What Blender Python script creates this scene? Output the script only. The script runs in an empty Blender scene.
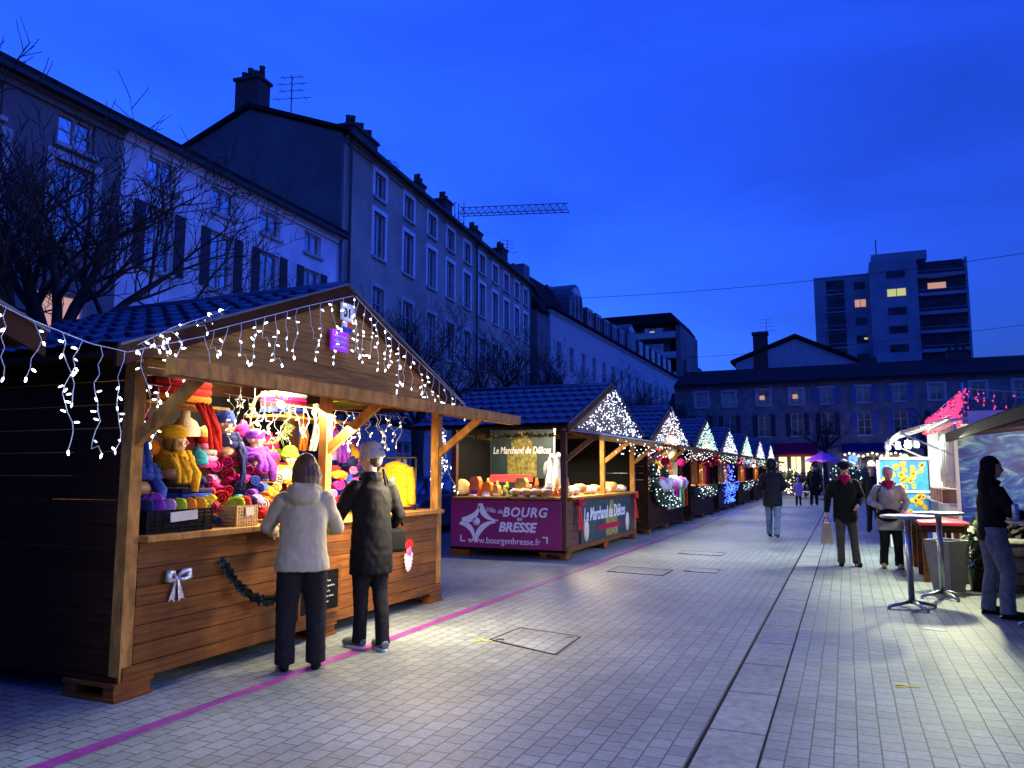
import bpy, bmesh, math, random
from mathutils import Vector, Matrix, noise
R = math.radians
random.seed(7)
sc = bpy.context.scene
COL = sc.collection

# ------------------------------------------------------------------ camera
cd = bpy.data.cameras.new('camera'); cam = bpy.data.objects.new('camera', cd); COL.objects.link(cam)
cd.sensor_width = 36; cd.lens = 770 / 1024 * 36; cd.clip_start = 0.1; cd.clip_end = 3000
CAMH = 1.55; PITCH = math.atan(88 / 770); YAW = R(23.3)
cam.location = (0, 0, CAMH); cam.rotation_euler = (R(90) + PITCH, 0, YAW)
sc.camera = cam

# ------------------------------------------------------------------ world: blue hour sky
SKY_STRENGTH = 0.1
w = bpy.data.worlds.new('World'); sc.world = w; w.use_nodes = True
nt = w.node_tree; nt.nodes.clear()
out = nt.nodes.new('ShaderNodeOutputWorld'); bg = nt.nodes.new('ShaderNodeBackground')
sky = nt.nodes.new('ShaderNodeTexSky'); sky.sky_type = 'NISHITA'; sky.sun_disc = False
sky.sun_elevation = R(-2.5); sky.sun_rotation = R(-75); sky.altitude = 200
sky.air_density = 1.0; sky.dust_density = 1.0; sky.ozone_density = 3.0
tint = nt.nodes.new('ShaderNodeMix'); tint.data_type = 'RGBA'; tint.blend_type = 'MULTIPLY'; tint.inputs[0].default_value = 1
SKY_TINT = (6.6, 21.0, 70, 1)
tc = nt.nodes.new('ShaderNodeTexCoord'); mp = nt.nodes.new('ShaderNodeMapping'); mp.inputs['Scale'].default_value = (1, 1, 3.2)
nz = nt.nodes.new('ShaderNodeTexNoise'); nz.inputs['Scale'].default_value = 1.9; nz.inputs['Detail'].default_value = 6; nz.inputs['Distortion'].default_value = .6
rp = nt.nodes.new('ShaderNodeMapRange'); rp.inputs[1].default_value = 0.3; rp.inputs[2].default_value = 0.7
rp.inputs[3].default_value = 0.76; rp.inputs[4].default_value = 1.28
cl = nt.nodes.new('ShaderNodeMix'); cl.data_type = 'RGBA'; cl.blend_type = 'MULTIPLY'; cl.inputs[0].default_value = 1
L = nt.links.new
L(sky.outputs[0], tint.inputs[6]); tint.inputs[7].default_value = SKY_TINT
L(tc.outputs['Generated'], mp.inputs[0]); L(mp.outputs[0], nz.inputs['Vector']); L(nz.outputs[0], rp.inputs[0])
L(tint.outputs[2], cl.inputs[6])
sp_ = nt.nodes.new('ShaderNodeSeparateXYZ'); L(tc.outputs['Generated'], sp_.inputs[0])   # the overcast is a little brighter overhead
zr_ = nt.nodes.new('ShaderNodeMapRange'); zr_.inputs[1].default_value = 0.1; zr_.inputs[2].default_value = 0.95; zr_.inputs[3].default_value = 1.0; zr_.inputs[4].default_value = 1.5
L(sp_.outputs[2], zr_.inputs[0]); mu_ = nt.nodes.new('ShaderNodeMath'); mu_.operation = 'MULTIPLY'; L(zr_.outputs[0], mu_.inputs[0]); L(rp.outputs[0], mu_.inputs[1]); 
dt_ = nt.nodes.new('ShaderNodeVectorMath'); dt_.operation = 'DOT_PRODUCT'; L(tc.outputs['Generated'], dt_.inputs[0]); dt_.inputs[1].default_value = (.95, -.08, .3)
br_ = nt.nodes.new('ShaderNodeMapRange'); br_.inputs[1].default_value = 0.35; br_.inputs[2].default_value = .95; br_.inputs[3].default_value = 1.0; br_.inputs[4].default_value = 3.4  # sky out of view on the right, brightened to light the facades
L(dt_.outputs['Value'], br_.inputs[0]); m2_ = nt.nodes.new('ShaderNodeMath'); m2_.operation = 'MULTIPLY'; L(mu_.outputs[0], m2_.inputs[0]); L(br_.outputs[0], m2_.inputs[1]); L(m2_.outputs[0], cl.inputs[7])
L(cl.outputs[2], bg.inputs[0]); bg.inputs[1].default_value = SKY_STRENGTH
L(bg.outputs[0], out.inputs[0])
# the sun is already down: only a trace of afterglow from the west
sl = bpy.data.lights.new('sun', 'SUN'); sl.energy = 0.03; sl.angle = R(20); sl.color = (0.5, 0.65, 1)
so = bpy.data.objects.new('sun', sl); COL.objects.link(so); so.rotation_euler = (R(60), 0, R(-75 + 180))
sc.view_settings.view_transform = 'Standard'; sc.view_settings.look = 'None'
sc.view_settings.exposure = 0.0; sc.view_settings.gamma = 1
sc.render.engine = 'CYCLES'
sc.cycles.use_denoising = True; sc.cycles.max_bounces = 5; sc.cycles.diffuse_bounces = 3; sc.cycles.glossy_bounces = 3
sc.cycles.sample_clamp_indirect = 3.0; sc.cycles.caustics_reflective = False; sc.cycles.caustics_refractive = False

def area_light(name, loc, target, size, energy, color, size_y=None, spread=None):
    l = bpy.data.lights.new(name, 'AREA'); l.energy = energy; l.color = color; l.size = size
    l.shape = 'RECTANGLE'; l.size_y = size_y or size
    if spread: l.spread = R(spread)
    o = bpy.data.objects.new(name, l); COL.objects.link(o); o.location = loc
    d = Vector(target) - Vector(loc); o.rotation_euler = d.to_track_quat('-Z', 'Y').to_euler()
    return o
def point_light(name, loc, energy, color, r=0.08):
    l = bpy.data.lights.new(name, 'POINT'); l.energy = energy; l.color = color; l.shadow_soft_size = r
    o = bpy.data.objects.new(name, l); COL.objects.link(o); o.location = loc; return o

# ------------------------------------------------------------------ helpers
OFF = {}
def ray(px, py):
    x = (px - 512) / 770; y = (384 - py) / 770
    f = math.cos(PITCH) - y * math.sin(PITCH); u = math.sin(PITCH) + y * math.cos(PITCH)
    return Vector((x * math.cos(YAW) - f * math.sin(YAW), x * math.sin(YAW) + f * math.cos(YAW), u))
def atX(px, py, x0):
    r = ray(px, py); t = x0 / r.x; return Vector((x0, r.y * t, CAMH + r.z * t))
def atY(px, py, y0):
    r = ray(px, py); t = y0 / r.y; return Vector((r.x * t, y0, CAMH + r.z * t))

def tag(o, label=None, cat=None, group=None, kind=None):
    if label: o['label'] = label
    if cat: o['category'] = cat
    if group: o['group'] = group
    if kind: o['kind'] = kind
    return o
def thing(name, loc, label, cat, group=None, rz=0):
    o = bpy.data.objects.new(name, None); COL.objects.link(o); o.location = loc; o.rotation_euler = (0, 0, rz)
    o.empty_display_size = 0.2
    OFF[o] = Vector(loc)
    return tag(o, label, cat, group)

class MB:
    def __init__(s): s.v = []; s.f = []; s.m = []; s.sm = []; s.T = None
    def _a(s, vs, fs, m=0, smooth=False):
        b = len(s.v)
        if s.T: vs = [s.T @ Vector(p) for p in vs]
        s.v.extend([tuple(p) for p in vs])
        for f in fs: s.f.append([b + i for i in f]); s.m.append(m); s.sm.append(smooth)
        return s
    def box(s, c, d, rz=0, rx=0, ry=0, m=0):
        M = Matrix.Translation(c) @ Matrix.Rotation(rz, 4, 'Z') @ Matrix.Rotation(ry, 4, 'Y') @ Matrix.Rotation(rx, 4, 'X')
        h = [x / 2 for x in d]
        vs = [M @ Vector((i * h[0], j * h[1], k * h[2])) for k in (-1, 1) for j in (-1, 1) for i in (-1, 1)]
        return s._a(vs, [(0, 2, 3, 1), (4, 5, 7, 6), (0, 1, 5, 4), (2, 6, 7, 3), (0, 4, 6, 2), (1, 3, 7, 5)], m)
    def b2(s, lo, hi, m=0):
        return s.box([(a + b) / 2 for a, b in zip(lo, hi)], [abs(b - a) for a, b in zip(lo, hi)], m=m)
    def beam(s, p0, p1, w, h, m=0, up=(0, 0, 1)):
        p0 = Vector(p0); p1 = Vector(p1); d = (p1 - p0).normalized(); u = Vector(up)
        if abs(d.dot(u)) > .99: u = Vector((1, 0, 0))
        a = d.cross(u).normalized() * w / 2; b = a.cross(d).normalized() * h / 2
        vs = [p + i * a + j * b for p in (p0, p1) for i, j in ((-1, -1), (1, -1), (1, 1), (-1, 1))]
        return s._a(vs, [(0, 1, 2, 3), (4, 7, 6, 5), (0, 4, 5, 1), (1, 5, 6, 2), (2, 6, 7, 3), (3, 7, 4, 0)], m)
    def quad(s, a, b, c, d, m=0): return s._a([a, b, c, d], [(0, 1, 2, 3)], m)
    def poly(s, pts, m=0): return s._a(pts, [tuple(range(len(pts)))], m)
    def prism(s, pts, off, m=0):
        n = len(pts); off = Vector(off); vs = [Vector(p) for p in pts] + [Vector(p) + off for p in pts]
        fs = [tuple(range(n - 1, -1, -1)), tuple(range(n, 2 * n))] + [(i, (i + 1) % n, n + (i + 1) % n, n + i) for i in range(n)]
        return s._a(vs, fs, m)
    def tube(s, pts, r, n=6, m=0, smooth=True, cap=True):
        pts = [Vector(p) for p in pts]; k = len(pts)
        if not isinstance(r, (list, tuple)): r = [r] * k
        vs = []; prev = None
        for i, p in enumerate(pts):
            d = (pts[min(i + 1, k - 1)] - pts[max(i - 1, 0)])
            if d.length < 1e-9: d = Vector((0, 0, 1))
            d.normalize()
            if prev is None:
                a = d.orthogonal().normalized()
            else:
                a = prev - d * prev.dot(d)
                a = a.normalized() if a.length > 1e-6 else d.orthogonal().normalized()
            prev = a; b = d.cross(a)
            for j in range(n):
                t = 2 * math.pi * j / n; vs.append(p + (a * math.cos(t) + b * math.sin(t)) * r[i])
        fs = [(i * n + j, i * n + (j + 1) % n, (i + 1) * n + (j + 1) % n, (i + 1) * n + j) for i in range(k - 1) for j in range(n)]
        if cap: fs += [tuple(range(n - 1, -1, -1)), tuple(range((k - 1) * n, k * n))]
        return s._a(vs, fs, m, smooth)
    def lathe(s, c, prof, n=16, m=0, ax='Z', smooth=True, sx=1, sy=1):
        vs = []; k = len(prof)
        for (r, z) in prof:
            for j in range(n):
                t = 2 * math.pi * j / n; p = (r * math.cos(t) * sx, r * math.sin(t) * sy, z)
                if ax == 'X': p = (p[2], p[0], p[1])
                elif ax == 'Y': p = (p[0], p[2], p[1])
                vs.append(Vector(c) + Vector(p))
        fs = [(i * n + j, i * n + (j + 1) % n, (i + 1) * n + (j + 1) % n, (i + 1) * n + j) for i in range(k - 1) for j in range(n)]
        fs += [tuple(range(n - 1, -1, -1)), tuple(range((k - 1) * n, k * n))]
        return s._a(vs, fs, m, smooth)
    def ball(s, c, r, n=10, k=7, m=0, sc_=(1, 1, 1), jit=0):
        vs = []; c = Vector(c)
        for i in range(k + 1):
            t = math.pi * i / k
            for j in range(n):
                a = 2 * math.pi * j / n; q = r * (1 + (random.uniform(-jit, jit) if 0 < i < k else 0))
                vs.append(c + Vector((math.sin(t) * math.cos(a) * q * sc_[0], math.sin(t) * math.sin(a) * q * sc_[1], math.cos(t) * q * sc_[2])))
        fs = [(i * n + j, (i + 1) * n + j, (i + 1) * n + (j + 1) % n, i * n + (j + 1) % n) for i in range(k) for j in range(n)]
        return s._a(vs, fs, m, True)
    def mesh(s, name, mats, off=Vector((0, 0, 0))):
        me = bpy.data.meshes.new(name)
        me.from_pydata([(v[0] - off[0], v[1] - off[1], v[2] - off[2]) for v in s.v], [], s.f)
        if not isinstance(mats, (list, tuple)): mats = [mats]
        for q in mats: me.materials.append(q)
        me.polygons.foreach_set('material_index', [min(x, len(mats) - 1) for x in s.m])
        me.polygons.foreach_set('use_smooth', s.sm)
        me.update(); return me
    def build(s, name, mats, parent=None, local=False, bevel=0):
        if parent is not None:
            off = Vector((0, 0, 0)) if local else OFF[parent]
        else:
            xs = [v[0] for v in s.v]; ys = [v[1] for v in s.v]; zs = [v[2] for v in s.v]
            off = Vector(((min(xs) + max(xs)) / 2, (min(ys) + max(ys)) / 2, min(zs)))
        o = bpy.data.objects.new(name, s.mesh(name, mats, off)); COL.objects.link(o)
        if parent is not None: o.parent = parent; OFF[o] = OFF.get(parent, Vector((0, 0, 0)))
        else: o.location = off; OFF[o] = off
        if bevel:
            b = o.modifiers.new('bevel', 'BEVEL'); b.width = bevel; b.segments = 2; b.limit_method = 'ANGLE'
        return o

def children(o): return [c for c in bpy.data.objects if c.parent == o]
def copy_tree(o, parent=None, cmap=None):
    if cmap is None:
        cmap = {}
        for q in bpy.data.objects:
            if q.parent: cmap.setdefault(q.parent, []).append(q)
    c = o.copy(); COL.objects.link(c)
    if parent is not None: c.parent = parent
    for ch in cmap.get(o, []): copy_tree(ch, c, cmap)
    return c

# ------------------------------------------------------------------ materials
def N(t, k, **kw):
    n = t.nodes.new(k)
    for a, b in kw.items(): setattr(n, a, b)
    return n
def mat(name, col, rough=0.6, metal=0, var=0.18, scale=6, bump=0, spec=0.5, stretch=None, island=0, dirt=0, sheen=0):
    m = bpy.data.materials.new(name); m.use_nodes = True; t = m.node_tree; b = t.nodes['Principled BSDF']
    b.inputs['Roughness'].default_value = rough; b.inputs['Metallic'].default_value = metal
    b.inputs['Specular IOR Level'].default_value = spec
    if sheen: b.inputs['Sheen Weight'].default_value = sheen
    tc = N(t, 'ShaderNodeTexCoord'); mp = N(t, 'ShaderNodeMapping'); mp.inputs['Scale'].default_value = stretch or (1, 1, 1)
    nz = N(t, 'ShaderNodeTexNoise'); nz.inputs['Scale'].default_value = scale; nz.inputs['Detail'].default_value = 5
    t.links.new(tc.outputs['Object'], mp.inputs[0]); t.links.new(mp.outputs[0], nz.inputs['Vector'])
    mr = N(t, 'ShaderNodeMapRange'); mr.inputs[1].default_value = 0.3; mr.inputs[2].default_value = 0.7
    mr.inputs[3].default_value = 1 - var; mr.inputs[4].default_value = 1 + var
    t.links.new(nz.outputs[0], mr.inputs[0])
    fac = mr.outputs[0]
    if island:
        g = N(t, 'ShaderNodeNewGeometry'); r2 = N(t, 'ShaderNodeMapRange'); r2.inputs[3].default_value = 1 - island; r2.inputs[4].default_value = 1 + island
        t.links.new(g.outputs['Random Per Island'], r2.inputs[0])
        mm = N(t, 'ShaderNodeMath', operation='MULTIPLY'); t.links.new(fac, mm.inputs[0]); t.links.new(r2.outputs[0], mm.inputs[1]); fac = mm.outputs[0]
    if dirt:
        n2 = N(t, 'ShaderNodeTexNoise'); n2.inputs['Scale'].default_value = dirt; n2.inputs['Detail'].default_value = 6; n2.inputs['Roughness'].default_value = .7
        t.links.new(tc.outputs['Object'], n2.inputs['Vector'])
        r3 = N(t, 'ShaderNodeMapRange'); r3.inputs[1].default_value = .4; r3.inputs[2].default_value = .62; r3.inputs[3].default_value = .72; r3.inputs[4].default_value = 1.05
        t.links.new(n2.outputs[0], r3.inputs[0])
        mm = N(t, 'ShaderNodeMath', operation='MULTIPLY'); t.links.new(fac, mm.inputs[0]); t.links.new(r3.outputs[0], mm.inputs[1]); fac = mm.outputs[0]
    mx = N(t, 'ShaderNodeVectorMath', operation='SCALE'); mx.inputs[0].default_value = col[:3]
    t.links.new(fac, mx.inputs['Scale']); t.links.new(mx.outputs[0], b.inputs['Base Color'])
    if bump:
        bp = N(t, 'ShaderNodeBump'); bp.inputs['Strength'].default_value = bump; bp.inputs['Distance'].default_value = 0.01
        t.links.new(nz.outputs[0], bp.inputs['Height']); t.links.new(bp.outputs[0], b.inputs['Normal'])
    return m
def emit(name, col, s, sample=True):
    m = bpy.data.materials.new(name); m.use_nodes = True; b = m.node_tree.nodes['Principled BSDF']
    b.inputs['Base Color'].default_value = (*col, 1); b.inputs['Emission Color'].default_value = (*col, 1)
    b.inputs['Emission Strength'].default_value = s; b.inputs['Roughness'].default_value = .4
    m.cycles.emission_sampling = 'AUTO' if sample else 'NONE'
    return m
def glass(name, col=(0.34, 0.37, 0.40), rough=.08):
    return mat(name, col, rough, .9, .45, .9, 0, 1.0)

M = {}
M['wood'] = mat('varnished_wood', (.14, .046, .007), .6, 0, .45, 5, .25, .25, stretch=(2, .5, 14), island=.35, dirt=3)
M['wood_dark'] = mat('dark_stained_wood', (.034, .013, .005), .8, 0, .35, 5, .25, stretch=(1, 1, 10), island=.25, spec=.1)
M['wood_gable'] = mat('gable_boards', (.17, .088, .024), .75, 0, .45, 5, .2, .2, stretch=(2, .6, 12), island=.25)
M['wood_light'] = mat('raw_pine', (.36, .17, .036), .7, 0, .4, 6, .2, .25, stretch=(3, 3, 1), island=.2, dirt=4)
M['wood_brown'] = mat('brown_bargeboard', (.040, .016, .008), .8, 0, .3, 6, .2, .12)
M['tile_roof'] = mat('glazed_metal_roof_tiles', (.07, .08, .13), .45, .75, .25, 4, 0, spec=.9)
M['black'] = mat('black_cloth', (.005, .005, .006), .8, 0, .3, 12, .3, .1)
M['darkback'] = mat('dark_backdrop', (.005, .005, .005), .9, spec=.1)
M['steel'] = mat('brushed_steel', (.42, .43, .45), .33, 1, .08, 20)
M['tabletop'] = mat('worn_table_laminate', (.33, .33, .31), .35, .3, .1, 9)
M['white'] = mat('white_paint', (.75, .75, .74), .5, 0, .05)
M['wire'] = mat('white_cable', (.75, .78, .8), .5, 0, .05)
M['purple'] = mat('purple_vinyl', (.23, .006, .10), .5, 0, .08, 2)
M['lettering'] = mat('pale_lettering', (.72, .74, .80), .5, 0, .02)
M['bulb'] = emit('white_led', (.86, .95, 1), 16); M['bulb_mid'] = emit('white_led_mid', (.86, .95, 1), 5); M['bulb_dim'] = emit('white_led_dim', (.86, .92, 1), 1.2, False)
M['bulb_far'] = emit('white_led_curtain', (.78, .90, 1), 2.6, False)
M['bulb_green'] = emit('greenish_led_curtain', (.60, 1, .78), 2.4, False)
M['bulb_blue'] = emit('blue_led', (.05, .12, 1), 5, False)
M['bulb_red'] = emit('red_led', (1, .035, .11), 2.2, False)
M['bulb_warm'] = emit('warm_led', (1, .75, .4), 5, False)
M['tube'] = emit('lamp_tube', (1, .93, .78), 9, False)
M['tube_cool'] = emit('cool_lamp_tube', (.9, 1, .95), 10, False)
M['glass'] = glass('dark_window_glass')
M['stone'] = mat('pale_stone', (.42, .42, .40), .8, 0, .12, 3, .2)
M['render_white'] = mat('white_render', (.80, .80, .80), .85, 0, .08, .8, .1, dirt=.35)
M['render_grey'] = mat('grey_beige_render', (.42, .36, .28), .85, 0, .1, .8, .1, dirt=.3)
M['render_brown'] = mat('brown_grey_render', (.17, .16, .155), .85, 0, .12, .8, .1, dirt=.3)
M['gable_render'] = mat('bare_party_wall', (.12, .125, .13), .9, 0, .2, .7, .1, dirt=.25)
M['roof_dark'] = mat('dark_roof_tiles', (.02, .019, .02), .9, 0, .3, 3, .3, .08)
M['zinc'] = mat('zinc_sheet', (.10, .11, .13), .45, .3, .2, 2)
M['shutter'] = mat('grey_shutter', (.03, .033, .042), .7); M['concrete'] = mat('blue_grey_concrete', (.27, .29, .34), .85, 0, .1, .3, .1, dirt=.2); M['surround'] = mat('white_surround', (.70, .70, .70), .7)
M['shutter_blue'] = mat('blue_shutter', (.10, .14, .26), .7)
M['joinery'] = mat('white_joinery', (.50, .50, .49), .6)
M['brick'] = mat('chimney_brick', (.06, .045, .04), .9, 0, .35, 8, .3)
M['skin'] = mat('skin', (.52, .29, .20), .5, 0, .08, 20)
M['skin_pale'] = mat('mannequin_skin', (.62, .38, .26), .4, 0, .05, 20)
M['bark'] = mat('dark_bark', (.022, .020, .018), .9, 0, .3, 20, .4)
M['leaf'] = mat('conifer_green', (.03, .075, .025), .7, 0, .4, 14, .2, island=.4)
M['litwin'] = emit('lit_window_warm', (1, .50, .25), .55, False)
M['litwin_y'] = emit('lit_window_yellow', (.80, .75, .18), .7, False)
M['shop_y'] = emit('lit_shop_window', (1, .82, .42), 1.3, False)
def cloth(name, col, sheen=0): return mat(name, col, .9, 0, .28, 45, .9, .12)
CL = {k: cloth('wool_' + k, v) for k, v in dict(red=(.62, .03, .03), magenta=(.55, .02, .20), pink=(.75, .18, .38), blue=(.03, .06, .38), navy=(.015, .02, .09),
      purple=(.16, .03, .36), mustard=(.62, .33, .02), yellow=(.72, .58, .04), orange=(.70, .20, .02), green=(.28, .45, .03), teal=(.02, .22, .32),
      grey=(.22, .21, .21), cream=(.62, .55, .42), brown=(.20, .11, .05), white=(.75, .74, .72), lilac=(.34, .22, .50), black=(.012, .012, .014), crimson=(.32, .01, .05), gold=(.62, .40, .10)).items()}

# ------------------------------------------------------------------ lights of the place (stall lamps, and some unseen ones added)
WARM = (1, .70, .36); NEUT = (1, .90, .72); COOL = (.80, 1, .92)
area_light('stall_lamp', (-4.85, 6.2, 2.24), (-5.45, 6.2, 1.1), .2, 400, (1, .82, .52), size_y=3.9)
area_light('stall_lamp', (-4.30, 7.3, 2.12), (-3.8, 7.6, 0), .15, 82, (1, .74, .40), size_y=1.8)
area_light('stall_lamp', (-5.6, 15.6, 2.3), (-5.5, 15.4, 1.0), .3, 420, (1, .80, .50), size_y=3)
area_light('stall_lamp', (-5.7, 13.35, 2.25), (-5.7, 13.9, 1.2), 1.6, 70, (1, .85, .6), size_y=.2)
area_light('offscreen_lamp', (2.5, 6.8, 2.0), (.9, 5.6, 0), .5, 100, (.98, 1, .74), size_y=1.6, spread=130)
area_light('offscreen_lamp', (1.9, 3.8, 1.9), (-4.2, 5.6, 1.55), .4, 48, (1, .84, .56), size_y=1.2, spread=110)  # unseen lamp added to light the shoppers' backs and the chalet front
area_light('paving_lamp', (-4.15, 1.4, 2.35), (-1.7, 1.6, 0), .3, 70, (.86, 1, .88), size_y=2.2)  # unseen lamp that brightens the left foreground paving
area_light('flood_lamp', (1.40, 12.4, 2.0), (1.3, 11.6, 0), .12, 95, (.98, 1, .60), spread=150)
area_light('mural_fill_light', (2.8, 11.6, 2.05), (2.6, 13.8, 1.3), .8, 45, (1, .86, .62), size_y=.2)  # unseen light added to brighten the mural and the shelter's roof boards
area_light('kiosk_lamp', (1.45, 15.9, 2.22), (.6, 15.4, 0), .4, 330, (.88, 1, .78), size_y=3.6)
area_light('kiosk_lamp', (2.3, 16, 2.35), (2.2, 16, 1.0), .4, 480, (.97, 1, .88), size_y=3.4)
area_light('kiosk_lamp', (1.1, 16.9, 2.1), (1.1, 18.2, 1.2), .6, 26, (.95, 1, .9), size_y=.2)

# ================================================================== SETTING
def paving_mat(name, c1, c2, mortar, bw, rh, msz=.006, rough=.5):
    m = bpy.data.materials.new(name); m.use_nodes = True; t = m.node_tree; b = t.nodes['Principled BSDF']
    tc = N(t, 'ShaderNodeTexCoord'); mp = N(t, 'ShaderNodeMapping'); mp.inputs['Rotation'].default_value = (0, 0, R(90))
    wob = N(t, 'ShaderNodeTexNoise'); wob.inputs['Scale'].default_value = 1.3
    ws = N(t, 'ShaderNodeVectorMath', operation='SCALE'); ws.inputs['Scale'].default_value = .014
    wa = N(t, 'ShaderNodeVectorMath', operation='ADD')
    t.links.new(tc.outputs['Object'], mp.inputs[0]); t.links.new(tc.outputs['Object'], wob.inputs['Vector'])
    t.links.new(wob.outputs['Color'], ws.inputs[0]); t.links.new(mp.outputs[0], wa.inputs[0]); t.links.new(ws.outputs[0], wa.inputs[1])
    br = N(t, 'ShaderNodeTexBrick'); t.links.new(wa.outputs[0], br.inputs['Vector'])
    br.inputs['Color1'].default_value = (*c1, 1); br.inputs['Color2'].default_value = (*c2, 1); br.inputs['Mortar'].default_value = (*mortar, 1)
    br.inputs['Scale'].default_value = 1; br.inputs['Mortar Size'].default_value = msz; br.inputs['Mortar Smooth'].default_value = .3
    br.inputs['Brick Width'].default_value = bw; br.inputs['Row Height'].default_value = rh; br.offset = .5
    n1 = N(t, 'ShaderNodeTexNoise'); n1.inputs['Scale'].default_value = .55; n1.inputs['Detail'].default_value = 7; n1.inputs['Roughness'].default_value = .65
    t.links.new(tc.outputs['Object'], n1.inputs['Vector'])
    r1 = N(t, 'ShaderNodeMapRange'); r1.inputs[1].default_value = .35; r1.inputs[2].default_value = .65; r1.inputs[3].default_value = .60; r1.inputs[4].default_value = 1.18
    t.links.new(n1.outputs[0], r1.inputs[0])
    n2 = N(t, 'ShaderNodeTexNoise'); n2.inputs['Scale'].default_value = 28; n2.inputs['Detail'].default_value = 6; n2.inputs['Roughness'].default_value = .7
    t.links.new(tc.outputs['Object'], n2.inputs['Vector'])
    r2 = N(t, 'ShaderNodeMapRange'); r2.inputs[1].default_value = .3; r2.inputs[2].default_value = .7; r2.inputs[3].default_value = .72; r2.inputs[4].default_value = 1.2
    t.links.new(n2.outputs[0], r2.inputs[0])
    n3 = N(t, 'ShaderNodeTexVoronoi'); n3.inputs['Scale'].default_value = 2.3; n3.inputs['Randomness'].default_value = 1
    t.links.new(tc.outputs['Object'], n3.inputs['Vector'])
    r3 = N(t, 'ShaderNodeMapRange'); r3.inputs[1].default_value = .02; r3.inputs[2].default_value = .05; r3.inputs[3].default_value = .5; r3.inputs[4].default_value = 1
    t.links.new(n3.outputs['Distance'], r3.inputs[0])
    mm = N(t, 'ShaderNodeMath', operation='MULTIPLY'); t.links.new(r1.outputs[0], mm.inputs[0]); t.links.new(r2.outputs[0], mm.inputs[1])
    m3 = N(t, 'ShaderNodeMath', operation='MULTIPLY'); t.links.new(mm.outputs[0], m3.inputs[0]); t.links.new(r3.outputs[0], m3.inputs[1])
    sc_ = N(t, 'ShaderNodeVectorMath', operation='SCALE'); t.links.new(br.outputs['Color'], sc_.inputs[0]); t.links.new(m3.outputs[0], sc_.inputs['Scale'])
    t.links.new(sc_.outputs[0], b.inputs['Base Color'])
    rr = N(t, 'ShaderNodeMapRange'); rr.inputs[3].default_value = rough - .12; rr.inputs[4].default_value = rough + .2
    t.links.new(n1.outputs[0], rr.inputs[0]); t.links.new(rr.outputs[0], b.inputs['Roughness'])
    h = N(t, 'ShaderNodeMath', operation='MULTIPLY_ADD'); h.inputs[1].default_value = -1.0
    h2 = N(t, 'ShaderNodeMath', operation='MULTIPLY'); h2.inputs[1].default_value = .35; t.links.new(n2.outputs[0], h2.inputs[0])
    t.links.new(br.outputs['Fac'], h.inputs[0]); t.links.new(h2.outputs[0], h.inputs[2])
    bp = N(t, 'ShaderNodeBump'); bp.inputs['Strength'].default_value = .55; bp.inputs['Distance'].default_value = .006
    t.links.new(h.outputs[0], bp.inputs['Height']); t.links.new(bp.outputs[0], b.inputs['Normal'])
    return m
M['setts'] = paving_mat('granite_setts', (.225, .262, .262), (.17, .202, .205), (.032, .033, .032), .155, .122, .005, .5)
M['slab'] = mat('granite_slab', (.20, .228, .225), .55, 0, .3, 14, .3, dirt=.9)
M['asphalt'] = mat('asphalt', (.05, .05, .052), .8, 0, .25, 30, .3)
M['iron'] = mat('cast_iron', (.03, .03, .032), .45, .6, .3, 20)
M['paint_purple'] = mat('purple_road_paint', (.24, .025, .22), .55, 0, .3, 14, .2, dirt=5)
M['paint_yellow'] = mat('yellow_survey_paint', (.65, .55, .05), .7, 0, .3, 9)

g = MB(); g.quad((-400, -200, 0), (400, -200, 0), (400, 900, 0), (-400, 900, 0)); tag(g.build('ground', M['setts']), kind='structure')
g = MB(); g.b2((-14.0, -60, .0), (-9.4, 300, .004)); tag(g.build('road', M['asphalt']), kind='structure')
g = MB()
y = -2.0
while y < 60:
    g.b2((-.83, y + .006, .0), (-.505, y + .86, .005)); y += .87
tag(g.build('paved_channel', M['slab']), kind='structure')
g = MB(); g.b2((-.852, -2, 0), (-.834, 60, .0045)); g.b2((-.503, -2, 0), (-.495, 60, .0045))
tag(g.build('drain_slot', M['black']), kind='structure')
g = MB(); y = -1.0
while y < 46:
    j = lambda: random.uniform(-.008, .008)
    g.b2((-4.03 + j(), y, 0), (-3.93 + j(), y + .49, .004)); y += .494
tag(g.build('painted_line', M['paint_purple']), kind='structure')

def manhole(pts, label, w=.022):
    c = sum((Vector((*p, 0)) for p in pts), Vector()) / len(pts)
    r = thing('manhole_cover', (c.x, c.y, 0), label, 'manhole cover', 'manhole covers set in the paving')
    f = MB()
    for i in range(len(pts)):
        f.beam((*pts[i], .003), (*pts[(i + 1) % len(pts)], .003), w, .008 + i * .0006)
    f.build('frame', M['iron'], r)
    p2 = [c + (Vector((*p, 0)) - c) * .97 for p in pts]
    l = MB(); l.prism([(p.x, p.y, 0) for p in p2], (0, 0, .005)); l.build('lid', M['setts'], r)
    h = MB()
    for i in (0, 2):
        q = c + (Vector((*pts[i], 0)) - c) * .78; h.box((q.x, q.y, .006), (.07, .05, .004), rz=.4)
    h.build('lifting_plate', M['iron'], r)
manhole([(-3.10, 6.69), (-3.06, 7.31), (-2.38, 7.15), (-2.35, 6.38)], 'square paved manhole cover with dark rim in the foreground setts')
manhole([(-3.5, 11.9), (-3.5, 12.6), (-2.6, 12.5), (-2.6, 11.75)], 'dark rimmed square manhole cover in front of the purple stall banner')
manhole([(-2.4, 12.4), (-2.4, 12.9), (-1.9, 12.85), (-1.9, 12.35)], 'smaller dark rimmed manhole cover nearer the middle of the street')
manhole([(-3.0, 15.0), (-3.0, 15.6), (-2.2, 15.5), (-2.2, 14.95)], 'far rectangular manhole cover beside the third stall')
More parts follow.
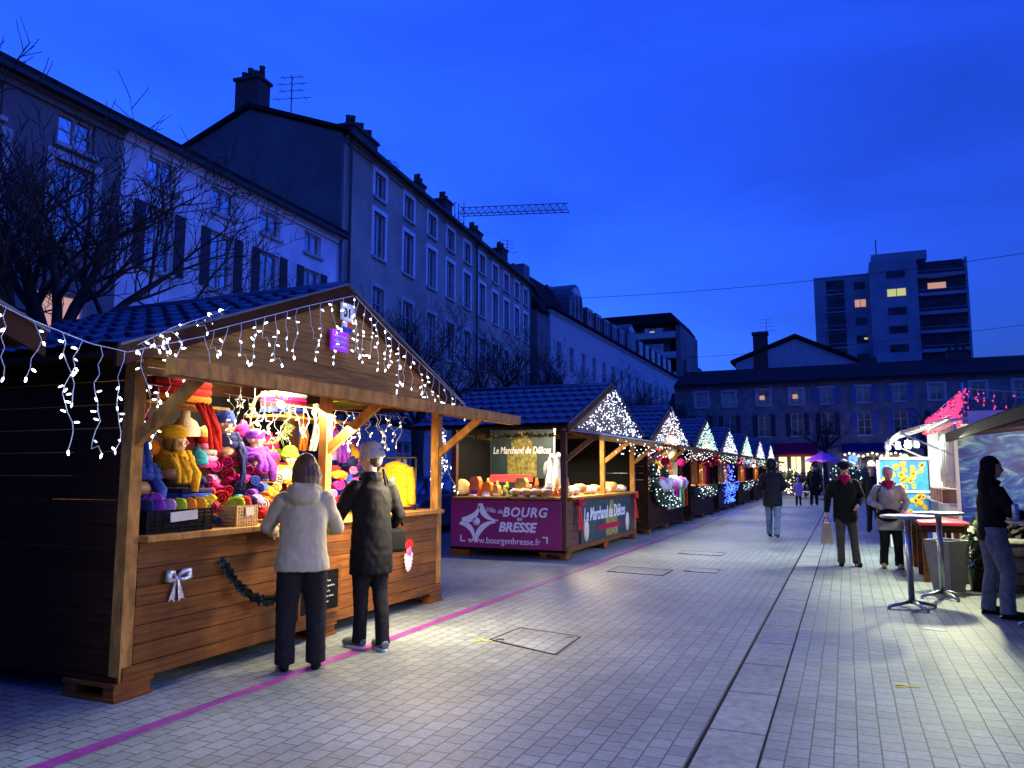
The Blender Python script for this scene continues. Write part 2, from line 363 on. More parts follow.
for (x, yy, lab) in ((-3.22, 6.62, 'yellow paint smudge beside the foreground manhole cover'), (.27, 6.45, 'small yellow arrow sprayed on the right hand setts')):
    s = MB(); s.quad((x, yy, .004), (x + .16, yy + .03, .004), (x + .16, yy + .05, .004), (x, yy + .035, .004))
    s.quad((x, yy - .03, .004), (x + .06, yy - .02, .004), (x + .05, yy + .08, .004), (x, yy + .06, .004))
    tag(s.build('paint_mark', M['paint_yellow']), lab, 'paint mark')
s = MB(); s.prism([(.62, 8.86, 0.0), (.82, 8.80, 0), (.84, 8.87, 0), (.66, 8.94, 0)], (0, 0, .004)); tag(s.build('paper_scrap', M['white']), 'white paper scrap lying on the setts below the tall table', 'litter')

# ================================================================== BUILDINGS
class Fac:
    """local frame of a facade: s runs along it, q outward (towards the square), z up"""
    def __init__(s, o, ang): s.o = Vector((o[0], o[1], 0)); s.d = Vector((-math.sin(ang), math.cos(ang), 0)); s.n = Vector((math.cos(ang), math.sin(ang), 0))
    def __call__(s, a, q, z): return s.o + s.d * a + s.n * q + Vector((0, 0, z))
    def box(s, mb, a0, a1, q0, q1, z0, z1, m=0):
        vs = [s(a, q, z) for z in (z0, z1) for q in (q0, q1) for a in (a0, a1)]
        mb._a(vs, [(0, 2, 3, 1), (4, 5, 7, 6), (0, 1, 5, 4), (2, 6, 7, 3), (0, 4, 6, 2), (1, 3, 7, 5)], m)
def wall_openings(F, mb, a0, a1, z0, z1, rects, q=0, reveal=.2):
    A = sorted({a0, a1, *[r[0] for r in rects], *[r[1] for r in rects]}); Z = sorted({z0, z1, *[r[2] for r in rects], *[r[3] for r in rects]})
    for i in range(len(A) - 1):
        for j in range(len(Z) - 1):
            ca = (A[i] + A[i + 1]) / 2; cz = (Z[j] + Z[j + 1]) / 2
            if any(r[0] < ca < r[1] and r[2] < cz < r[3] for r in rects): continue
            mb.quad(F(A[i], q, Z[j]), F(A[i + 1], q, Z[j]), F(A[i + 1], q, Z[j + 1]), F(A[i], q, Z[j + 1]))
    for (l, r, b, t) in rects:
        for p in ((l, b, l, t), (r, t, r, b), (l, t, r, t), (r, b, l, b)):
            mb.quad(F(p[0], q, p[1]), F(p[2], q, p[3]), F(p[2], q - reveal, p[3]), F(p[0], q - reveal, p[1]))
def window(F, par, r, q=0, frame='joinery', pane='glass', surround=None, shutters=None, bars=1, rails=(.5,), sill=True, reveal=.16):
    l, rr, b, t = r; w_ = rr - l; h = t - b
    f = MB(); fw = .07
    F.box(f, l, l + fw, q - reveal, q - reveal + .06, b, t); F.box(f, rr - fw, rr, q - reveal, q - reveal + .06, b, t)
    F.box(f, l + fw, rr - fw, q - reveal, q - reveal + .06, b, b + fw); F.box(f, l + fw, rr - fw, q - reveal, q - reveal + .06, t - fw, t)
    for k in range(bars): c = l + w_ * (k + 1) / (bars + 1); F.box(f, c - .035, c + .035, q - reveal + .002, q - reveal + .062, b + fw, t - fw)
    for z in rails: c = b + h * z; F.box(f, l + fw, rr - fw, q - reveal + .004, q - reveal + .045, c - .018, c + .018)
    wo = f.build('window', M[frame], par)
    p = MB(); p.quad(F(l, q - reveal + .02, b), F(rr, q - reveal + .02, b), F(rr, q - reveal + .02, t), F(l, q - reveal + .02, t)); p.build('pane', M[pane], wo)
    if sill:
        s = MB(); F.box(s, l - .08, rr + .08, q - .05, q + .1, b - .1, b); s.build('sill', M['stone'], wo)
    if surround:
        s = MB(); e = .2
        F.box(s, l - e, l, q + .003, q + .035, b, t); F.box(s, rr, rr + e, q + .003, q + .035, b, t); F.box(s, l - e, rr + e, q + .003, q + .045, t, t + e)
        s.build('surround', M[surround], wo)
    if shutters:
        sw_ = .36 if shutters == 'shutter' else .5
        for sx in (l - w_ * sw_ - .02, rr + .02):
            s = MB(); F.box(s, sx, sx + w_ * sw_, q + .01, q + .05, b, t)
            for k in range(int(h / .12)): F.box(s, sx + .05, sx + w_ * sw_ - .05, q + .05, q + .06, b + .06 + k * .12, b + .12 + k * .12)
            s.build('shutter', M[shutters], wo)
def chimney(c, d, h, par, pots=4, rz=0, name='chimney'):
    b = MB(); b.box((c[0], c[1], c[2] + h / 2), (d[0], d[1], h), rz=rz); b.box((c[0], c[1], c[2] + h + .06), (d[0] + .16, d[1] + .16, .12), rz=rz)
    o = b.build(name, M['brick'], par)
    p = MB(); mx = max(d[0], d[1])
    for k in range(pots):
        t = (k - (pots - 1) / 2) * mx / pots; v = Matrix.Rotation(rz, 3, 'Z') @ (Vector((t, 0, 0)) if d[0] >= d[1] else Vector((0, t, 0)))
        p.lathe((c[0] + v.x, c[1] + v.y, c[2] + h + .12), [(.13, 0), (.11, .35 + .15 * (k % 2)), (.14, .42 + .15 * (k % 2))], 8)
    p.build('chimney_pot', M['brick'], o)
def antenna(p, h, label, rz=0):
    a = MB(); x, y_, z = p; a.tube([(x, y_, z), (x, y_, z + h)], .025, 5)
    for k, (zz, ln) in enumerate(((.98, .55), (.86, .7), (.74, .6), (.6, .9))):
        a.tube([(x - ln * math.cos(rz), y_ - ln * math.sin(rz), z + h * zz), (x + ln * math.cos(rz), y_ + ln * math.sin(rz), z + h * zz)], .014, 4)
        for j in (-1, 0, 1):
            cx = x + j * ln * .7 * math.cos(rz); cy = y_ + j * ln * .7 * math.sin(rz)
            a.tube([(cx + .2 * math.sin(rz), cy - .2 * math.cos(rz), z + h * zz), (cx - .2 * math.sin(rz), cy + .2 * math.cos(rz), z + h * zz)], .01, 4)
    tag(a.build('television_antenna', M['iron']), label, 'antenna', 'antennas on the roofs')

# --- white rendered house at the left, and its browner neighbour
A25 = R(2.5); FW = Fac((-16.2 * math.cos(A25), -16.2 * math.sin(A25)), A25)
def pitched(F, par, a0, a1, ze, q_e=.5, depth=9, rise=2.6, mt='roof_dark', th=.18, name='roof', back=True):
    r = MB(); qm = -depth / 2
    pr = [(q_e, ze), (q_e, ze + th), (qm, ze + rise + th), (-depth - .4, ze + th), (-depth - .4, ze), (qm, ze + rise)]
    r.prism([F(a0, q, z) for q, z in pr], F.d * (a1 - a0)); o = r.build(name, M[mt], par)
    e = MB(); F.box(e, a0, a1, q_e - .12, q_e + .06, ze - .10, ze + .02); e.build('gutter', M['iron'], par)
    return o
def house(F, name, label, a0, a1, ze, depth, wallm, wins, rise=2.6, cat='building', corn=True, gables=True, rooff=True):
    r = thing(name, F((a0 + a1) / 2, 0, 0), label, cat)
    wl = MB(); wall_openings(F, wl, a0, a1, 0, ze, [x[0] for x in wins])
    for a in (a0, a1): wl.quad(F(a, 0, 0), F(a, -depth, 0), F(a, -depth, ze), F(a, 0, ze))
    if gables:
        for a in (a0, a1): wl.poly([F(a, -.0, ze), F(a, -depth, ze), F(a, -depth / 2, ze + rise - .02)])
    wl.quad(F(a0, -depth, 0), F(a1, -depth, 0), F(a1, -depth, ze), F(a0, -depth, ze)); wl.build('wall', M[wallm], r)
    if corn:
        c = MB(); F.box(c, a0, a1, .003, .16, ze - .16, ze - .03); F.box(c, a0, a1, .003, .08, ze - .30, ze - .162); c.build('cornice', M[wallm], r)
    for x in wins: window(F, r, x[0], **x[1])
    if rooff: pitched(F, r, a0, a1, ze, .32, depth, rise)
    return r
wins = []
for a in (15.62, 18.02, 20.23, 22.55):
    wins.append(((a - .5, a + .5, 9.28, 10.04), dict(rails=())))
    wins.append(((a - .5, a + .5, 6.95, 8.7), dict(shutters='shutter', rails=(.5,))))
    wins.append(((a - .5, a + .5, 3.9, 5.6), dict(shutters='shutter', rails=(.34, .67))))
    wins.append(((a - .6, a + .6, .2, 2.5), dict(rails=(.7,))))
hw = house(FW, 'white_house', 'white rendered townhouse with shuttered windows behind the bare plane tree', 14.3, 24.35, 10.42, 9, 'render_white', wins, rise=1.5)
dp = MB(); dp.tube([FW(24.15, .12, 0), FW(24.15, .12, 10.3)], .06, 6); dp.build('downpipe', M['zinc'], hw)
wins = []
for a in (10.6, 12.95):
    wins.append(((a - .5, a + .5, 9.3, 10.1), dict(rails=(.5,))))
    wins.append(((a - .55, a + .55, 6.9, 8.9), dict(rails=(.34, .67), surround='stone')))
wins.append(((12.1, 13.5, 4.6, 5.75), dict(pane='litwin', rails=())))
wins.append(((9.9, 11.3, 4.6, 5.75), dict(pane='glass', rails=())))
for a in (6.2, 8.4):
    wins.append(((a - .5, a + .5, 6.9, 8.8), dict(rails=(.34, .67)))); wins.append(((a - .5, a + .5, 9.3, 10.1), dict()))
hb = house(FW, 'brown_house', 'brown grey rendered townhouse at the left edge with one lit window', 2, 14.28, 10.40, 9, 'render_brown', wins, rise=1.5)
# --- grey row with bare party wall
A59 = R(5.9); FG = Fac((-15 * math.cos(A59), -15 * math.sin(A59)), A59)
wins = []
cols = [28.84, 31.76, 34.47, 36.95, 39.42, 41.92, 44.33, 46.6, 48.9, 51.0]
for a in cols:
    wins.append(((a - .5, a + .5, 13.2, 14.3), dict(surround='surround', rails=(), sill=True)))
    wins.append(((a - .52, a + .52, 10.6, 12.55), dict(surround='surround', rails=())))
    wins.append(((a - .52, a + .52, 7.3, 9.3), dict(surround='stone', rails=(.34, .67))))
    wins.append(((a - .52, a + .52, 4.2, 6.1), dict(surround='stone', rails=(.34, .67), pane='glass')))
    if int(a) % 2: wins.append(((a - .8, a + .8, .3, 2.9), dict(rails=(.8,), pane='glass')))
wins[5][1]['pane'] = 'litdim' if False else 'glass'
hg = house(FG, 'grey_townhouse', 'long grey beige townhouse row with white window surrounds and bare gable end', 25.8, 52.2, 14.8, 9.6, 'render_grey', wins, gables=False, rooff=False)
# party wall and its roof: ridge nearer the square than the back eave
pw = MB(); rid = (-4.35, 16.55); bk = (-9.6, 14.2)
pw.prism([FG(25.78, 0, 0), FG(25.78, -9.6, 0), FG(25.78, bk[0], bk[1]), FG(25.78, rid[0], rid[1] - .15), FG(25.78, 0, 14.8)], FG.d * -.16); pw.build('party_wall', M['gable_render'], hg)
rf = MB(); pr = [(.32, 14.82), (.32, 14.95), (rid[0], rid[1] + .1), (bk[0] - .3, bk[1] + .05), (bk[0] - .3, bk[1] - .1), (rid[0], rid[1] - .08)]
rf.prism([FG(25.5, q, z) for q, z in pr], FG.d * 26.8); rf.build('roof', M['roof_dark'], hg)
gt = MB(); FG.box(gt, 25.6, 52.2, .30, .44, 14.70, 14.84); gt.build('gutter', M['iron'], hg)
for a in (26.1, 40.7, 51.9): dp = MB(); dp.tube([FG(a, .14, 0), FG(a, .14, 14.6), FG(a, .4, 14.85)], .06, 6); dp.build('downpipe', M['zinc'], hg)
c = FG(26.3, -4.75, 15.9); chimney(c, (1.15, .8), 2.0, hg, 4, A59)
c = FG(29.6, -1.5, 15.2); chimney(c, (.7, 2.3), 1.35, hg, 6, A59)
c = FG(38.0, -2.4, 16.2); chimney(c, (.5, .9), 1.2, hg, 3, A59)
c = FG(41.2, -2.2, 16); chimney(c, (.7, 1.1), 1.5, hg, 3, A59)
c = FG(47.5, -2.6, 16); chimney(c, (.7, 1.5), 1.6, hg, 4, A59)
antenna(FG(28.0, -4, 16.4), 2.6, 'tall television antenna above the bare gable end', .3)
antenna(FG(34.0, -2.2, 16.0), 1.3, 'small bushy television antenna midway along the grey roof', 1.2)
antenna(FW(10.9, -3.5, 12.6), 1.6, 'television antenna poking above the roof of the leftmost house', .5)

# --- mansard building
FM = Fac((-20.3, 0), 0)
wins = []
a = 56.5
while a < 104:
    for z in (9.6, 6.2, 2.9): wins.append(((a - .55, a + .55, z, z + 2.1), dict(rails=(.6,), frame='joinery', sill=False)))
    a += 3.1
hm = house(FM, 'mansard_building', 'pale stone building with dark mansard roof and arched dormers beyond the grey row', 54.6, 106, 14.0, 12, 'stone', wins, corn=True, gables=False, rooff=False)
rf = MB(); pr = [(.35, 14.02), (.35, 14.2), (-.5, 14.25), (-1.9, 16.9), (-6, 17.9), (-12, 14.1)]
rf.prism([FM(54.6, q, z) for q, z in pr], FM.d * 51.4); rf.build('roof', M['roof_dark'], hm)
def dormer(a, w_, z0, z1, arch):
    d = MB()
    if arch:
        prof = [(-w_ / 2, z0), (w_ / 2, z0)] + [(w_ / 2 * math.cos(math.pi * k / 8), z1 - w_ * .5 + w_ * .55 * math.sin(math.pi * k / 8)) for k in range(9)]
        big = [((x) * 1.22, z0 + (z - z0) * 1.09) for x, z in prof]
    else:
        prof = [(-w_ / 2, z0), (w_ / 2, z0), (w_ / 2, z1), (-w_ / 2, z1)]; big = [(x * 1.22, z0 + (z - z0) * 1.1) for x, z in prof]
    d.prism([FM(a + x, -.25, z) for x, z in big], FM.n * -2.4); do = d.build('dormer', M['zinc'], hm)
    f = MB(); f.prism([FM(a + x, -.18, z) for x, z in prof], FM.n * -.1)
    f.build('dormer_window', M['joinery'], do)
    p = MB(); n_ = 3 if arch else 2
    for k in range(n_):
        x0 = -w_ / 2 + w_ * k / n_ + .08; x1 = -w_ / 2 + w_ * (k + 1) / n_ - .08
        p.quad(FM(a + x0, -.17, z0 + .12), FM(a + x1, -.17, z0 + .12), FM(a + x1, -.17, z1 - (.45 if arch else .12)), FM(a + x0, -.17, z1 - (.45 if arch else .12)))
    p.build('pane', M['glass'], do)
dormer(61.6, 3.0, 14.35, 17.1, True); dormer(80.2, 3.0, 14.35, 17.0, True)
for a in (65.5, 68.2, 70.9, 73.6, 76.3, 84.2, 87.2, 90.2, 93.2, 96.5, 99.5): dormer(a, 1.5, 14.35, 16.0, False)
for a in (58.0, 66): chimney(FM(a, -4.5, 17.2), (.7, 1.4), 1.0, hm, 4)
# dark low-pitched house wedged between (its side dormer shows)
hd = thing('narrow_house', FM(52, -2, 0), 'narrow dark roofed house wedged between the grey row and the mansard building', 'building')
w2 = MB(); w2.b2((-28, 52.6, 0), (-20.6, 54.5, 13.6)); w2.build('wall', M['render_brown'], hd)
rf = MB(); rf.prism([(-20.3, 52.6, 13.6), (-20.6, 52.6, 14.2), (-24, 52.6, 18.0), (-28.2, 52.6, 14), (-28.2, 52.6, 13.6)], (0, 1.95, 0)); rf.build('roof', M['roof_dark'], hd)
dm = MB(); dm.b2((-23.4, 51.4, 15.0), (-21.2, 52.58, 16.9)); dm.build('dormer', M['zinc'], hd)
chimney((-24, 53.4, 17.6), (.8, 1.1), 1.1, hd, 4)
antenna((-24.3, 55.5, 17.8), 2.4, 'television antenna above the narrow dark roof', .9)

# --- modern block with slab balconies behind
mbk = thing('modern_block', (-27, 112, 0), 'modern block with wide flat roof and slab balconies behind the mansard roof', 'building')
q = MB(); q.b2((-33, 113.5, 0), (-23.2, 126, 24)); q.build('wall', M['render_brown'], mbk)
q = MB(); q.prism([(-33.5, 111.6, 23.4), (-21.6, 111.6, 23.4), (-22.6, 111.6, 24.9), (-33.5, 111.6, 24.9)], (0, 15, 0)); q.build('roof', M['roof_dark'], mbk)
q = MB(); q.b2((-22.0, 111.8, 0), (-21.3, 126, 22.9)); q.b2((-21.29, 113, 0), (-20.7, 126, 18)); q.build('fin_wall', M['render_brown'], mbk)
for z in (12.2, 15.2, 18.2, 21.2):
    s = MB(); s.b2((-33, 111.7, z), (-22.02, 113.48, z + .22)); s.b2((-33, 111.72, z + .22), (-22.02, 111.78, z + .9)); s.build('balcony', M['stone'], mbk)
    s = MB(); s.b2((-31, 113.44, z + .3), (-28.5, 113.49, z + 2.4)); s.build('window', M['glass'], mbk); s = MB(); s.b2((-27, 113.44, z + .3), (-24.2, 113.49, z + 2.4)); s.build('window', M['glass'], mbk)
s = MB(); s.b2((-26.2, 113.40, 21.9), (-25.5, 113.43, 22.6)); s.build('lit_window', M['litwin_y'], mbk)

# --- building closing the street
M['terrace_stone'] = mat('dark_terrace_stone', (.21, .21, .20), .85, 0, .3, 1.5, .2, dirt=.5)  # darker than the pale stone, with random mottling
class FacY(Fac):
    def __init__(s, o): s.o = Vector((o[0], o[1], 0)); s.d = Vector((1, 0, 0)); s.n = Vector((0, -1, 0))
FC = FacY((0, 70)); wins = []
xs = [-11.6, -9.2, -6.3, -3.6, -1.2, 1.6, 4.3, 7.0, 9.9, 12.8, 15.7, 18.5, 21.3]
for i, x in enumerate(xs):
    wins.append(((x - .5, x + .5, 7.3, 8.6), dict(shutters='shutter_blue' if 4 <= i <= 6 else None, pane='glass', rails=(.5,), surround='stone')))
    wins.append(((x - .52, x + .52, 4.6, 6.5), dict(shutters='shutter_blue' if i in (5, 6, 8) else 'shutter', rails=(.34, .67))))
wins.append(((-5.3, -4.5, .7, 2.9), dict(pane='shop_y', rails=(), bars=0))); wins.append(((-4.3, -3.4, .7, 2.9), dict(pane='shop_y', rails=(.45,), bars=1))); wins.append(((-3.2, -2.5, .7, 2.9), dict(pane='shop_y', rails=(), bars=0)))
wins.append(((.1, 4.2, .3, 2.9), dict(pane='glass', rails=(), bars=3)))
hc = house(FC, 'closing_terrace', 'long stone terrace with blue shutters and shop fronts closing the street', -14, 30, 9.2, 11, 'terrace_stone', wins, rise=1.9)
for (x, lab) in ((-6.3, 1), (-3.6, 1)):
    s = MB(); s.b2((x - .3, 69.86, 7.8), (x + .1, 69.9, 8.15)); s.build('lit_window', M['litwin'] if lab else 0, hc)
aw = MB(); aw.prism([(-5.6, 69.98, 4.0), (-5.6, 69.2, 3.1), (-5.6, 69.2, 2.95), (-5.6, 69.98, 2.95)], (3.5, 0, 0)); aw.build('awning', M['crim'] if 'crim' in M else CL['crimson'], hc)
aw = MB(); aw.prism([(-.2, 69.98, 3.9), (-.2, 69.1, 3.2), (-.2, 69.1, 3.1), (-.2, 69.98, 3.1)], (5, 0, 0)); aw.build('awning', CL['navy'], hc)
lt = MB()
for k in range(14): lt.ball((-.0 + k * .34, 69.0, 2.95 + .12 * math.sin(k * 1.3)), .085, 6, 4)
tag(lt.build('garland_lights', M['bulb_warm']), 'row of warm festoon bulbs under the dark cafe awning at the street end', 'string lights')
lt = MB(); lt.ball((.6, 68.8, 2.6), .35, 12, 8); tag(lt.build('paper_lantern', M['bulb_blue']), 'round blue lantern hanging by the cafe at the street end', 'lantern')
lt = MB(); lt.ball((4.35, 68.8, 2.5), .38, 12, 8, sc_=(1, 1, 1.3)); tag(lt.build('paper_lantern', M['shop_y']), 'yellow lantern at the right end of the cafe front', 'lantern')
point_light('cafe_lamp', (2, 68.3, 2.2), 50, WARM, .3); point_light('shop_lamp', (-3.6, 68.6, 2.0), 40, WARM, .3)
chimney((9.2, 75, 9.8), (1.6, .8), 2.0, hc, 3)
# --- gabled house behind it
hh = thing('gabled_house', (-4, 82, 0), 'broad gabled house with tall chimney rising behind the closing terrace', 'building')
q = MB(); q.prism([(-10.0, 82, 0), (1.6, 82, 0), (1.6, 82, 12.2), (-4.1, 82, 14.95), (-10.0, 82, 12.8)], (0, 10, 0)); q.build('wall', M['stone'], hh)
q = MB(); q.prism([(-10.5, 81.7, 12.75), (-4.1, 81.7, 15.1), (2.0, 81.7, 12.1), (2.0, 81.7, 12.4), (-4.1, 81.7, 15.45), (-10.5, 81.7, 13.05)], (0, 10.6, 0)); q.build('roof', M['roof_dark'], hh)
q = MB(); q.b2((-8.2, 81.9, 9), (-6.8, 82.8, 15.6)); q.b2((-8.3, 81.8, 15.6), (-6.7, 82.9, 15.9)); q.build('chimney', M['brick'], hh)
q = MB(); q.b2((1.62, 80.8, 9), (3.2, 82, 12.5)); q.build('chimney', M['brick'], hh)
antenna((-7, 84, 14.4), 3.2, 'television antenna above the gabled house chimney', .1); antenna((-1.2, 83, 14), 2.0, 'short television antenna right of the gable peak', .1)
# --- tower block
tb = thing('tower_block', (8, 133, 0), 'blue grey tower block with stacked balconies and three lit windows', 'building')
q = MB(); q.b2((-3.5, 135, 0), (4.9, 150, 33.6)); q.b2((4.9, 133, 0), (11.6, 150, 34.9)); q.b2((11.6, 134.4, 0), (18.2, 150, 34.2)); q.b2((18.21, 133.2, 0), (18.5, 150, 34.4)); q.build('wall', M['concrete'], tb)
q = MB(); q.b2((5.3, 134, 34.9), (13.2, 146, 36.3)); q.build('plant_room', M['concrete'], tb)
M['tower_glass'] = mat('dark_tower_glass', (.03, .035, .05), .2, .5, .6, .6)
zz = [31.9 - 2.95 * k for k in range(9)]
for k, z in enumerate(zz):
    s = MB(); s.b2((11.65, 133.1, z - .22), (18.2, 134.38, z)); s.build('balcony', M['concrete'], tb)
    s = MB(); s.b2((11.65, 133.1, z + .002), (18.2, 133.16, z + .28)); s.b2((11.65, 133.12, z + .75), (18.2, 133.16, z + .83)); s.build('railing', M['concrete'], tb)
    s = MB(); s.b2((11.66, 133.18, z + .02), (18.18, 133.2, z + .75)); s.b2((11.9, 134.32, z + .1), (18.0, 134.38, z + 2.5)); s.build('glazing', M['tower_glass'], tb)
    s = MB(); s.b2((-1.6, 134.3, z - 1.6), (1.1, 134.98, z - 1.4)); s.b2((-1.6, 134.3, z - .85), (1.1, 134.36, z - .77)); s.build('balcony', M['concrete'], tb)
    s = MB(); s.b2((-1.6, 134.93, z - 1.38), (1.1, 134.98, z + 1.0)); s.build('glazing', M['tower_glass'], tb)
    s = MB(); s.b2((7.3, 132.93, z + .1), (9.9, 132.99, z + 1.25)); s.build('window', M['litwin_y'] if k == 1 else M['tower_glass'], tb)
    s = MB(); s.b2((2.6, 134.93, z - .8), (4.2, 134.99, z + .4)); s.build('window', M['litwin'] if k == 1 else M['tower_glass'], tb)
    if k in (1,): s = MB(); s.b2((8.55, 132.90, z + .1), (8.65, 132.928, z + 1.25)); s.b2((3.35, 134.90, z - .8), (3.43, 134.928, z + .4)); s.build('mullion', M['concrete'], tb)
s = MB(); s.b2((13.1, 134.24, zz[1] + .85), (15.6, 134.3, zz[1] + 2.0)); s.build('lit_window', M['litwin'], tb)
s = MB(); s.b2((3.7, 134.85, zz[3] - .3), (4.2, 134.9, zz[3] + .0)); s.build('lit_window', M['litwin_y'], tb)
q = MB(); q.tube([(6.2, 137, 36.3), (6.2, 137, 39.6)], .09, 5); q.build('mast', M['iron'], tb)
for i, (x, yb, wd, h) in enumerate(((24, 100, 16, 8.5), (44, 110, 20, 9), (-17, 96, 9, 9))):
    FX = FacY((x, yb)); ww = []
    for k in range(int(wd / 3)): a = -wd / 2 + 1.6 + 3 * k; ww.append(((a - .5, a + .5, 4.5, 6.2), dict(rails=(.5,))))
    house(FX, 'distant_house', ['low dark distant house right of the tower block', 'distant dark house at the right edge of the roofline', 'distant dark house where the left row ends'][i], -wd / 2, wd / 2, h, 9, 'render_brown', ww)
# --- crane
cr = thing('tower_crane', (-66, 130, 0), 'blue grey tower crane jib reaching over the grey row roofs', 'crane')
def lattice(mb, p0, p1, wd, n):
    p0 = Vector(p0); p1 = Vector(p1); d = p1 - p0; u = Vector((0, 0, 1)) if abs(d.normalized().z) < .9 else Vector((1, 0, 0)); v = d.cross(u).normalized() * wd / 2; u = u * wd
    for a in (u * .5, v - u * .5, -v - u * .5): mb.tube([p0 + a, p1 + a], .09, 4)
    for k in range(n):
        a = p0 + d * k / n; b = p0 + d * (k + .5) / n; c = p0 + d * (k + 1) / n
        for s in (v, -v): mb.tube([a + s - u * .5, b + u * .5, c + s - u * .5], .055, 4)
j = MB(); lattice(j, (-67, 130, 52.2), (-44.8, 130, 49.0 + 1.0), 1.5, 16); j.build('jib', M['zinc'], cr)
j = MB(); lattice(j, (-67, 130, 0), (-67, 130, 54), 1.6, 20); j.build('mast', M['zinc'], cr)
# --- wires
def cable(p0, p1, sag, label, r=.02):
    p0 = Vector(p0); p1 = Vector(p1); c = MB()
    c.tube([p0.lerp(p1, t / 24) - Vector((0, 0, sag * 4 * (t / 24) * (1 - t / 24))) for t in range(25)], r, 4)
    tag(c.build('overhead_cable', M['iron']), label, 'cable', 'cables crossing the sky')
cable(FM(57, .1, 15.3), tuple(atY(1090, 243, 60)), .6, 'upper thin cable crossing the sky from the roofs to the right', .022)
cable(FM(88, .1, 14.6), tuple(atY(1090, 316, 75)), .5, 'lower thin cable crossing the sky in front of the tower block', .022)

# ================================================================== TREES
def bare_tree(loc, label, seed, h_trunk=2.6, spread=4.0, top=7.4, limbs=6, depth=5, twig=.9, group='bare plane trees along the square', r0=.17):
    rnd = random.Random(seed); loc = Vector(loc)
    t = thing('plane_tree', loc, label, 'tree', group)
    tr = MB(); hd = loc + Vector((0, 0, h_trunk))
    tr.tube([loc + Vector((0, 0, 0)), loc + Vector((.03, .02, h_trunk * .3)), loc + Vector((-.03, .03, h_trunk * .7)), hd, hd + Vector((0, 0, .25))], [r0 * 1.35, r0 * 1.05, r0, r0 * 1.2, r0 * .8], 10)
    tr.build('trunk', M['bark'], t)
    cr = MB()
    def grow(p, d, ln, r, lv):
        n = (3, 4, 5, 5, 5)[min(lv, 4)]; pts = [p]; rs = [r]; q = p.copy(); dd = d.copy()
        for k in range(n):
            w_ = .26 if lv > 1 else .16
            dd = (dd + Vector((rnd.uniform(-w_, w_), rnd.uniform(-w_, w_), rnd.uniform(-.06, .22 if lv < 3 else .12)))).normalized()
            q = q + dd * ln / n; pts.append(q.copy()); rs.append(r * (1 - .5 * (k + 1) / n))
            if lv > 0 and (k >= 1 or lv == 3):
                for _ in range(1 + (rnd.random() < .2) - (lv <= 2 and rnd.random() < .38)):
                    a = dd.orthogonal().normalized(); a = Matrix.Rotation(rnd.uniform(0, 6.28), 3, dd) @ a
                    nd = (dd * rnd.uniform(.45, 1) + a * rnd.uniform(.55, 1.0) + Vector((0, 0, .22))).normalized()
                    grow(q, nd, ln * rnd.uniform(.48, .72), max(rs[-1] * .6, twr), lv - 1)
        rs[-1] = max(twr * .7, rs[-1] * .6)
        cr.tube(pts, rs, 5 if r > .04 else 3, cap=False)
    twr = .007
    for i in range(limbs):
        a = 6.283 * i / limbs + rnd.uniform(-.3, .3); el = rnd.uniform(.2, .95) if i % 3 else rnd.uniform(.95, 1.3)
        d = Vector((math.cos(a) * math.cos(el), math.sin(a) * math.cos(el), math.sin(el)))
        ln = math.sqrt((spread * math.cos(el)) ** 2 + ((top - h_trunk) * math.sin(el)) ** 2) * .50
        grow(hd - Vector((0, 0, .1 * rnd.random())), d, ln, r0 * .50, depth - 1)
    cr.build('crown', M['bark'], t)
    return t
bare_tree((-10.2, 7.3, 0), 'large bare plane tree at the far left behind the first chalet roof', 3, 3.2, 4.4, 6.9, 10, 5, r0=.17)
ta = bare_tree((-11.4, 14.8, 0), 'bare tree just left of the near chalet gable peak', 5, 2.9, 3.4, 6.6, 7, 5)
tb2 = bare_tree((-11.2, 19.2, 0), 'bare tree behind the right slope of the near chalet', 11, 2.8, 3.5, 6.8, 7, 5)
lab = ['bare tree in front of the middle of the grey row', 'bare tree above the purple bannered stall roof', 'bare tree beyond the second stall roof', 'bare tree in front of the mansard building', 'bare tree near the far end of the left row', 'last bare tree of the left row before the street end']
for i, (x, y) in enumerate(((-11.6, 25), (-11.4, 31.5), (-11.3, 38), (-11.4, 45), (-11.2, 53), (-11, 61))):
    c = copy_tree(ta if i % 2 else tb2); c.location = (x, y, 0); c.rotation_euler.z = 1.3 * i + .7; c.scale = (1.1, 1.1, 1.08 + .05 * (i % 2)); c['label'] = lab[i]
tc_ = bare_tree((-1.3, 58, 0), 'bare pollarded tree behind the purple parasol at the street end', 21, 3.0, 3.4, 7.0, 7, 4, twig=.5, group='bare trees in front of the closing terrace')
for (x, y, s, l) in ((5.2, 60, 1.0, 'bare pollarded tree in front of the blue shuttered terrace, right of the cafe'), (-8.5, 60, .95, 'bare tree before the left end of the closing terrace'), (11, 62, 1.1, 'bare tree above the red lit kiosk')):
    c = copy_tree(tc_); c.location = (x, y, 0); c.rotation_euler.z = x; c.scale = (s, s, s); c['label'] = l
for (x, y, s, l) in ((22, 88, 1.9, 'distant bare treetop at the right edge of the skyline'), (-13, 78, 1.4, 'distant bare tree at the left end of the closing terrace roof')):
    c = copy_tree(tc_); c.location = (x, y, 0); c.rotation_euler.z = 2; c.scale = (s, s, s); c['label'] = l; c['group'] = 'distant bare trees'

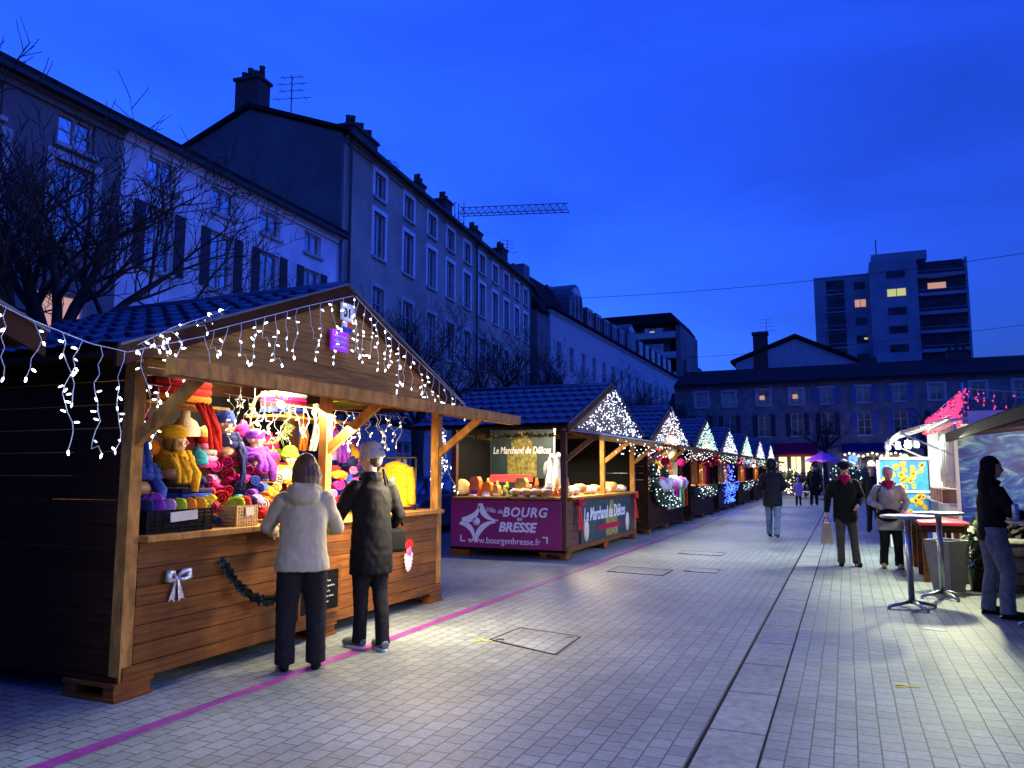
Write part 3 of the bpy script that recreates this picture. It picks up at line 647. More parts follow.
def conifer(loc, h, r, label, lights=None, group='shrubs and firs at the street end', n=260):
    rnd = random.Random(int(loc[0] * 31 + loc[1])); loc = Vector(loc)
    t = thing('potted_fir', loc, label, 'shrub', group)
    p = MB(); p.lathe(loc, [(r * .3, 0), (r * .42, .35), (r * .46, .36), (r * .4, .38)], 12); p.build('pot', M['iron'], t)
    f = MB()
    for k in range(n):
        z = .3 + (h - .3) * rnd.random() ** 1.2; rr = r * (1 - (z - .3) / (h - .25)) + .05; a = rnd.uniform(0, 6.28); q = rr * rnd.uniform(.1, .55)
        c = loc + Vector((math.cos(a) * q, math.sin(a) * q, z)); e = loc + Vector((math.cos(a) * rr, math.sin(a) * rr, z - .12 * rnd.random()))
        s = Vector((-math.sin(a), math.cos(a), 0)) * .09
        f._a([c, (c + e) / 2 + s, e, (c + e) / 2 - s + Vector((0, 0, .04))], [(0, 1, 2), (0, 2, 3)])
        f._a([c, (c + e) / 2 + Vector((0, 0, .08)), e, (c + e) / 2 - Vector((0, 0, .06))], [(0, 1, 2, 3)])
    f.build('foliage', M['leaf'], t)
    if lights:
        b = MB()
        for k in range(60):
            z = .35 + (h - .4) * rnd.random(); rr = (r * (1 - (z - .3) / (h - .25)) + .06); a = rnd.uniform(0, 6.28)
            b.ball(loc + Vector((math.cos(a) * rr, math.sin(a) * rr, z)), .022, 4, 3)
        o = b.build('fairy_lights', M[lights], t); o['kind'] = 'stuff'
    return t
def bush(loc, r, h, label, group='shrubs and firs at the street end', n=420, cat='shrub', name='leafy_shrub', leafm=None, ls=.07, lights=None):
    rnd = random.Random(int(loc[0] * 57 + loc[1] * 13)); loc = Vector(loc)
    t = thing(name, loc, label, cat, group)
    s = MB()
    for k in range(7):
        a = 6.28 * k / 7; s.tube([loc + Vector((0, 0, 0)), loc + Vector((math.cos(a) * r * .3, math.sin(a) * r * .3, h * .5)), loc + Vector((math.cos(a) * r * .7, math.sin(a) * r * .7, h * .9))], .012, 4)
    s.build('stem', M['bark'], t)
    f = MB()
    for k in range(n):
        d = Vector((rnd.gauss(0, 1), rnd.gauss(0, 1), rnd.gauss(0, 1))).normalized() * rnd.uniform(.45, 1.05); c = loc + Vector((d.x * r, d.y * r, h * .55 + d.z * h * .48))
        u = Vector((rnd.uniform(-1, 1), rnd.uniform(-1, 1), rnd.uniform(-.6, 1))).normalized() * ls; v = u.orthogonal().normalized() * ls * .45
        f._a([c, c + u * .5 + v, c + u, c + u * .5 - v], [(0, 1, 2, 3)])
    f.build('foliage', leafm or M['leaf'], t)
    if lights:
        b = MB()
        for k in range(70):
            d = Vector((rnd.gauss(0, 1), rnd.gauss(0, 1), rnd.gauss(0, 1))).normalized(); b.ball(loc + Vector((d.x * r, d.y * r, h * .55 + d.z * h * .48)), .035, 4, 3)
        b.build('fairy_lights', M[lights], t)['kind'] = 'stuff'
    return t
for i, (x, y, r, h, li) in enumerate(((-4.4, 52, .9, 2.0, None), (-3.2, 54, .8, 1.7, 'bulb_warm'), (-2.3, 50.5, .7, 1.5, None), (.0, 52, .9, 2.2, 'bulb_green'), (1.2, 53, .9, 1.9, None), (2.5, 51.5, .8, 2.1, None), (3.6, 50, .8, 1.8, None), (-5.6, 54, .8, 2.2, None))):
    bush((x, y, 0), r, h, ['dense dark shrub left of the far pedestrians', 'shrub with warm fairy lights before the lit shop', 'low shrub just left of the purple parasol', 'shrub strung with green lights behind the couple', 'dark shrub below the festoon bulbs of the cafe', 'tall dark shrub left of the sunflower kiosk', 'dark shrub against the kiosk at the street end', 'tall shrub at the end of the chalet row'][i], lights=li, ls=.16, n=520)
conifer((-1.9, 56, 0), 2.6, .9, 'small fir standing behind the purple parasol')

# ================================================================== STALLS
def boards(mb, axis, c, a0, a1, z0, z1, n, th=.022, m=0, gap=.006):
    """horizontal boards in the plane axis = c"""
    h = (z1 - z0) / n
    for k in range(n):
        lo, hi = z0 + k * h + gap, z0 + (k + 1) * h
        o = random.uniform(-.002, .002)
        if axis == 'x': mb.b2((c - th + o, a0, lo), (c + o, a1, hi), m); 
        else: mb.b2((a0, c - th + o, lo), (a1, c + o, hi), m)
def roof_slope(par, xa, xb, yr, zr, ye, ze, mt, name='roof_slope'):
    """tile sheet from the ridge (yr, zr) down to the eave (ye, ze)"""
    r = MB(); nc = 7; nx = int(abs(xb - xa) / .04); vs = []; fs = []
    slope = Vector((0, ye - yr, ze - zr)); Ln = slope.length; nrm = Vector((0, (zr - ze) * (1 if ye > yr else -1), abs(ye - yr))).normalized()
    rows = []
    for c in range(nc):
        for (t, h) in ((0.0, .0), (.5, .016), (.97, .034)): rows.append(((c + t) / nc, h))
    for (t, h) in rows:
        for i in range(nx + 1):
            x = xa + (xb - xa) * i / nx; wv = .012 * math.sin(x * 2 * math.pi / .21) * (.4 + .6 * (h / .034))
            off = .02 * math.sin(x * 2 * math.pi / .21) if h > .02 else 0
            p = Vector((x, yr, zr)) + slope * (t + off / Ln) + nrm * (h + wv + .03); vs.append(p)
    w_ = nx + 1
    fs = [(j * w_ + i, j * w_ + i + 1, (j + 1) * w_ + i + 1, (j + 1) * w_ + i) for j in range(len(rows) - 1) for i in range(nx)]
    r._a(vs, fs, 0, False)
    q = [(xa, yr, zr), (xb, yr, zr), (xb, ye, ze), (xa, ye, ze)]
    r.prism([(p[0], p[1], p[2] - .0) for p in q], (0, 0, -.03), 1)
    return r.build(name, [M['tile_roof'], M['wood_brown']], par)

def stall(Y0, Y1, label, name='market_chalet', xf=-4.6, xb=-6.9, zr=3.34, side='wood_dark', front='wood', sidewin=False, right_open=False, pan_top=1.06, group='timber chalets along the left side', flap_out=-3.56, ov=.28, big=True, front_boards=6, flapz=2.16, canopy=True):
    ym = (Y0 + Y1) / 2; t = thing(name, ((xf + xb) / 2, ym, 0), label, 'market stall', group)
    ze = 2.34; yl = Y0 - ov; yr = Y1 + ov; xg = -4.46
    for yy in (Y0 + .12, ym, Y1 - .12):
        ft = MB(); ft.b2((xf - .5, yy - .16, 0), (xf + .02, yy + .16, .022)); ft.b2((xf - .48, yy - .15, .022), (xf - .36, yy + .15, .095)); ft.b2((xf - .1, yy - .15, .022), (xf + .0, yy + .15, .095)); ft.b2((xf - .5, yy - .16, .096), (xf + .02, yy + .16, .12))
        ft.build('pallet_foot', M['wood'], t)
        ft = MB(); ft.b2((xb, yy - .16, 0), (xb + .4, yy + .16, .12)); ft.build('pallet_foot', M['wood'], t)
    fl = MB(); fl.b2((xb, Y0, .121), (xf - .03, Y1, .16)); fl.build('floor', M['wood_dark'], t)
    fr = MB(); boards(fr, 'x', xf, Y0 + .11, Y1 - .11, .22, pan_top - .06, front_boards)
    fr.build('front_panel', M[front], t)
    rl = MB(); rl.b2((xf - .05, Y0 + .02, .125), (xf + .018, Y1 - .02, .22)); rl.b2((xf - .05, Y0 + .11, pan_top - .058), (xf + .012, Y1 - .11, pan_top)); rl.build('front_rail', M['wood' if big else front], t)
    ct = MB(); ct.b2((xf - .62, Y0 + .1, pan_top), (xf + .1, Y1 - .1, pan_top + .04)); ct.build('counter_top', M['wood_light'], t)
    for (px, py) in ((xf - .045, Y0 + .05), (xf - .045, Y1 - .05), (xb + .05, Y0 + .05), (xb + .05, Y1 - .05)):
        p = MB(); p.box((px, py, 1.29), (.1, .1, 2.34)); p.build('corner_post', M['wood_light' if (big and px > -5 and not sidewin) or (sidewin and py > ym and px > -5) else front], t)
    p = MB(); p.box((xf - .05, ym, 1.7), (.09, .09, 1.2)); p.build('middle_post', M['wood_light'], t)
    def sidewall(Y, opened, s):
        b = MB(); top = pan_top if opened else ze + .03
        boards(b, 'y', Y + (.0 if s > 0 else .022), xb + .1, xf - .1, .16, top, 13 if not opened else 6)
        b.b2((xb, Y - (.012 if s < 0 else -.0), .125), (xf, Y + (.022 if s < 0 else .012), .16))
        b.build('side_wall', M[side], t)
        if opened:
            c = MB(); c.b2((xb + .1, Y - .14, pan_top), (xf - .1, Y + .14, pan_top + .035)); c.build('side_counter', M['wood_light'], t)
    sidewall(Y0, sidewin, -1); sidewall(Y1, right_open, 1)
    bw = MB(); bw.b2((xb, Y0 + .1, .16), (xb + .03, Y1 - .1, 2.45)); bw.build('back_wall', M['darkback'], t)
    eb = MB(); eb.b2((xb - .15, Y0 - .03, 2.36), (xg - .03, Y0 + .07, 2.46)); eb.b2((xb - .15, Y1 - .07, 2.36), (xg - .03, Y1 + .03, 2.46)); eb.b2((xf - .1, Y0 + .07, 2.33), (xf + .02, Y1 - .07, 2.45)); eb.build('top_beam', M['wood'], t)
    # gable
    g_ = MB(); n = 5; h = (zr - .06 - 2.36) / n
    for k in range(n):
        z0 = 2.36 + k * h + .005; z1 = 2.36 + (k + 1) * h
        hw0 = (Y1 - Y0) / 2 * 1.04 * (zr - .04 - z0) / (zr - .04 - 2.36); hw1 = (Y1 - Y0) / 2 * 1.04 * (zr - .04 - z1) / (zr - .04 - 2.36)
        g_.prism([(xg - .05, ym - hw0, z0), (xg - .05, ym + hw0, z0), (xg - .05, ym + max(hw1, .01), z1), (xg - .05, ym - max(hw1, .01), z1)], (.02, 0, 0))
    g_.build('gable_panel', M['wood_gable'], t)
    gb = MB(); gb.prism([(xb, ym - 2.2, 2.36), (xb, ym + 2.2, 2.36), (xb, ym, zr - .1)], (.02, 0, 0)); gb.build('back_gable', M['wood_dark'], t)
    roof_slope(t, xb - .75, xg - .02, ym, zr, yl, ze + .02, 'tile_roof'); roof_slope(t, xb - .75, xg - .02, ym, zr, yr, ze + .02, 'tile_roof')
    rc = MB(); rc.tube([(xb - .75, ym, zr + .035), (xg, ym, zr + .035)], .055, 8); rc.build('ridge_cap', M['tile_roof'], t)
    for yy in (yl, yr):
        bb = MB(); bb.prism([(xg - .02, ym, zr + .04), (xg - .02, yy, ze + .05), (xg - .02, yy, ze - .09), (xg - .02, ym, zr - .11)], (.03, 0, 0)); bb.build('bargeboard', M['wood_brown'], t)
        bb = MB(); bb.prism([(xg + .012, ym, zr + .062), (xg + .012, yy, ze + .072), (xg + .012, yy, ze + .052), (xg + .012, ym, zr + .042)], (.03, 0, 0)); bb.build('edge_trim', M['zinc'], t)
    # opened shutter held up as a canopy
    if not canopy: return t
    cp = MB(); nb = 7
    for k in range(nb):
        a = k / nb; b = (k + 1) / nb - .006
        x0 = xf + .05 + (flap_out - xf - .05) * a; x1 = xf + .05 + (flap_out - xf - .05) * b; z0 = 2.30 + (flapz - 2.30) * a; z1 = 2.30 + (flapz - 2.30) * b
        cp.prism([(x0, Y0 - .02, z0), (x1, Y0 - .02, z1), (x1, Y0 - .02, z1 + .024), (x0, Y0 - .02, z0 + .024)], (0, Y1 - Y0 + .04, 0))
    cp.build('canopy', M['wood_light'], t)
    cb = MB(); cb.b2((flap_out - .07, Y0 - (.62 if Y0 < 5 else .05), flapz - .045), (flap_out, Y1 + .06, flapz + .055))
    for yy in (Y0, ym, Y1): cb.beam((xf + .03, yy, 2.27), (flap_out - .08, yy, flapz - .03), .07, .05)
    cb.build('canopy_frame', M['wood_light'], t)
    for yy in (Y0 + .05, ym, Y1 - .05):
        bc = MB(); bc.beam((xf - .02, yy, 1.76), (xf + .56, yy, 2.2), .05, .085); bc.build('brace', M['wood_light'], t)
    lamp = MB(); lamp.b2((-5.35, ym - 1.2, 2.5), (-5.28, ym + 1.2, 2.54)); lamp.build('tube_lamp', M['tube'], t)
    return t

M['wood_deli'] = mat('red_brown_stain', (.085, .028, .013), .45, 0, .35, 5, .2, stretch=(2, .6, 12), island=.3)
s1 = stall(3.92, 8.47, 'near dark timber chalet selling bright knitwear with fairy lights on its gable', right_open=True)
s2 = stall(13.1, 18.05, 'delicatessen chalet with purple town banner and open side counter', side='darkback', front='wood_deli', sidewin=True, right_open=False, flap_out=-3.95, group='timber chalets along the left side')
s0 = stall(-1.6, 2.86, 'chalet whose roof corner enters at the left edge of the photo', canopy=False)
# plain chalets further down, sharing their meshes
s3 = stall(19.3, 23.9, 'third chalet hung with white and pink felt decorations and garlands', front='wood_dark', side='wood_dark', big=False, flap_out=-3.75)
labs = ['fourth chalet with crimson baubles and amber lit inside', 'fifth chalet draped in blue fairy lights', 'sixth chalet with amber lit inside', 'seventh chalet with orange lit inside', 'eighth chalet near the street end', 'last chalet of the left row']
mids = [27.45, 33.3, 39.3, 45.8, 52.6]
cmids = [21.6] + mids
for i, y in enumerate(mids):
    c = copy_tree(s3); c.location.y = y; c['label'] = labs[i]

# ------------------------------------------------------------------ fairy lights
bulb_mb = MB(); bulb_mb.lathe((0, 0, 0), [(.0025, 0), (.0055, -.004), (.0062, -.020), (.002, -.030)], 6)
BULB = {}
def bulb_mesh(mt):
    if mt not in BULB: BULB[mt] = bulb_mb.mesh('bulb', M[mt])
    return BULB[mt]
def icicles(path, label, drops, mt='bulb', step=.16, seed=1, cap=100, cat='fairy lights', group='icicle lights on the chalets', bscale=1, wr=.0024, jitter=.03, curtain=None):
    """path: polyline; drops: function of fraction -> drop length"""
    rnd = random.Random(seed); path = [Vector(p) for p in path]
    t = thing('icicle_lights', min(path, key=lambda p: p.z), label, cat, group)
    w_ = MB(); w_.tube(path, wr * 1.2, 5); bl = []
    seg = [(path[i + 1] - path[i]).length for i in range(len(path) - 1)]; tot = sum(seg); d = step * .5
    while d < tot:
        a = d; i = 0
        while a > seg[i]: a -= seg[i]; i += 1
        p = path[i].lerp(path[i + 1], a / seg[i]); ln = drops(d / tot) * rnd.uniform(.5, 1.15); k = max(2, int(ln / .055)); pts = [p]; q = p.copy()
        for j in range(k):
            q = q + Vector((rnd.uniform(-jitter, jitter) * .5, rnd.uniform(-jitter, jitter), -ln / k)); pts.append(q.copy())
            if rnd.random() < .62: 
                dr = Vector((rnd.uniform(-.4, .4), rnd.uniform(-1, 1), rnd.uniform(-.6, .4))).normalized(); bl.append((q + dr * .012, dr))
        if rnd.random() < .25: pts.append(q + Vector((0, .05, .02))); pts.append(q + Vector((.01, .07, -.03)))
        bl.append((pts[-1].copy(), Vector((0, rnd.uniform(-.5, .5), -1)).normalized()))
        w_.tube(pts, wr, 4); d += step * rnd.uniform(.75, 1.25)
    w_.build('cable', M['wire'], t)
    rnd.shuffle(bl); rest = MB(); me = bulb_mesh(mt)
    var = [me] * 5 + [bulb_mesh('bulb_mid')] * 3 + [bulb_mesh('bulb_dim')] if mt == 'bulb' else [me]
    for n_, (p, dr) in enumerate(bl):
        if n_ < cap:
            o = bpy.data.objects.new('bulb', rnd.choice(var)); COL.objects.link(o); o.parent = t; o.location = p - OFF[t]
            o.rotation_euler = dr.to_track_quat('-Z', 'Y').to_euler(); o.scale = (bscale,) * 3
        else: rest.lathe(p, [(.003 * bscale, .012), (.0075 * bscale, .005), (.0075 * bscale, -.012), (.002, -.02)], 5)
    if len(bl) > cap: o = rest.build('bulbs', M[mt], t); o['kind'] = 'stuff'
    return t, [b[0] for b in bl]
ym1 = 6.195
# from the neighbour's roof across the dark corner to the knitwear chalet
p0 = atX(-8, 300, -4.30); p1 = atX(52, 328, -4.30); p2 = atX(128, 352, -4.30); p3 = atX(205, 336, -4.33)
icicles([p0, p0.lerp(p1, .5) + Vector((0, 0, -.01)), p1, p1.lerp(p2, .5) + Vector((0, 0, -.02)), p2, p2.lerp(p3, .5), p3], 'long white icicle lights hanging over the dark left corner of the near chalet', lambda f: .60 if f < .6 else .34, step=.17, seed=4, bscale=1.0)
icicles([(-4.38, 4.35, 2.60), (-4.36, 4.8, 2.77), (-4.36, 5.5, 3.03), (-4.36, ym1, 3.27)], 'white icicle lights along the left slope of the near gable', lambda f: .22 + .35 * f, step=.15, seed=8)
icicles([(-4.36, ym1 + .03, 3.27), (-4.36, 7.0, 2.95), (-4.36, 8.0, 2.6), (-4.37, 8.7, 2.36)], 'white icicle lights along the right slope of the near gable', lambda f: .66 - .52 * f, step=.14, seed=9)
icicles([(-4.33, 3.7, 2.40), (-4.45, 4.1, 2.6), (-4.55, 4.6, 2.80), (-4.7, 4.9, 2.92)], 'tangle of white lights lying on the lower left roof slope', lambda f: .07, step=.07, seed=13, jitter=.08)
icicles([(-4.75, 4.05, 2.2), (-4.75, 4.3, 2.2)], 'bunch of white lights hanging inside the left end of the knitwear opening', lambda f: .55, step=.09, seed=14)
icicles([(-5.0, 5.2, 2.24), (-5.0, 6.1, 2.2), (-4.95, 8.2, 2.22)], 'curled white lights hanging under the ceiling of the knitwear chalet', lambda f: .36, mt='bulb_warm', step=.13, seed=15, jitter=.08)
icicles([(-4.9, 9.0, 2.15), (-5.0, 9.35, 2.1)], 'thick bunch of white lights hanging in the gap beside the near chalet', lambda f: .75, step=.05, seed=16, jitter=.07)

GAB = {}
def gable_curtain(ym, mt, label, seed, hw=2.3, n=230):
    rnd = random.Random(seed); r = thing('light_curtain', (-4.40, ym, 2.3), label, 'fairy lights', 'light curtains on the far gables')
    if mt in GAB:
        for me, nm in GAB[mt]:
            o = bpy.data.objects.new(nm, me); COL.objects.link(o); o.parent = r
            if nm == 'bulbs': o['kind'] = 'stuff'
        return r
    w_ = MB(); b = MB(); w_.tube([(-4.40, ym - hw, 2.32), (-4.40, ym, 3.27), (-4.40, ym + hw, 2.32), (-4.40, ym - hw, 2.32)], .004, 3)
    for k in range(int(hw * 2 / .13)):
        y = ym - hw + .13 * k; h = .95 * (1 - abs(y - ym) / hw)
        if h > .05: w_.tube([(-4.40, y, 2.32 + h), (-4.39, y + .02, 2.32 + h * .5), (-4.40, y, 2.32)], .003, 3)
    for k in range(n):
        z = rnd.random(); y = rnd.uniform(-1, 1)
        if abs(y) > 1 - z: z = 1 - z; y = y - math.copysign(1, y) if y else 0
        b.ball((-4.385 + rnd.uniform(-.01, .03), ym + y * hw, 2.34 + z * .95), rnd.uniform(.008, .016), 5, 3)
    for k in range(46):
        y = ym - hw + 2 * hw * k / 45; b.ball((-3.7 + rnd.uniform(0, .04), y, 2.13 - rnd.random() * .28), .012, 4, 3)
    o = w_.build('cable', M['wire'], r); o2 = b.build('bulbs', M[mt], r); o2['kind'] = 'stuff'
    GAB[mt] = [(o.data, 'cable'), (o2.data, 'bulbs')]
    return r
gable_curtain(15.575, 'bulb_far', 'dense white light curtain on the gable of the delicatessen chalet', 31, 2.4, 300)
GAB.clear()
glab = ['white light curtain on the third gable from the camera', 'greenish white light curtain on the fourth gable', 'white light curtain on the fifth gable', 'greenish white light curtain on the sixth gable', 'white light curtain on the seventh gable', 'small white light curtain on the farthest gable']
for i, y in enumerate(cmids): gable_curtain(y, 'bulb_green' if i in (1, 3) else 'bulb_far', glab[i], 40 + i, n=330)
cols_ = [NEUT, (1, .5, .35), (.6, .7, 1), (1, .62, .25), (1, .5, .2), (1, .7, .4)]
for i, y in enumerate(cmids):
    area_light('stall_lamp', (-5.2, y, 2.3), (-4.8, y, .8), .3, 420 if i == 0 else 240, cols_[i] if i else (1, .95, .85), size_y=3)
    area_light('paving_lamp', (-3.72, y, 2.12), (-2.6, y, 0), .12, 55, (.75, .95, 1) if i % 2 == 0 else (.8, 1, .85), size_y=3.5)

# ================================================================== LETTERING
def text_mesh(body, size, ext=.004, shear=0, space=1.0, bold=0, align='LEFT'):
    cu = bpy.data.curves.new('lettering', 'FONT'); cu.body = body; cu.size = size; cu.extrude = ext; cu.shear = shear; cu.space_character = space; cu.offset = bold; cu.align_x = align; cu.resolution_u = 3
    o = bpy.data.objects.new('lettering', cu); COL.objects.link(o); bpy.context.view_layer.update()
    me = bpy.data.meshes.new_from_object(o.evaluated_get(bpy.context.evaluated_depsgraph_get())); bpy.data.objects.remove(o); return me
def lettering(body, size, loc, facing, mt, parent, sx=1, tilt=0, **kw):
    """facing: '-Y' reads from -Y side, '+X' reads from +X side, '-X'"""
    me = text_mesh(body, size, **kw); me.materials.clear(); me.materials.append(M[mt] if isinstance(mt, str) else mt)
    o = bpy.data.objects.new('lettering', me); COL.objects.link(o); o.parent = parent; o.location = Vector(loc) - OFF[parent]
    rz = {'-Y': 0, '+X': R(90), '-X': R(-90)}[facing]; o.rotation_euler = (R(90), 0, rz); 
    o.rotation_euler = (Matrix.Rotation(rz, 3, 'Z') @ Matrix.Rotation(R(90), 3, 'X') @ Matrix.Rotation(tilt, 3, 'Z')).to_euler(); o.scale = (sx, 1, 1)
    return o

# purple banner on the delicatessen chalet (faces the camera)
bn = thing('banner', (-5.75, 13.04, .2), 'purple vinyl banner of the town below the side counter of the delicatessen chalet', 'banner')
q = MB(); q.b2((-6.86, 13.03, .17), (-4.66, 13.055, 1.04)); q.build('sheet', M['purple'], bn)
lettering('BOURG', .235, (-5.80, 13.025, .745), '-Y', 'lettering', bn, shear=.22, bold=.006, space=1.12)
lettering('BRESSE', .235, (-5.88, 13.025, .475), '-Y', 'lettering', bn, shear=.22, bold=.008, space=1.0)
lettering('Ville de', .12, (-6.15, 13.025, .83), '-Y', 'lettering', bn, shear=.22, tilt=-.12)
lettering('en', .11, (-5.52, 13.025, .675), '-Y', 'lettering', bn, shear=.25, bold=.002)
lettering('www.bourgenbresse.fr', .165, (-6.50, 13.025, .25), '-Y', 'lettering', bn, space=1.02, sx=.93)
def arc(c, r0, r1, a0, a1, w0, w1, n=12):
    P = []; Q = []; lg = MB()
    for k in range(n + 1):
        t = k / n; a = a0 + (a1 - a0) * t; r = r0 + (r1 - r0) * t; w_ = (w0 + (w1 - w0) * t) * (.35 + .65 * math.sin(math.pi * min(1, t * 1.0 + .15)))
        P.append((c[0] + (r + w_ / 2) * math.cos(a), 13.024, c[1] + (r + w_ / 2) * math.sin(a))); Q.append((c[0] + (r - w_ / 2) * math.cos(a), 13.024, c[1] + (r - w_ / 2) * math.sin(a)))
    for k in range(n): lg._a([P[k], P[k + 1], Q[k + 1], Q[k], *[(p[0], 13.03, p[2]) for p in (P[k], P[k + 1], Q[k + 1], Q[k])]], [(0, 1, 2, 3), (0, 4, 5, 1), (2, 6, 7, 3)])
    lg.build('emblem_stroke', M['lettering'], bn)
cx, cz = -6.33, .64
lg = MB(); lg.lathe((cx, 13.028, cz), [(.075, -.004), (.075, .004)], 20, ax='Y'); lg.build('emblem_dot', M['lettering'], bn)
arc((cx - .27, cz + .33), .30, .33, R(-95), R(-8), .12, .14); arc((cx + .42, cz + .36), .34, .33, R(-175), R(-85), .14, .06)
arc((cx - .32, cz - .30), .26, .27, R(95), R(-10), .08, .12); arc((cx + .40, cz - .42), .42, .42, R(172), R(92), .08, .14)
for k in (0, 1):
    lg = MB(); sx = -6.66 if k == 0 else -4.92; sg = 1 if k == 0 else -1; z = .27 if k == 0 else .40
    lg.b2((sx, 13.024, z), (sx + sg * .022, 13.03, z + sg * .12)); lg.b2((sx + sg * .022, 13.024, z), (sx + sg * .10, 13.03, z + sg * .022))
    lg.build('corner_mark', M['lettering'], bn)

# dark deli sign on the front + inside
M['deli_dark'] = mat('dark_printed_panel', (.018, .035, .04), .5, 0, .3, 3)
def towerprint(mb, f, w_, h, m=0):
    pts = [(-.5, 0), (.5, 0), (.5, .55), (.36, .62), (.36, .78), (.18, .86), (.12, 1), (-.12, 1), (-.18, .86), (-.36, .78), (-.36, .62), (-.5, .55)]
    mb.poly([f(x * w_, z * h) for x, z in pts], m)
M['print_gold'] = mat('printed_yellow_green', (.20, .17, .03), .6, 0, .8, 14)
fs = thing('shop_sign', (-4.56, 15.6, .3), 'dark printed deli sign with white lettering fixed below the front counter', 'sign')
q = MB(); q.b2((-4.598, 13.85, .22), (-4.565, 17.45, 1.0)); q.build('board', M['deli_dark'], fs)
q = MB(); towerprint(q, lambda a, z: (-4.562, 15.9 + a, .25 + z), .9, .72); q.build('print', M['print_gold'], fs)
lettering('Le Marchand de Délices', .36, (-4.56, 14.0, .62), '+X', 'lettering', fs, shear=.2, sx=.84, ext=.003, bold=.004)
q = MB(); q.b2((-4.562, 14.9, .40), (-4.557, 16.6, .5)); q.build('stripe', CL['crimson'], fs)
q = MB()
for yy, c_ in ((14.15, 0), (17.15, 0)): q.lathe((-4.56, yy, .45), [(.16, -.003), (.16, .003)], 18, ax='X', sx=1, sy=1.3)
q.build('roundel', CL['cream'], fs)
# inner sign, facing the camera
isg = thing('menu_banner', (-6.3, 14.8, 1.3), 'dark hanging banner with white shop name and golden tower inside the deli chalet', 'banner')
q = MB(); q.b2((-6.85, 14.8, 1.42), (-5.45, 14.82, 2.42)); q.build('sheet', M['deli_dark'], isg)
q = MB(); towerprint(q, lambda a, z: (-6.15 + a, 14.795, 1.45 + z), .66, .93); q.build('print', M['print_gold'], isg)
lettering('Le Marchand de Délices', .20, (-6.80, 14.785, 1.93), '-Y', 'lettering', isg, shear=.2, sx=.66, bold=.004)
q = MB(); q.b2((-6.88, 14.79, 1.0), (-6.85, 14.83, 2.44)); q.b2((-5.45, 14.79, 1.0), (-5.42, 14.83, 2.44)); q.build('frame', M['steel'], isg)

# gable signs of the near chalet
pl = thing('number_plate', (-4.40, 6.15, 3.1), 'small white plate numbered 01 under the near gable peak', 'sign')
q = MB(); q.b2((-4.43, 6.08, 3.02), (-4.41, 6.27, 3.19)); q.build('plate', M['white'], pl); lettering('01', .13, (-4.405, 6.10, 3.05), '+X', 'black', pl)
M['neon_purple'] = emit('backlit_purple', (.30, .02, .62), .55, False)
pl = thing('purple_sign', (-4.40, 6.1, 2.7), 'small purple lit sign with pale writing on the near gable boards', 'sign')
q = MB(); q.b2((-4.43, 5.93, 2.70), (-4.405, 6.19, 2.90)); q.build('panel', M['neon_purple'], pl)
q = MB()
for z in (2.74, 2.79, 2.84): q.tube([(-4.40, 5.96 + .01 * k, z + .014 * math.sin(k * 1.9)) for k in range(20)], .0045, 4)
q.build('scribble', M['lettering'], pl)
pl = thing('red_sign', (-4.40, 6.15, 2.92), 'narrow red and white sign with blue foot above the purple sign', 'sign')
q = MB(); q.b2((-4.43, 6.11, 2.95), (-4.405, 6.16, 3.01)); q.b2((-4.43, 6.11, 2.92), (-4.405, 6.16, 2.949)); q.b2((-4.43, 6.16, 2.955), (-4.404, 6.23, 3.01)); q.build('panel', M['white'], pl)
q = MB(); q.b2((-4.403, 6.165, 2.955), (-4.40, 6.225, 3.008)); q.build('red_panel', CL['red'], pl)
q = MB(); q.b2((-4.432, 6.09, 2.905), (-4.402, 6.24, 2.95)); q.build('blue_foot', M['bulb_blue'] if False else CL['blue'], pl)

# ================================================================== KNITWEAR CHALET GOODS
def spiral_roll(p, r, L_, mt, label, group='rolled scarves piled on the knitwear counter', tilt=0):
    """rolled scarf, axis towards the street (+X)"""
    m = MB(); th = r * .24; turns = 2.3; n = 34; P = []; Q = []
    for k in range(n + 1):
        a = k / n * turns * 6.283 + tilt; rr = r * (.16 + .84 * k / n); P.append((rr * math.cos(a), rr * math.sin(a))); ri = max(rr - th, .004); Q.append((ri * math.cos(a), ri * math.sin(a)))
    x0, x1 = p[0], p[0] + L_
    xs_ = [x0, x0 + L_ * .5, x1 - .012, x1]
    vs = []
    for i, x in enumerate(xs_):
        sh = .85 if i == 3 else 1
        for (a, b), (c, d) in zip(P, Q):
            mx, mz = (a + c) / 2, (b + d) / 2
            vs.append((x, p[1] + mx + (a - mx) * sh, p[2] + r + mz + (b - mz) * sh)); vs.append((x, p[1] + mx + (c - mx) * sh, p[2] + r + mz + (d - mz) * sh))
    w_ = 2 * (n + 1); fs = []
    for i in range(3):
        for k in range(n):
            a = i * w_ + 2 * k; fs.append((a, a + 2, a + w_ + 2, a + w_)); fs.append((a + 1, a + w_ + 1, a + w_ + 3, a + 3))
    for k in range(n): a = 3 * w_ + 2 * k; fs.append((a, a + 2, a + 3, a + 1)); a = 2 * k; fs.append((a, a + 1, a + 3, a + 2))
    m._a(vs, fs, 0, True)
    o = m.build('rolled_scarf', CL[mt]); o.rotation_euler.z = R(-48 + 14 * math.sin(p[1] * 37)); return tag(o, label, 'scarf', group)
XC = -4.62
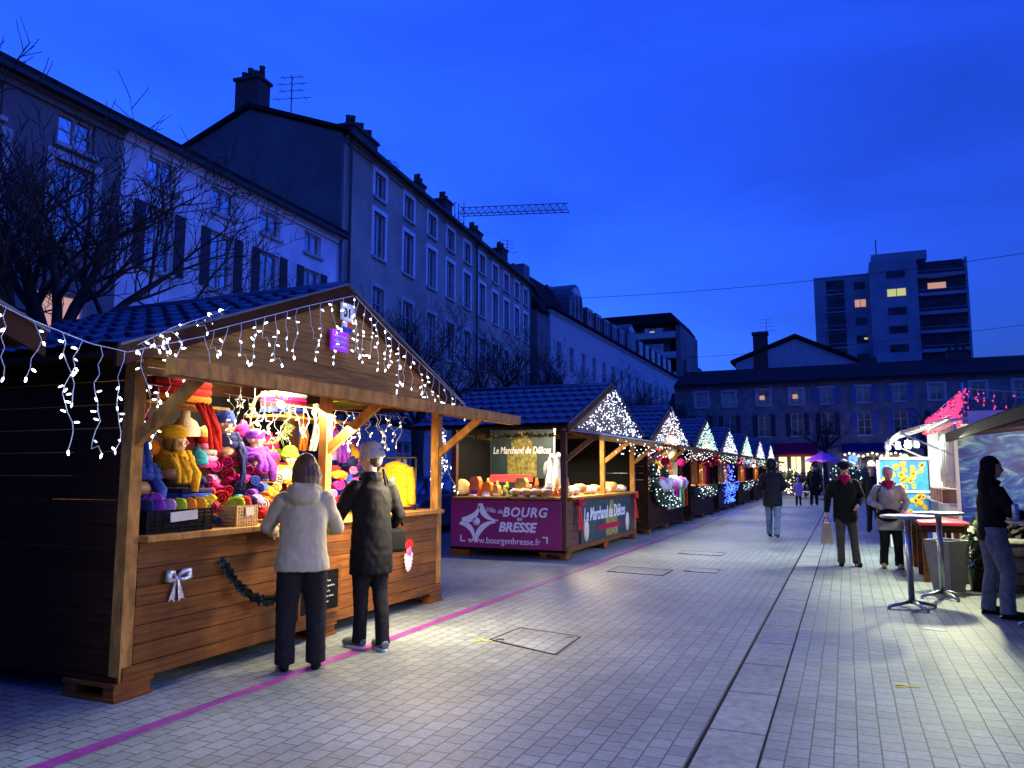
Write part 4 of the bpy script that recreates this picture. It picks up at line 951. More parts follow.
# shelves inside
sh = thing('display_shelf', (-5.6, 5.2, 1.1), 'stepped wooden display behind the heap of rolled scarves', 'shelf')
q = MB(); q.b2((-6.2, 4.1, 1.1), (-5.32, 6.0, 1.22)); q.b2((-6.2, 4.1, 1.221), (-5.62, 6.0, 1.42)); q.build('step', M['wood_light'], sh)
q = MB(); q.b2((-5.62, 4.95, 1.43), (-5.4, 4.98, 1.83)); q.b2((-5.62, 4.98, 1.80), (-5.4, 5.5, 1.83)); q.b2((-5.62, 5.47, 1.42), (-5.4, 5.5, 1.80)); q.build('crate', M['white'], sh)
q = MB(); q.b2((-6.0, 4.55, 1.43), (-5.7, 4.95, 1.86)); q.build('box', M['wood'], sh)
q = MB(); q.b2((-5.9, 5.9, 1.44), (-5.4, 6.75, 1.47)); q.b2((-5.9, 6.7, 1.1), (-5.42, 6.75, 1.44)); q.build('step', M['wood_light'], sh)
rnd = random.Random(5)
rolls = []
def W(px, py, x): return atX(px, py, x)
spec = [ # px, py (centre), x plane, radius, colour
 (216, 449, -5.42, .085, 'crimson'), (226, 462, -5.36, .075, 'magenta'), (214, 466, -5.36, .07, 'magenta'), (236, 447, -5.42, .07, 'lilac'), (212, 480, -5.3, .075, 'pink'),
 (228, 474, -5.3, .075, 'crimson'), (240, 462, -5.36, .06, 'crimson'), (250, 470, -5.34, .06, 'magenta'), (238, 485, -5.2, .065, 'navy'), (254, 480, -5.2, .06, 'blue'), (208, 494, -5.12, .075, 'red'), (222, 497, -5.05, .07, 'red'),
 (238, 500, -5.0, .065, 'teal'), (252, 494, -5.1, .06, 'purple'), (262, 488, -5.15, .07, 'blue'), (246, 507, -4.92, .05, 'pink'), (262, 504, -4.95, .065, 'white'), (274, 500, -5.0, .055, 'blue'),
 (203, 508, -4.95, .06, 'yellow'), (213, 508, -4.9, .06, 'crimson'), (192, 500, -5.05, .07, 'brown'), (199, 512, -4.85, .065, 'cream'), (188, 512, -4.85, .06, 'grey'), (268, 466, -5.4, .07, 'magenta'), (280, 478, -5.25, .07, 'cream'), (288, 486, -5.2, .07, 'orange'),
 (276, 488, -5.15, .06, 'gold'), (296, 494, -5.05, .07, 'orange'), (284, 498, -5.0, .06, 'mustard'), (306, 490, -5.1, .07, 'yellow'), (290, 508, -4.9, .055, 'green'), (280, 515, -4.84, .05, 'navy'), (271, 517, -4.82, .05, 'black'), (300, 505, -4.9, .05, 'brown'),
 (258, 472, -5.32, .055, 'crimson'), (246, 478, -5.22, .05, 'magenta'), (336, 470, -5.3, .06, 'red'), (346, 478, -5.2, .06, 'blue'), (354, 470, -5.3, .06, 'pink'), (338, 485, -5.1, .07, 'magenta'), (350, 490, -5.05, .07, 'magenta'), (342, 500, -4.95, .07, 'crimson'), (334, 508, -4.88, .06, 'green'), (354, 503, -4.9, .06, 'magenta'), (330, 494, -5.05, .06, 'pink'),
 (362, 482, -5.15, .06, 'crimson'), (364, 496, -5.0, .06, 'teal'), (228, 490, -5.15, .06, 'crimson'), (232, 510, -4.88, .05, 'blue'), (216, 520, -4.8, .045, 'navy'), (264, 478, -5.25, .055, 'navy'), (244, 456, -5.4, .05, 'purple')]
cntc = {}; used_l = {}
for k, (px, py, x, r_, c_) in enumerate(spec):
    p = W(px, py, x); r_ = r_ * .92
    nm = cntc.get(c_, 0); cntc[c_] = nm + 1
    where = 'high in the heap' if py < 470 else ('halfway up the heap' if py < 495 else 'low on the counter')
    side_ = 'behind the two shoppers' if px > 320 else ('nearest the black basket' if px < 215 else ('above the wicker basket' if px < 245 else ('just right of the wicker basket' if px < 272 else 'beside the beige jacket')))
    lb_ = f'{c_} rolled scarf {where}, {side_}'; q_ = used_l.get(lb_, 0); used_l[lb_] = q_ + 1
    spiral_roll((p.x - .1, p.y, p.z - r_), r_, .2, c_, ('', 'other ', 'third ')[q_] + lb_ if q_ else lb_, tilt=rnd.uniform(0, 6))
# filler folded knits underneath (each a folded pile)
def folded(p, w_, d, h, cols, label, group='folded knits on the knitwear display'):
    m = MB(); n = len(cols); t = thing('folded_knits', p, label, 'knitwear', group)
    for k, c_ in enumerate(cols):
        m = MB(); z = p[2] + h * (k + .5) / n; hh = h / n * .5
        m.tube([(p[0] + d * .5, p[1] - w_ / 2, z), (p[0] + d * .5, p[1] + w_ / 2, z)], hh, 10)
        m.b2((p[0] - d / 2, p[1] - w_ / 2, z - hh), (p[0] + d / 2, p[1] + w_ / 2, z + hh * .96)); m.build('folded_knit', CL[c_], t)
folded(W(187, 500, -5.1) - Vector((0, 0, .02)), .32, .2, .12, ['navy', 'blue', 'navy'], 'stack of blue folded knits left of the scarf heap')
folded(W(197, 468, -5.4), .22, .2, .28, ['magenta', 'pink', 'grey', 'pink', 'red'], 'pile of pink and grey folded knits beside the mannequin')
folded(W(172, 487, -5.35), .35, .2, .2, ['black', 'brown', 'black'], 'dark folded knits under the yellow scarf')
folded(W(318, 515, -4.85), .3, .2, .12, ['cream', 'grey'], 'pale folded knits hidden behind the beige jacket')
folded((-5.55, 7.0, 1.11), .7, .3, .3, ['navy', 'purple', 'teal', 'navy'], 'stack of dark folded knits at the right end of the counter')
folded((-5.0, 4.25, 1.11), .3, .35, .16, ['black', 'navy'], 'black folded knits at the left end of the counter')
# crumpled knits stuffed between the rolls
def crumple(p, r, mt, label, sq=.7):
    m = MB(); m.ball(p, r, 26, 18, sc_=(.9, 1.15, sq)); n = Vector((3 * p[0] + r * 50, p[1] * 7, 0)); vs = []
    for v in m.v:
        d = Vector(v) - Vector(p); f = noise.noise(d * 16 + n) * .55 + noise.noise(d * 38 + n) * .3; f2 = math.sin(d.y * 75 + 5 * noise.noise(d * 9 + n)) * .07
        vs.append(tuple(Vector(p) + d * (1 + f + f2)))
    m.v = vs; tag(m.build('crumpled_knit', CL[mt]), label, 'knitwear', 'crumpled knits stuffed between the scarves')
for k, (px, py, x, r_, mt, l) in enumerate(((196, 518, -4.78, .07, 'green', 'green knit crumpled against the black basket'), (208, 500, -5.0, .07, 'yellow', 'yellow knit crumpled under the red scarf rolls'), (271, 497, -4.95, .09, 'orange', 'orange knit crumpled in the middle of the counter'),
    (282, 503, -4.86, .08, 'mustard', 'mustard knit crumpled beside the orange one'), (265, 512, -4.84, .07, 'red', 'red knit crumpled right of the wicker basket'), (268, 458, -5.35, .09, 'magenta', 'magenta knit crumpled below the purple scarf'),
    (246, 466, -5.38, .08, 'navy', 'navy knit crumpled high in the heap'), (232, 478, -5.25, .08, 'magenta', 'magenta knit crumpled in the middle of the heap'), (214, 487, -5.2, .07, 'magenta', 'pinkish knit crumpled left in the heap'), (255, 500, -4.9, .07, 'lilac', 'lilac knit crumpled low in the heap'),
    (288, 476, -5.25, .1, 'cream', 'cream knit crumpled below the lime beanie'), (300, 484, -5.15, .1, 'gold', 'golden knit crumpled behind the beige jacket'), (228, 505, -4.95, .06, 'orange', 'small orange knit crumpled above the wicker basket'), (348, 462, -5.35, .09, 'navy', 'navy knit crumpled under the purple jumper'),
    (340, 475, -5.2, .08, 'orange', 'orange knit crumpled between the two shoppers'), (355, 484, -5.1, .09, 'magenta', 'bright magenta knit crumpled between the two shoppers'), (196, 482, -5.25, .08, 'navy', 'navy knit crumpled under the pink folded pile'), (154, 500, -4.95, .08, 'purple', 'purple knit crumpled behind the black basket'), (150, 478, -5.2, .09, 'green', 'green patterned knit crumpled at the left post'))):
    crumple(tuple(W(px, py, x)), r_, mt, l)
# small beanies set out between the mannequins
for k, (px, py, x, mt, l) in enumerate(((197, 462, -5.3, 'teal', 'small teal beanie on the pink folded pile'), (150, 452, -5.3, 'orange', 'small orange beanie at the left of the yellow beret'), (270, 446, -5.6, 'crimson', 'small crimson beanie right of the purple headband'), (305, 470, -5.5, 'orange', 'small orange beanie beside the lime beanie mannequin'), (243, 434, -5.65, 'magenta', 'small magenta beanie between the blue and purple mannequins'),
    (318, 478, -5.4, 'teal', 'teal beanie behind the beige jacket'), (352, 456, -5.5, 'mustard', 'mustard beanie below the purple jumpers'), (334, 458, -5.5, 'lilac', 'lilac beanie below the purple jumpers'))):
    p = W(px, py, x); m = MB(); m.lathe(tuple(p), [(.085, -.03), (.095, -.02), (.095, .01), (.085, .02), (.088, .03), (.075, .075), (.04, .105), (.001, .112)], 16)
    m.ball((p.x, p.y, p.z + .12), .028, 8, 6, jit=.2); tag(m.build('beanie', CL[mt]), l, 'hat', 'beanies set out in the knitwear chalet')
# baskets with hats
def basket(p, w_, d, h, mt, label, hats, lab=True, cat='basket'):
    t = thing('basket', p, label, cat, 'baskets on the knitwear counter'); m = MB(); x, y_, z = p
    for k in range(6):
        zz = z + h * k / 6 + .004
        for a, b in (((x - d / 2, y_ - w_ / 2), (x + d / 2, y_ - w_ / 2)), ((x + d / 2, y_ - w_ / 2), (x + d / 2, y_ + w_ / 2)), ((x + d / 2, y_ + w_ / 2), (x - d / 2, y_ + w_ / 2)), ((x - d / 2, y_ + w_ / 2), (x - d / 2, y_ - w_ / 2))):
            m.beam((*a, zz + h / 14), (*b, zz + h / 14), .01, h / 7.5)
    for k in range(9):
        yy = y_ - w_ / 2 + w_ * k / 8; m.box((x + d / 2 + .004, yy, z + h / 2), (.008, .012, h))
    m.b2((x - d / 2, y_ - w_ / 2, z), (x + d / 2, y_ + w_ / 2, z + .01)); m.build('wicker', mt, t)
    if lab: q = MB(); q.box((x + d / 2 + .016, y_ + .02, z + h * .7), (.004, w_ * .42, h * .42), rx=.05); q.build('price_label', M['paper_label'], t)
    n = len(hats)
    for k, c_ in enumerate(hats):
        yy = y_ - w_ / 2 + w_ * (k + .5) / n; m = MB(); m.ball((x, yy, z + h + .0), .11, 12, 8, sc_=(.95, .34, .85), jit=.05)
        o = m.build('knitted_hat', CL[c_]); o.rotation_euler = (-.45, 0, 0); tag(o, f'{c_} knitted hat tucked in the {"black" if mt is BLK else "wicker"} basket', 'hat', 'hats in baskets')
M['paper_label'] = mat('paper_label', (.5, .48, .45), .7); BLK = M['black']; WIC = mat('wicker', (.42, .26, .10), .7, 0, .3, 40, .3)
p = W(168, 528, -4.72); basket((-4.78, p.y + .03, 1.102), .62, .3, .17, BLK, 'black slatted basket of bright hats at the left end of the counter', ['navy', 'purple', 'lilac', 'green', 'orange', 'mustard'])
p = W(241, 520, -4.72); basket((-4.76, p.y, 1.102), .24, .2, .17, WIC, 'small wicker basket with white label in the middle of the counter', ['green', 'red', 'navy'])
# mannequins
def skinmesh(mb, voxel, smooth=2, wr=0, wscale=9, seed=0):
    """merge overlapping solids into one continuous surface"""
    me = mb.mesh('tmp', M['skin']); o = bpy.data.objects.new('tmp', me); COL.objects.link(o)
    rm = o.modifiers.new('r', 'REMESH'); rm.mode = 'VOXEL'; rm.voxel_size = voxel; rm.adaptivity = 0
    sm = o.modifiers.new('s', 'SMOOTH'); sm.factor = .5; sm.iterations = smooth
    me2 = bpy.data.meshes.new_from_object(o.evaluated_get(bpy.context.evaluated_depsgraph_get()))
    bpy.data.objects.remove(o); bpy.data.meshes.remove(me)
    if wr:
        nn = [v.normal.copy() for v in me2.vertices]
        for v, n_ in zip(me2.vertices, nn):
            c = v.co; f = noise.noise(Vector((c.x * wscale + seed, c.y * wscale, c.z * wscale * .55))) + .5 * noise.noise(Vector((c.x * 22 + seed, c.y * 22, c.z * 16)))
            f2 = abs(noise.noise(Vector((c.x * 5 + seed, c.y * 5, c.z * 13)))) 
            v.co = c + n_ * (f * wr - f2 * wr * .8)
    me2.polygons.foreach_set('use_smooth', [True] * len(me2.polygons)); me2.update(); return me2
def head_mb(mb, c, yaw=0, pitch=0, s=1.0, neck=True):
    """head centred at c, looking along +Y before yaw/pitch. height .23*s"""
    Mx = Matrix.Translation(c) @ Matrix.Rotation(yaw, 4, 'Z') @ Matrix.Rotation(pitch, 4, 'X') @ Matrix.Scale(s, 4)
    old = mb.T; mb.T = Mx if old is None else old @ Mx
    mb.ball((0, -.01, .025), .1, 20, 14, sc_=(.76, .95, .92)); mb.ball((0, .022, -.035), .07, 18, 12, sc_=(.82, .95, 1.05)); mb.ball((0, .052, -.082), .03, 10, 8, sc_=(1.1, .9, .8))
    mb.tube([(0, .082, .018), (0, .100, -.012), (0, .106, -.026)], [.009, .012, .015], 8); mb.ball((.010, .094, -.03), .009, 6, 5); mb.ball((-.010, .094, -.03), .009, 6, 5)
    mb.ball((0, .080, -.055), .014, 10, 6, sc_=(1.7, .8, .42)); mb.ball((0, .079, -.064), .013, 10, 6, sc_=(1.5, .8, .45))
    mb.ball((0, .07, .03), .02, 10, 6, sc_=(2.6, .7, .4))
    for sx in (-1, 1):
        mb.ball((sx * .078, -.005, -.005), .024, 8, 8, sc_=(.35, .7, 1.2)); mb.ball((sx * .042, .058, -.028), .03, 8, 6, sc_=(.8, .7, .8))
    mb.T = old
    return Mx
def face_paint(me, Mx, mats):
    """mark eyes, brows and lips on the same surface"""
    for q in mats: me.materials.append(q)
    inv = Mx.inverted(); idx = []
    for p in me.polygons:
        c = inv @ p.center; k = 0
        if c.y > .03:
            for sx in (-1, 1):
                if ((c.x - sx * .031) / .014) ** 2 + ((c.z - .002) / .0065) ** 2 < 1: k = 1
                if ((c.x - sx * .033) / .02) ** 2 + ((c.z - .024) / .004) ** 2 < 1: k = 1
            if (c.x / .026) ** 2 + ((c.z + .060) / .009) ** 2 < 1 and c.y > .06: k = 2
        idx.append(k)
    me.polygons.foreach_set('material_index', idx)
M['eye'] = mat('dark_eye', (.03, .02, .015), .3); M['lip'] = mat('lips', (.40, .09, .08), .45)
def mannequin(c, yaw, label, hat, hatstyle, scarf, hair=None, s=1.0):
    t = thing('mannequin_head', (c[0], c[1], c[2] - .3), label, 'mannequin', 'mannequin heads modelling hats')
    b = MB(); Mx = head_mb(b, c, yaw, 0, s); b.tube([(c[0], c[1], c[2] - .06), (c[0], c[1], c[2] - .2)], [.05, .055], 12); b.ball((c[0], c[1], c[2] - .26), .12, 16, 8, sc_=(1, 1.1, .55))
    me = skinmesh(b, .006, 1); me.materials.clear(); face_paint(me, Mx, [M['skin_pale'], M['eye'], M['lip']])
    me.transform(Matrix.Translation(-OFF[t])); o = bpy.data.objects.new('bust', me); COL.objects.link(o); o.parent = t
    h = MB(); old = Mx
    h.T = Mx
    if hatstyle == 'beanie':
        h.lathe((0, -.012, .03), [(.001, .125), (.05, .118), (.085, .085), (.103, .03), (.106, .012), (.104, -.0)], 22); h.lathe((0, -.010, .025), [(.09, .03), (.111, .028), (.113, .005), (.111, -.018), (.098, -.02), (.09, -.01)], 22)
    elif hatstyle == 'beret':
        h.lathe((0, -.03, .05), [(.001, .10), (.07, .098), (.125, .06), (.14, .02), (.12, -.01), (.095, -.035)], 22)
    else:
        h.lathe((0, -.012, .03), [(.085, .06), (.103, .055), (.108, .02), (.107, -.01), (.104, -.03), (.095, -.03)], 22); 
    h.T = None; h.build('hat', CL[hat], t)
    if hair:
        q = MB(); q.T = Mx; q.ball((0, -.03, -.01), .098, 14, 10, sc_=(1, .9, 1.15)); q.tube([(.07, -.0, .03), (.082, .0, -.06), (.07, .02, -.16)], [.02, .028, .014], 8); q.tube([(-.07, -.0, .03), (-.082, .0, -.06), (-.07, .02, -.16)], [.02, .028, .014], 8); q.T = None; q.build('hair', CL[hair], t)
    if scarf:
        q = MB(); cx_, cy_, cz_ = c
        for k, (rr, zz) in enumerate(((.10, -.13), (.125, -.17), (.135, -.215))):
            q.tube([(cx_ + rr * math.cos(a * .524), cy_ + rr * 1.05 * math.sin(a * .524), cz_ + zz * s + .012 * math.sin(a * 1.7 + k)) for a in range(13)], .034, 8)
        fx = cx_ + .13
        q.tube([(fx - .02, cy_ + .03, cz_ - .18), (fx + .04, cy_ + .06, cz_ - .28), (fx + .05, cy_ + .05, cz_ - .42)], [.04, .05, .03], 8)
        q.build('scarf', CL[scarf], t)
    return t
HX = lambda px, py, x: tuple(atX(px, py, x))
mannequin(HX(176, 441, -5.15), R(-50), 'mannequin head with mustard beret and long yellow scarf at the left of the knitwear chalet', 'mustard', 'beret', 'mustard', 'brown', .90)
mannequin(HX(226, 424, -5.45), R(-75), 'mannequin head with blue beanie and blue scarf', 'blue', 'beanie', 'navy', None, .92)
mannequin(HX(256, 439, -5.4), R(-75), 'mannequin head with purple headband and purple scarf', 'purple', 'band', 'purple', None, .90)
mannequin(HX(290, 458, -5.45), R(-128), 'front facing mannequin head with lime green beanie and scarf', 'green', 'beanie', 'green', None, .88)
mannequin(HX(275, 457, -5.75), R(-100), 'smaller mannequin head with green hat behind the lime beanie', 'green', 'beanie', 'magenta', None, .75)
mannequin(HX(141, 455, -5.2), R(-60), 'mannequin head wrapped in blue scarf at the far left of the opening', 'black', 'band', 'blue', 'brown', .8)
# draped scarves
def drape(pts, w_, mt, label, name='hanging_scarf', cat='scarf', folds=4, group=None):
    m = MB(); pts = [Vector(p) for p in pts]; k = len(pts)
    for f in range(folds):
        o = (f - (folds - 1) / 2) * w_ / folds
        m.tube([p + Vector((.02 * math.sin(f * 2 + i), o * (1 + .15 * math.sin(i * 1.7 + f)), .01 * math.sin(f + i))) for i, p in enumerate(pts)], [w_ / folds * (.62 + .12 * math.sin(i * 2.1 + f)) for i in range(k)], 7)
    return tag(m.build(name, CL[mt]), label, cat, group)
def dr(px0, py0, px1, py1, x, w_, mt, label, **kw):
    a = W(px0, py0, x); b = W(px1, py1, x + .06); drape([a, a.lerp(b, .25) + Vector((.02, 0, 0)), a.lerp(b, .6) + Vector((.03, .0, 0)), b], w_, mt, label, **kw)
dr(203, 404, 216, 448, -5.2, .17, 'red', 'bright red fluffy scarf hanging beside the cream bust', folds=5)
dr(176, 456, 184, 482, -4.95, .17, 'mustard', 'yellow scarf hanging down below the mustard beret', folds=5)
dr(136, 398, 140, 430, -5.1, .13, 'crimson', 'dark pink scarf hanging at the left post')
dr(140, 440, 138, 478, -5.15, .16, 'blue', 'blue patterned scarf hanging at the left edge of the opening')
dr(338, 432, 344, 462, -5.4, .25, 'purple', 'purple knitted jumper hanging behind the middle post', folds=5, cat='jumper')
dr(352, 440, 350, 470, -5.6, .25, 'purple', 'darker purple jumper hanging next to the first', folds=4, cat='jumper')
dr(330, 420, 332, 445, -5.6, .2, 'red', 'red jumper hanging behind the middle post', folds=3, cat='jumper')
dr(300, 412, 302, 450, -5.7, .12, 'orange', 'orange scarf hanging behind the wreath')
dr(316, 405, 312, 450, -5.5, .1, 'cream', 'long cream scarf hanging left of the middle post')
dr(242, 450, 240, 490, -5.2, .08, 'navy', 'long navy scarf hanging from the blue beanie mannequin', folds=3)
dr(262, 455, 262, 470, -5.2, .2, 'purple', 'purple scarf draped over the scarf rolls', folds=4)
# red folded knits high up, cream bust form
folded(W(172, 402, -5.5), .62, .25, .2, ['orange', 'red', 'red'], 'red folded knits on the highest shelf at the left')
bf = MB(); p = W(184, 448, -5.7)
bf.lathe((p.x, p.y, p.z - .1), [(.12, 0), (.145, .16), (.135, .28), (.10, .35), (.045, .39), (.04, .46), (.001, .47)], 18); tag(bf.build('tailor_bust', CL['cream']), 'cream tailor bust standing behind the mustard beret', 'mannequin')
bf = MB(); p = W(206, 450, -5.8); bf.lathe((p.x, p.y, p.z - .1), [(.12, 0), (.14, .15), (.12, .26), (.07, .32), (.03, .34)], 18); tag(bf.build('tailor_bust', CL['gold']), 'beige tailor bust under the red fluffy scarf', 'mannequin')
folded(W(283, 413, -5.6), .42, .25, .22, ['blue', 'red', 'magenta', 'white'], 'striped pink, white and blue knits piled high behind the wreath')
folded(W(345, 404, -5.6), .55, .25, .14, ['green', 'yellow'], 'lime folded knits right of the middle post')
shf = MB(); a = W(280, 416, -5.6); shf.b2((-5.8, a.y - .3, a.z - .03), (-5.4, a.y + 1.4, a.z - .005)); a = W(172, 404, -5.5); shf.b2((-5.75, a.y - .45, a.z - .03), (-5.3, a.y + .5, a.z - .005))
tag(shf.build('wall_shelf', M['wood_light']), 'high plank shelves inside the knitwear chalet', 'shelf')
# wreath ring, wire stars, red star
wr = thing('wreath', atX(268, 430, -5.5), 'large twig ring wreath with white pompon and pine hanging in the knitwear chalet', 'wreath')
m = MB(); c = atX(268, 418, -5.5)
for k in range(3): m.tube([c + Vector((.01 * k, .27 * math.cos(a * .3) + .01 * math.sin(a * 2 + k), .27 * math.sin(a * .3) + .01 * math.cos(a * 3 + k))) for a in range(22)], .008, 5)
m.build('ring', M['wood_light'], wr)
m = MB(); q_ = atX(281, 405, -5.45); m.ball(q_, .045, 12, 8); m.build('pompon', CL['white'], wr)
m = MB(); rr_ = random.Random(3)
for k in range(90):
    a = rr_.uniform(-.9, .9); p = c + Vector((.02, .27 * math.cos(a), .27 * math.sin(a))); d = Vector((rr_.uniform(-.2, .6), rr_.uniform(-1, 1), rr_.uniform(-1, .6))).normalized() * .11; m.tube([p, p + d], .004, 3)
m.build('pine_sprig', mat('pine_sprig', (.20, .26, .10), .7), wr)
def star(c, r, mt, label, sp=5, th=.006):
    m = MB(); c = Vector(c); m.tube([c + Vector((0, (r if k % 2 == 0 else r * .42) * math.sin(k * math.pi / sp), (r if k % 2 == 0 else r * .42) * math.cos(k * math.pi / sp))) for k in range(2 * sp + 1)], th, 4); m.tube([c + Vector((0, 0, r)), c + Vector((0, 0, r + .2))], .003, 3)
    tag(m.build('wire_star', mt), label, 'star', 'wire stars hanging in the knitwear chalet')
star(atX(254, 418, -5.4), .10, M['wire'], 'white wire star hanging left inside the wreath'); star(atX(264, 425, -5.3), .12, M['wire'], 'larger white wire star hanging in the middle of the wreath'); star(atX(240, 402, -5.3), .07, M['wire'], 'small wire star hanging above the blue beanie'); star(atX(303, 430, -5.4), .06, M['wire'], 'small wire star hanging near the cream scarf')
rs = MB(); c = atX(388 + 14, 398, -4.9); rs.prism([c + Vector((0, (.11 if k % 2 == 0 else .045) * math.sin(k * math.pi / 5), (.11 if k % 2 == 0 else .045) * math.cos(k * math.pi / 5))) for k in range(10)], (.02, 0, 0)); tag(rs.build('paper_star', emit('lit_red_star', (1, .12, .16), 1.2, False)), 'lit red paper star hanging above the grey beanie', 'star')
# yellow jacket on rail at the right end
rl_ = MB(); rl_.tube([(-5.9, 8.1, 1.72), (-4.75, 8.1, 1.72)], .012, 6); rl_.tube([(-5.9, 8.1, 1.1), (-5.9, 8.1, 1.72)], .012, 6); rl_.tube([(-4.75, 8.1, 1.1), (-4.75, 8.1, 1.72)], .012, 6)
tag(rl_.build('clothes_rail', M['iron']), 'dark clothes rail at the right end of the knitwear counter', 'clothes rail')
jk = thing('jacket', (-5.05, 8.1, 1.12), 'mustard yellow jacket on a hanger at the right end of the knitwear chalet', 'jacket')
m = MB(); jx = -5.02
m.lathe((jx, 8.1, 1.14), [(.22, 0), (.21, .25), (.20, .42), (.15, .50), (.06, .54)], 20, sy=.5)
m.tube([(jx - .17, 8.1, 1.6), (jx - .23, 8.08, 1.4), (jx - .25, 8.06, 1.16)], [.06, .06, .05], 8); m.tube([(jx + .17, 8.1, 1.6), (jx + .23, 8.08, 1.4), (jx + .25, 8.06, 1.16)], [.06, .06, .05], 8)
me = skinmesh(m, .012, 2, .012); me.materials.clear(); me.materials.append(CL['mustard']); me.transform(Matrix.Translation(-OFF[jk])); o = bpy.data.objects.new('cloth', me); COL.objects.link(o); o.parent = jk
m = MB(); m.tube([(jx - .18, 8.1, 1.62), (jx, 8.1, 1.69), (jx + .18, 8.1, 1.62)], .008, 5); m.tube([(jx, 8.1, 1.69), (jx, 8.1, 1.73)], .004, 4); m.build('hanger', M['steel'], jk)
m = MB(); m.box((jx + .02, 7.985, 1.45), (.04, .005, .08), ry=.6); m.build('price_tag', M['white'], jk)

# decorations on the front of the near chalet
bw = thing('ribbon_bow', (-4.56, 4.55, .75), 'glittery silver bow pinned on the planks of the near chalet', 'bow')
c = atX(176, 578, -4.575); m = MB(); m.ball(c, .022, 8, 6, sc_=(.8, 1, 1))
for sy in (-1, 1):
    m.tube([c, c + Vector((.02, sy * .05, .045)), c + Vector((.03, sy * .09, .05)), c + Vector((.03, sy * .1, .0)), c + Vector((.02, sy * .05, -.012)), c], [.008, .022, .026, .026, .018, .008], 8)
    m.prism([c + Vector((.004, sy * .005, 0)), c + Vector((.01, sy * .02, -.02)), c + Vector((.012, sy * .075, -.16)), c + Vector((.012, sy * .045, -.145)), c + Vector((.012, sy * .02, -.17))], (.006, 0, 0))
m.build('ribbon', mat('silver_glitter', (.6, .6, .62), .35, .7, .5, 120, .4), bw)
def garland(pts, r, label, mt='leaf', n=500, lights=None, name='garland', cat='garland', group=None, ls=.06):
    rnd = random.Random(len(label)); pts = [Vector(p) for p in pts]; t = thing(name, min(pts, key=lambda p: p.z), label, cat, group); m = MB(); m.tube(pts, .008, 5)
    for k in range(n):
        f = rnd.random() * (len(pts) - 1); i = int(f); p = pts[i].lerp(pts[i + 1], f - i); d = Vector((rnd.gauss(0, 1), rnd.gauss(0, 1), rnd.gauss(0, 1))).normalized(); c = p + d * r * rnd.uniform(.2, 1); v = d.orthogonal().normalized() * ls * .25
        m._a([c - d * ls * .5, c + v, c + d * ls * .5, c - v], [(0, 1, 2, 3)])
    m.build('foliage', M[mt], t)
    if lights:
        b = MB()
        for k in range(int(lights[1])):
            f = rnd.random() * (len(pts) - 1); i = int(f); p = pts[i].lerp(pts[i + 1], f - i); d = Vector((abs(rnd.gauss(0, 1)), rnd.gauss(0, 1), rnd.gauss(0, 1))).normalized(); b.ball(p + d * r * 1.05, .016, 5, 3)
        b.build('fairy_lights', M[lights[0]], t)['kind'] = 'stuff'
    return t
M['tinsel'] = mat('dark_green_tinsel', (.010, .022, .012), .5, 0, .4, 30)
pa = [atX(x, y, -4.53) for x, y in ((222, 561), (232, 578), (245, 592), (258, 600), (270, 602), (284, 596))]
garland(pa, .035, 'dark green tinsel garland drooping across the planks of the near chalet', 'tinsel', 700, ls=.05)
cb = thing('chalkboard', (-4.55, 6.5, .35), 'small chalkboard with handwritten prices between the two shoppers', 'sign')
p0 = atX(318, 572, -4.56); p1 = atX(337, 607, -4.56); y0_, y1_, z1_, z0_ = p0.y - .25, p1.y, p0.z, p1.z
m = MB(); m.b2((-4.575, y0_, z0_), (-4.56, y1_, z1_)); m.build('slate', M['black'], cb)
m = MB(); m.b2((-4.578, y0_ - .03, z0_ - .03), (-4.552, y0_, z1_ + .03)); m.b2((-4.578, y1_, z0_ - .03), (-4.552, y1_ + .03, z1_ + .03)); m.b2((-4.578, y0_, z1_), (-4.552, y1_, z1_ + .03)); m.b2((-4.578, y0_, z0_ - .03), (-4.552, y1_, z0_)); m.build('frame', M['wood'], cb)
m = MB()
for k in range(6):
    zz = z1_ - .05 - k * (z1_ - z0_ - .08) / 6; m.tube([(-4.556, y1_ - .2 + .012 * j, zz + .009 * math.sin(j * 2.3 + k)) for j in range(3 + (k * 5) % 11)], .003, 3)
m.build('chalk_writing', M['lettering'], cb)
sf = thing('santa_face_cutout', (-4.55, 7.9, .75), 'cardboard bearded Santa face with red hat pinned near the right end of the chalet front', 'decoration')  # Santa face decoration, simplified to beard, face and red hat
c = atX(408, 553, -4.575)
m = MB(); pts = []
for k in range(26):
    a = -math.pi * k / 25; w_ = .085 + (.012 if k % 2 else -.004); pts.append((c.x + .004, c.y + w_ * math.cos(a) * (1 if k % 2 else .97), c.z + .0 + (.19 + (.018 if k % 2 else -.01)) * math.sin(a)))
m.prism(pts, (.008, 0, 0)); m.build('beard', CL['white'], sf)
m = MB(); m.ball(c + Vector((.012, 0, .03)), .06, 14, 8, sc_=(.35, .95, .95)); m.ball(c + Vector((.034, 0, .015)), .014, 8, 6); m.build('face', CL['pink'], sf)
m = MB(); m.prism([c + Vector((.006, -.08, .06)), c + Vector((.006, .08, .06)), c + Vector((.006, .07, .12)), c + Vector((.006, .03, .15)), c + Vector((.006, -.03, .15)), c + Vector((.006, -.075, .11))], (.02, 0, 0)); m.build('hat', CL['red'], sf)
m = MB(); m.ball(c + Vector((.03, -.022, .035)), .007, 6, 4); m.ball(c + Vector((.03, .022, .035)), .007, 6, 4); m.build('eye', M['eye'], sf)

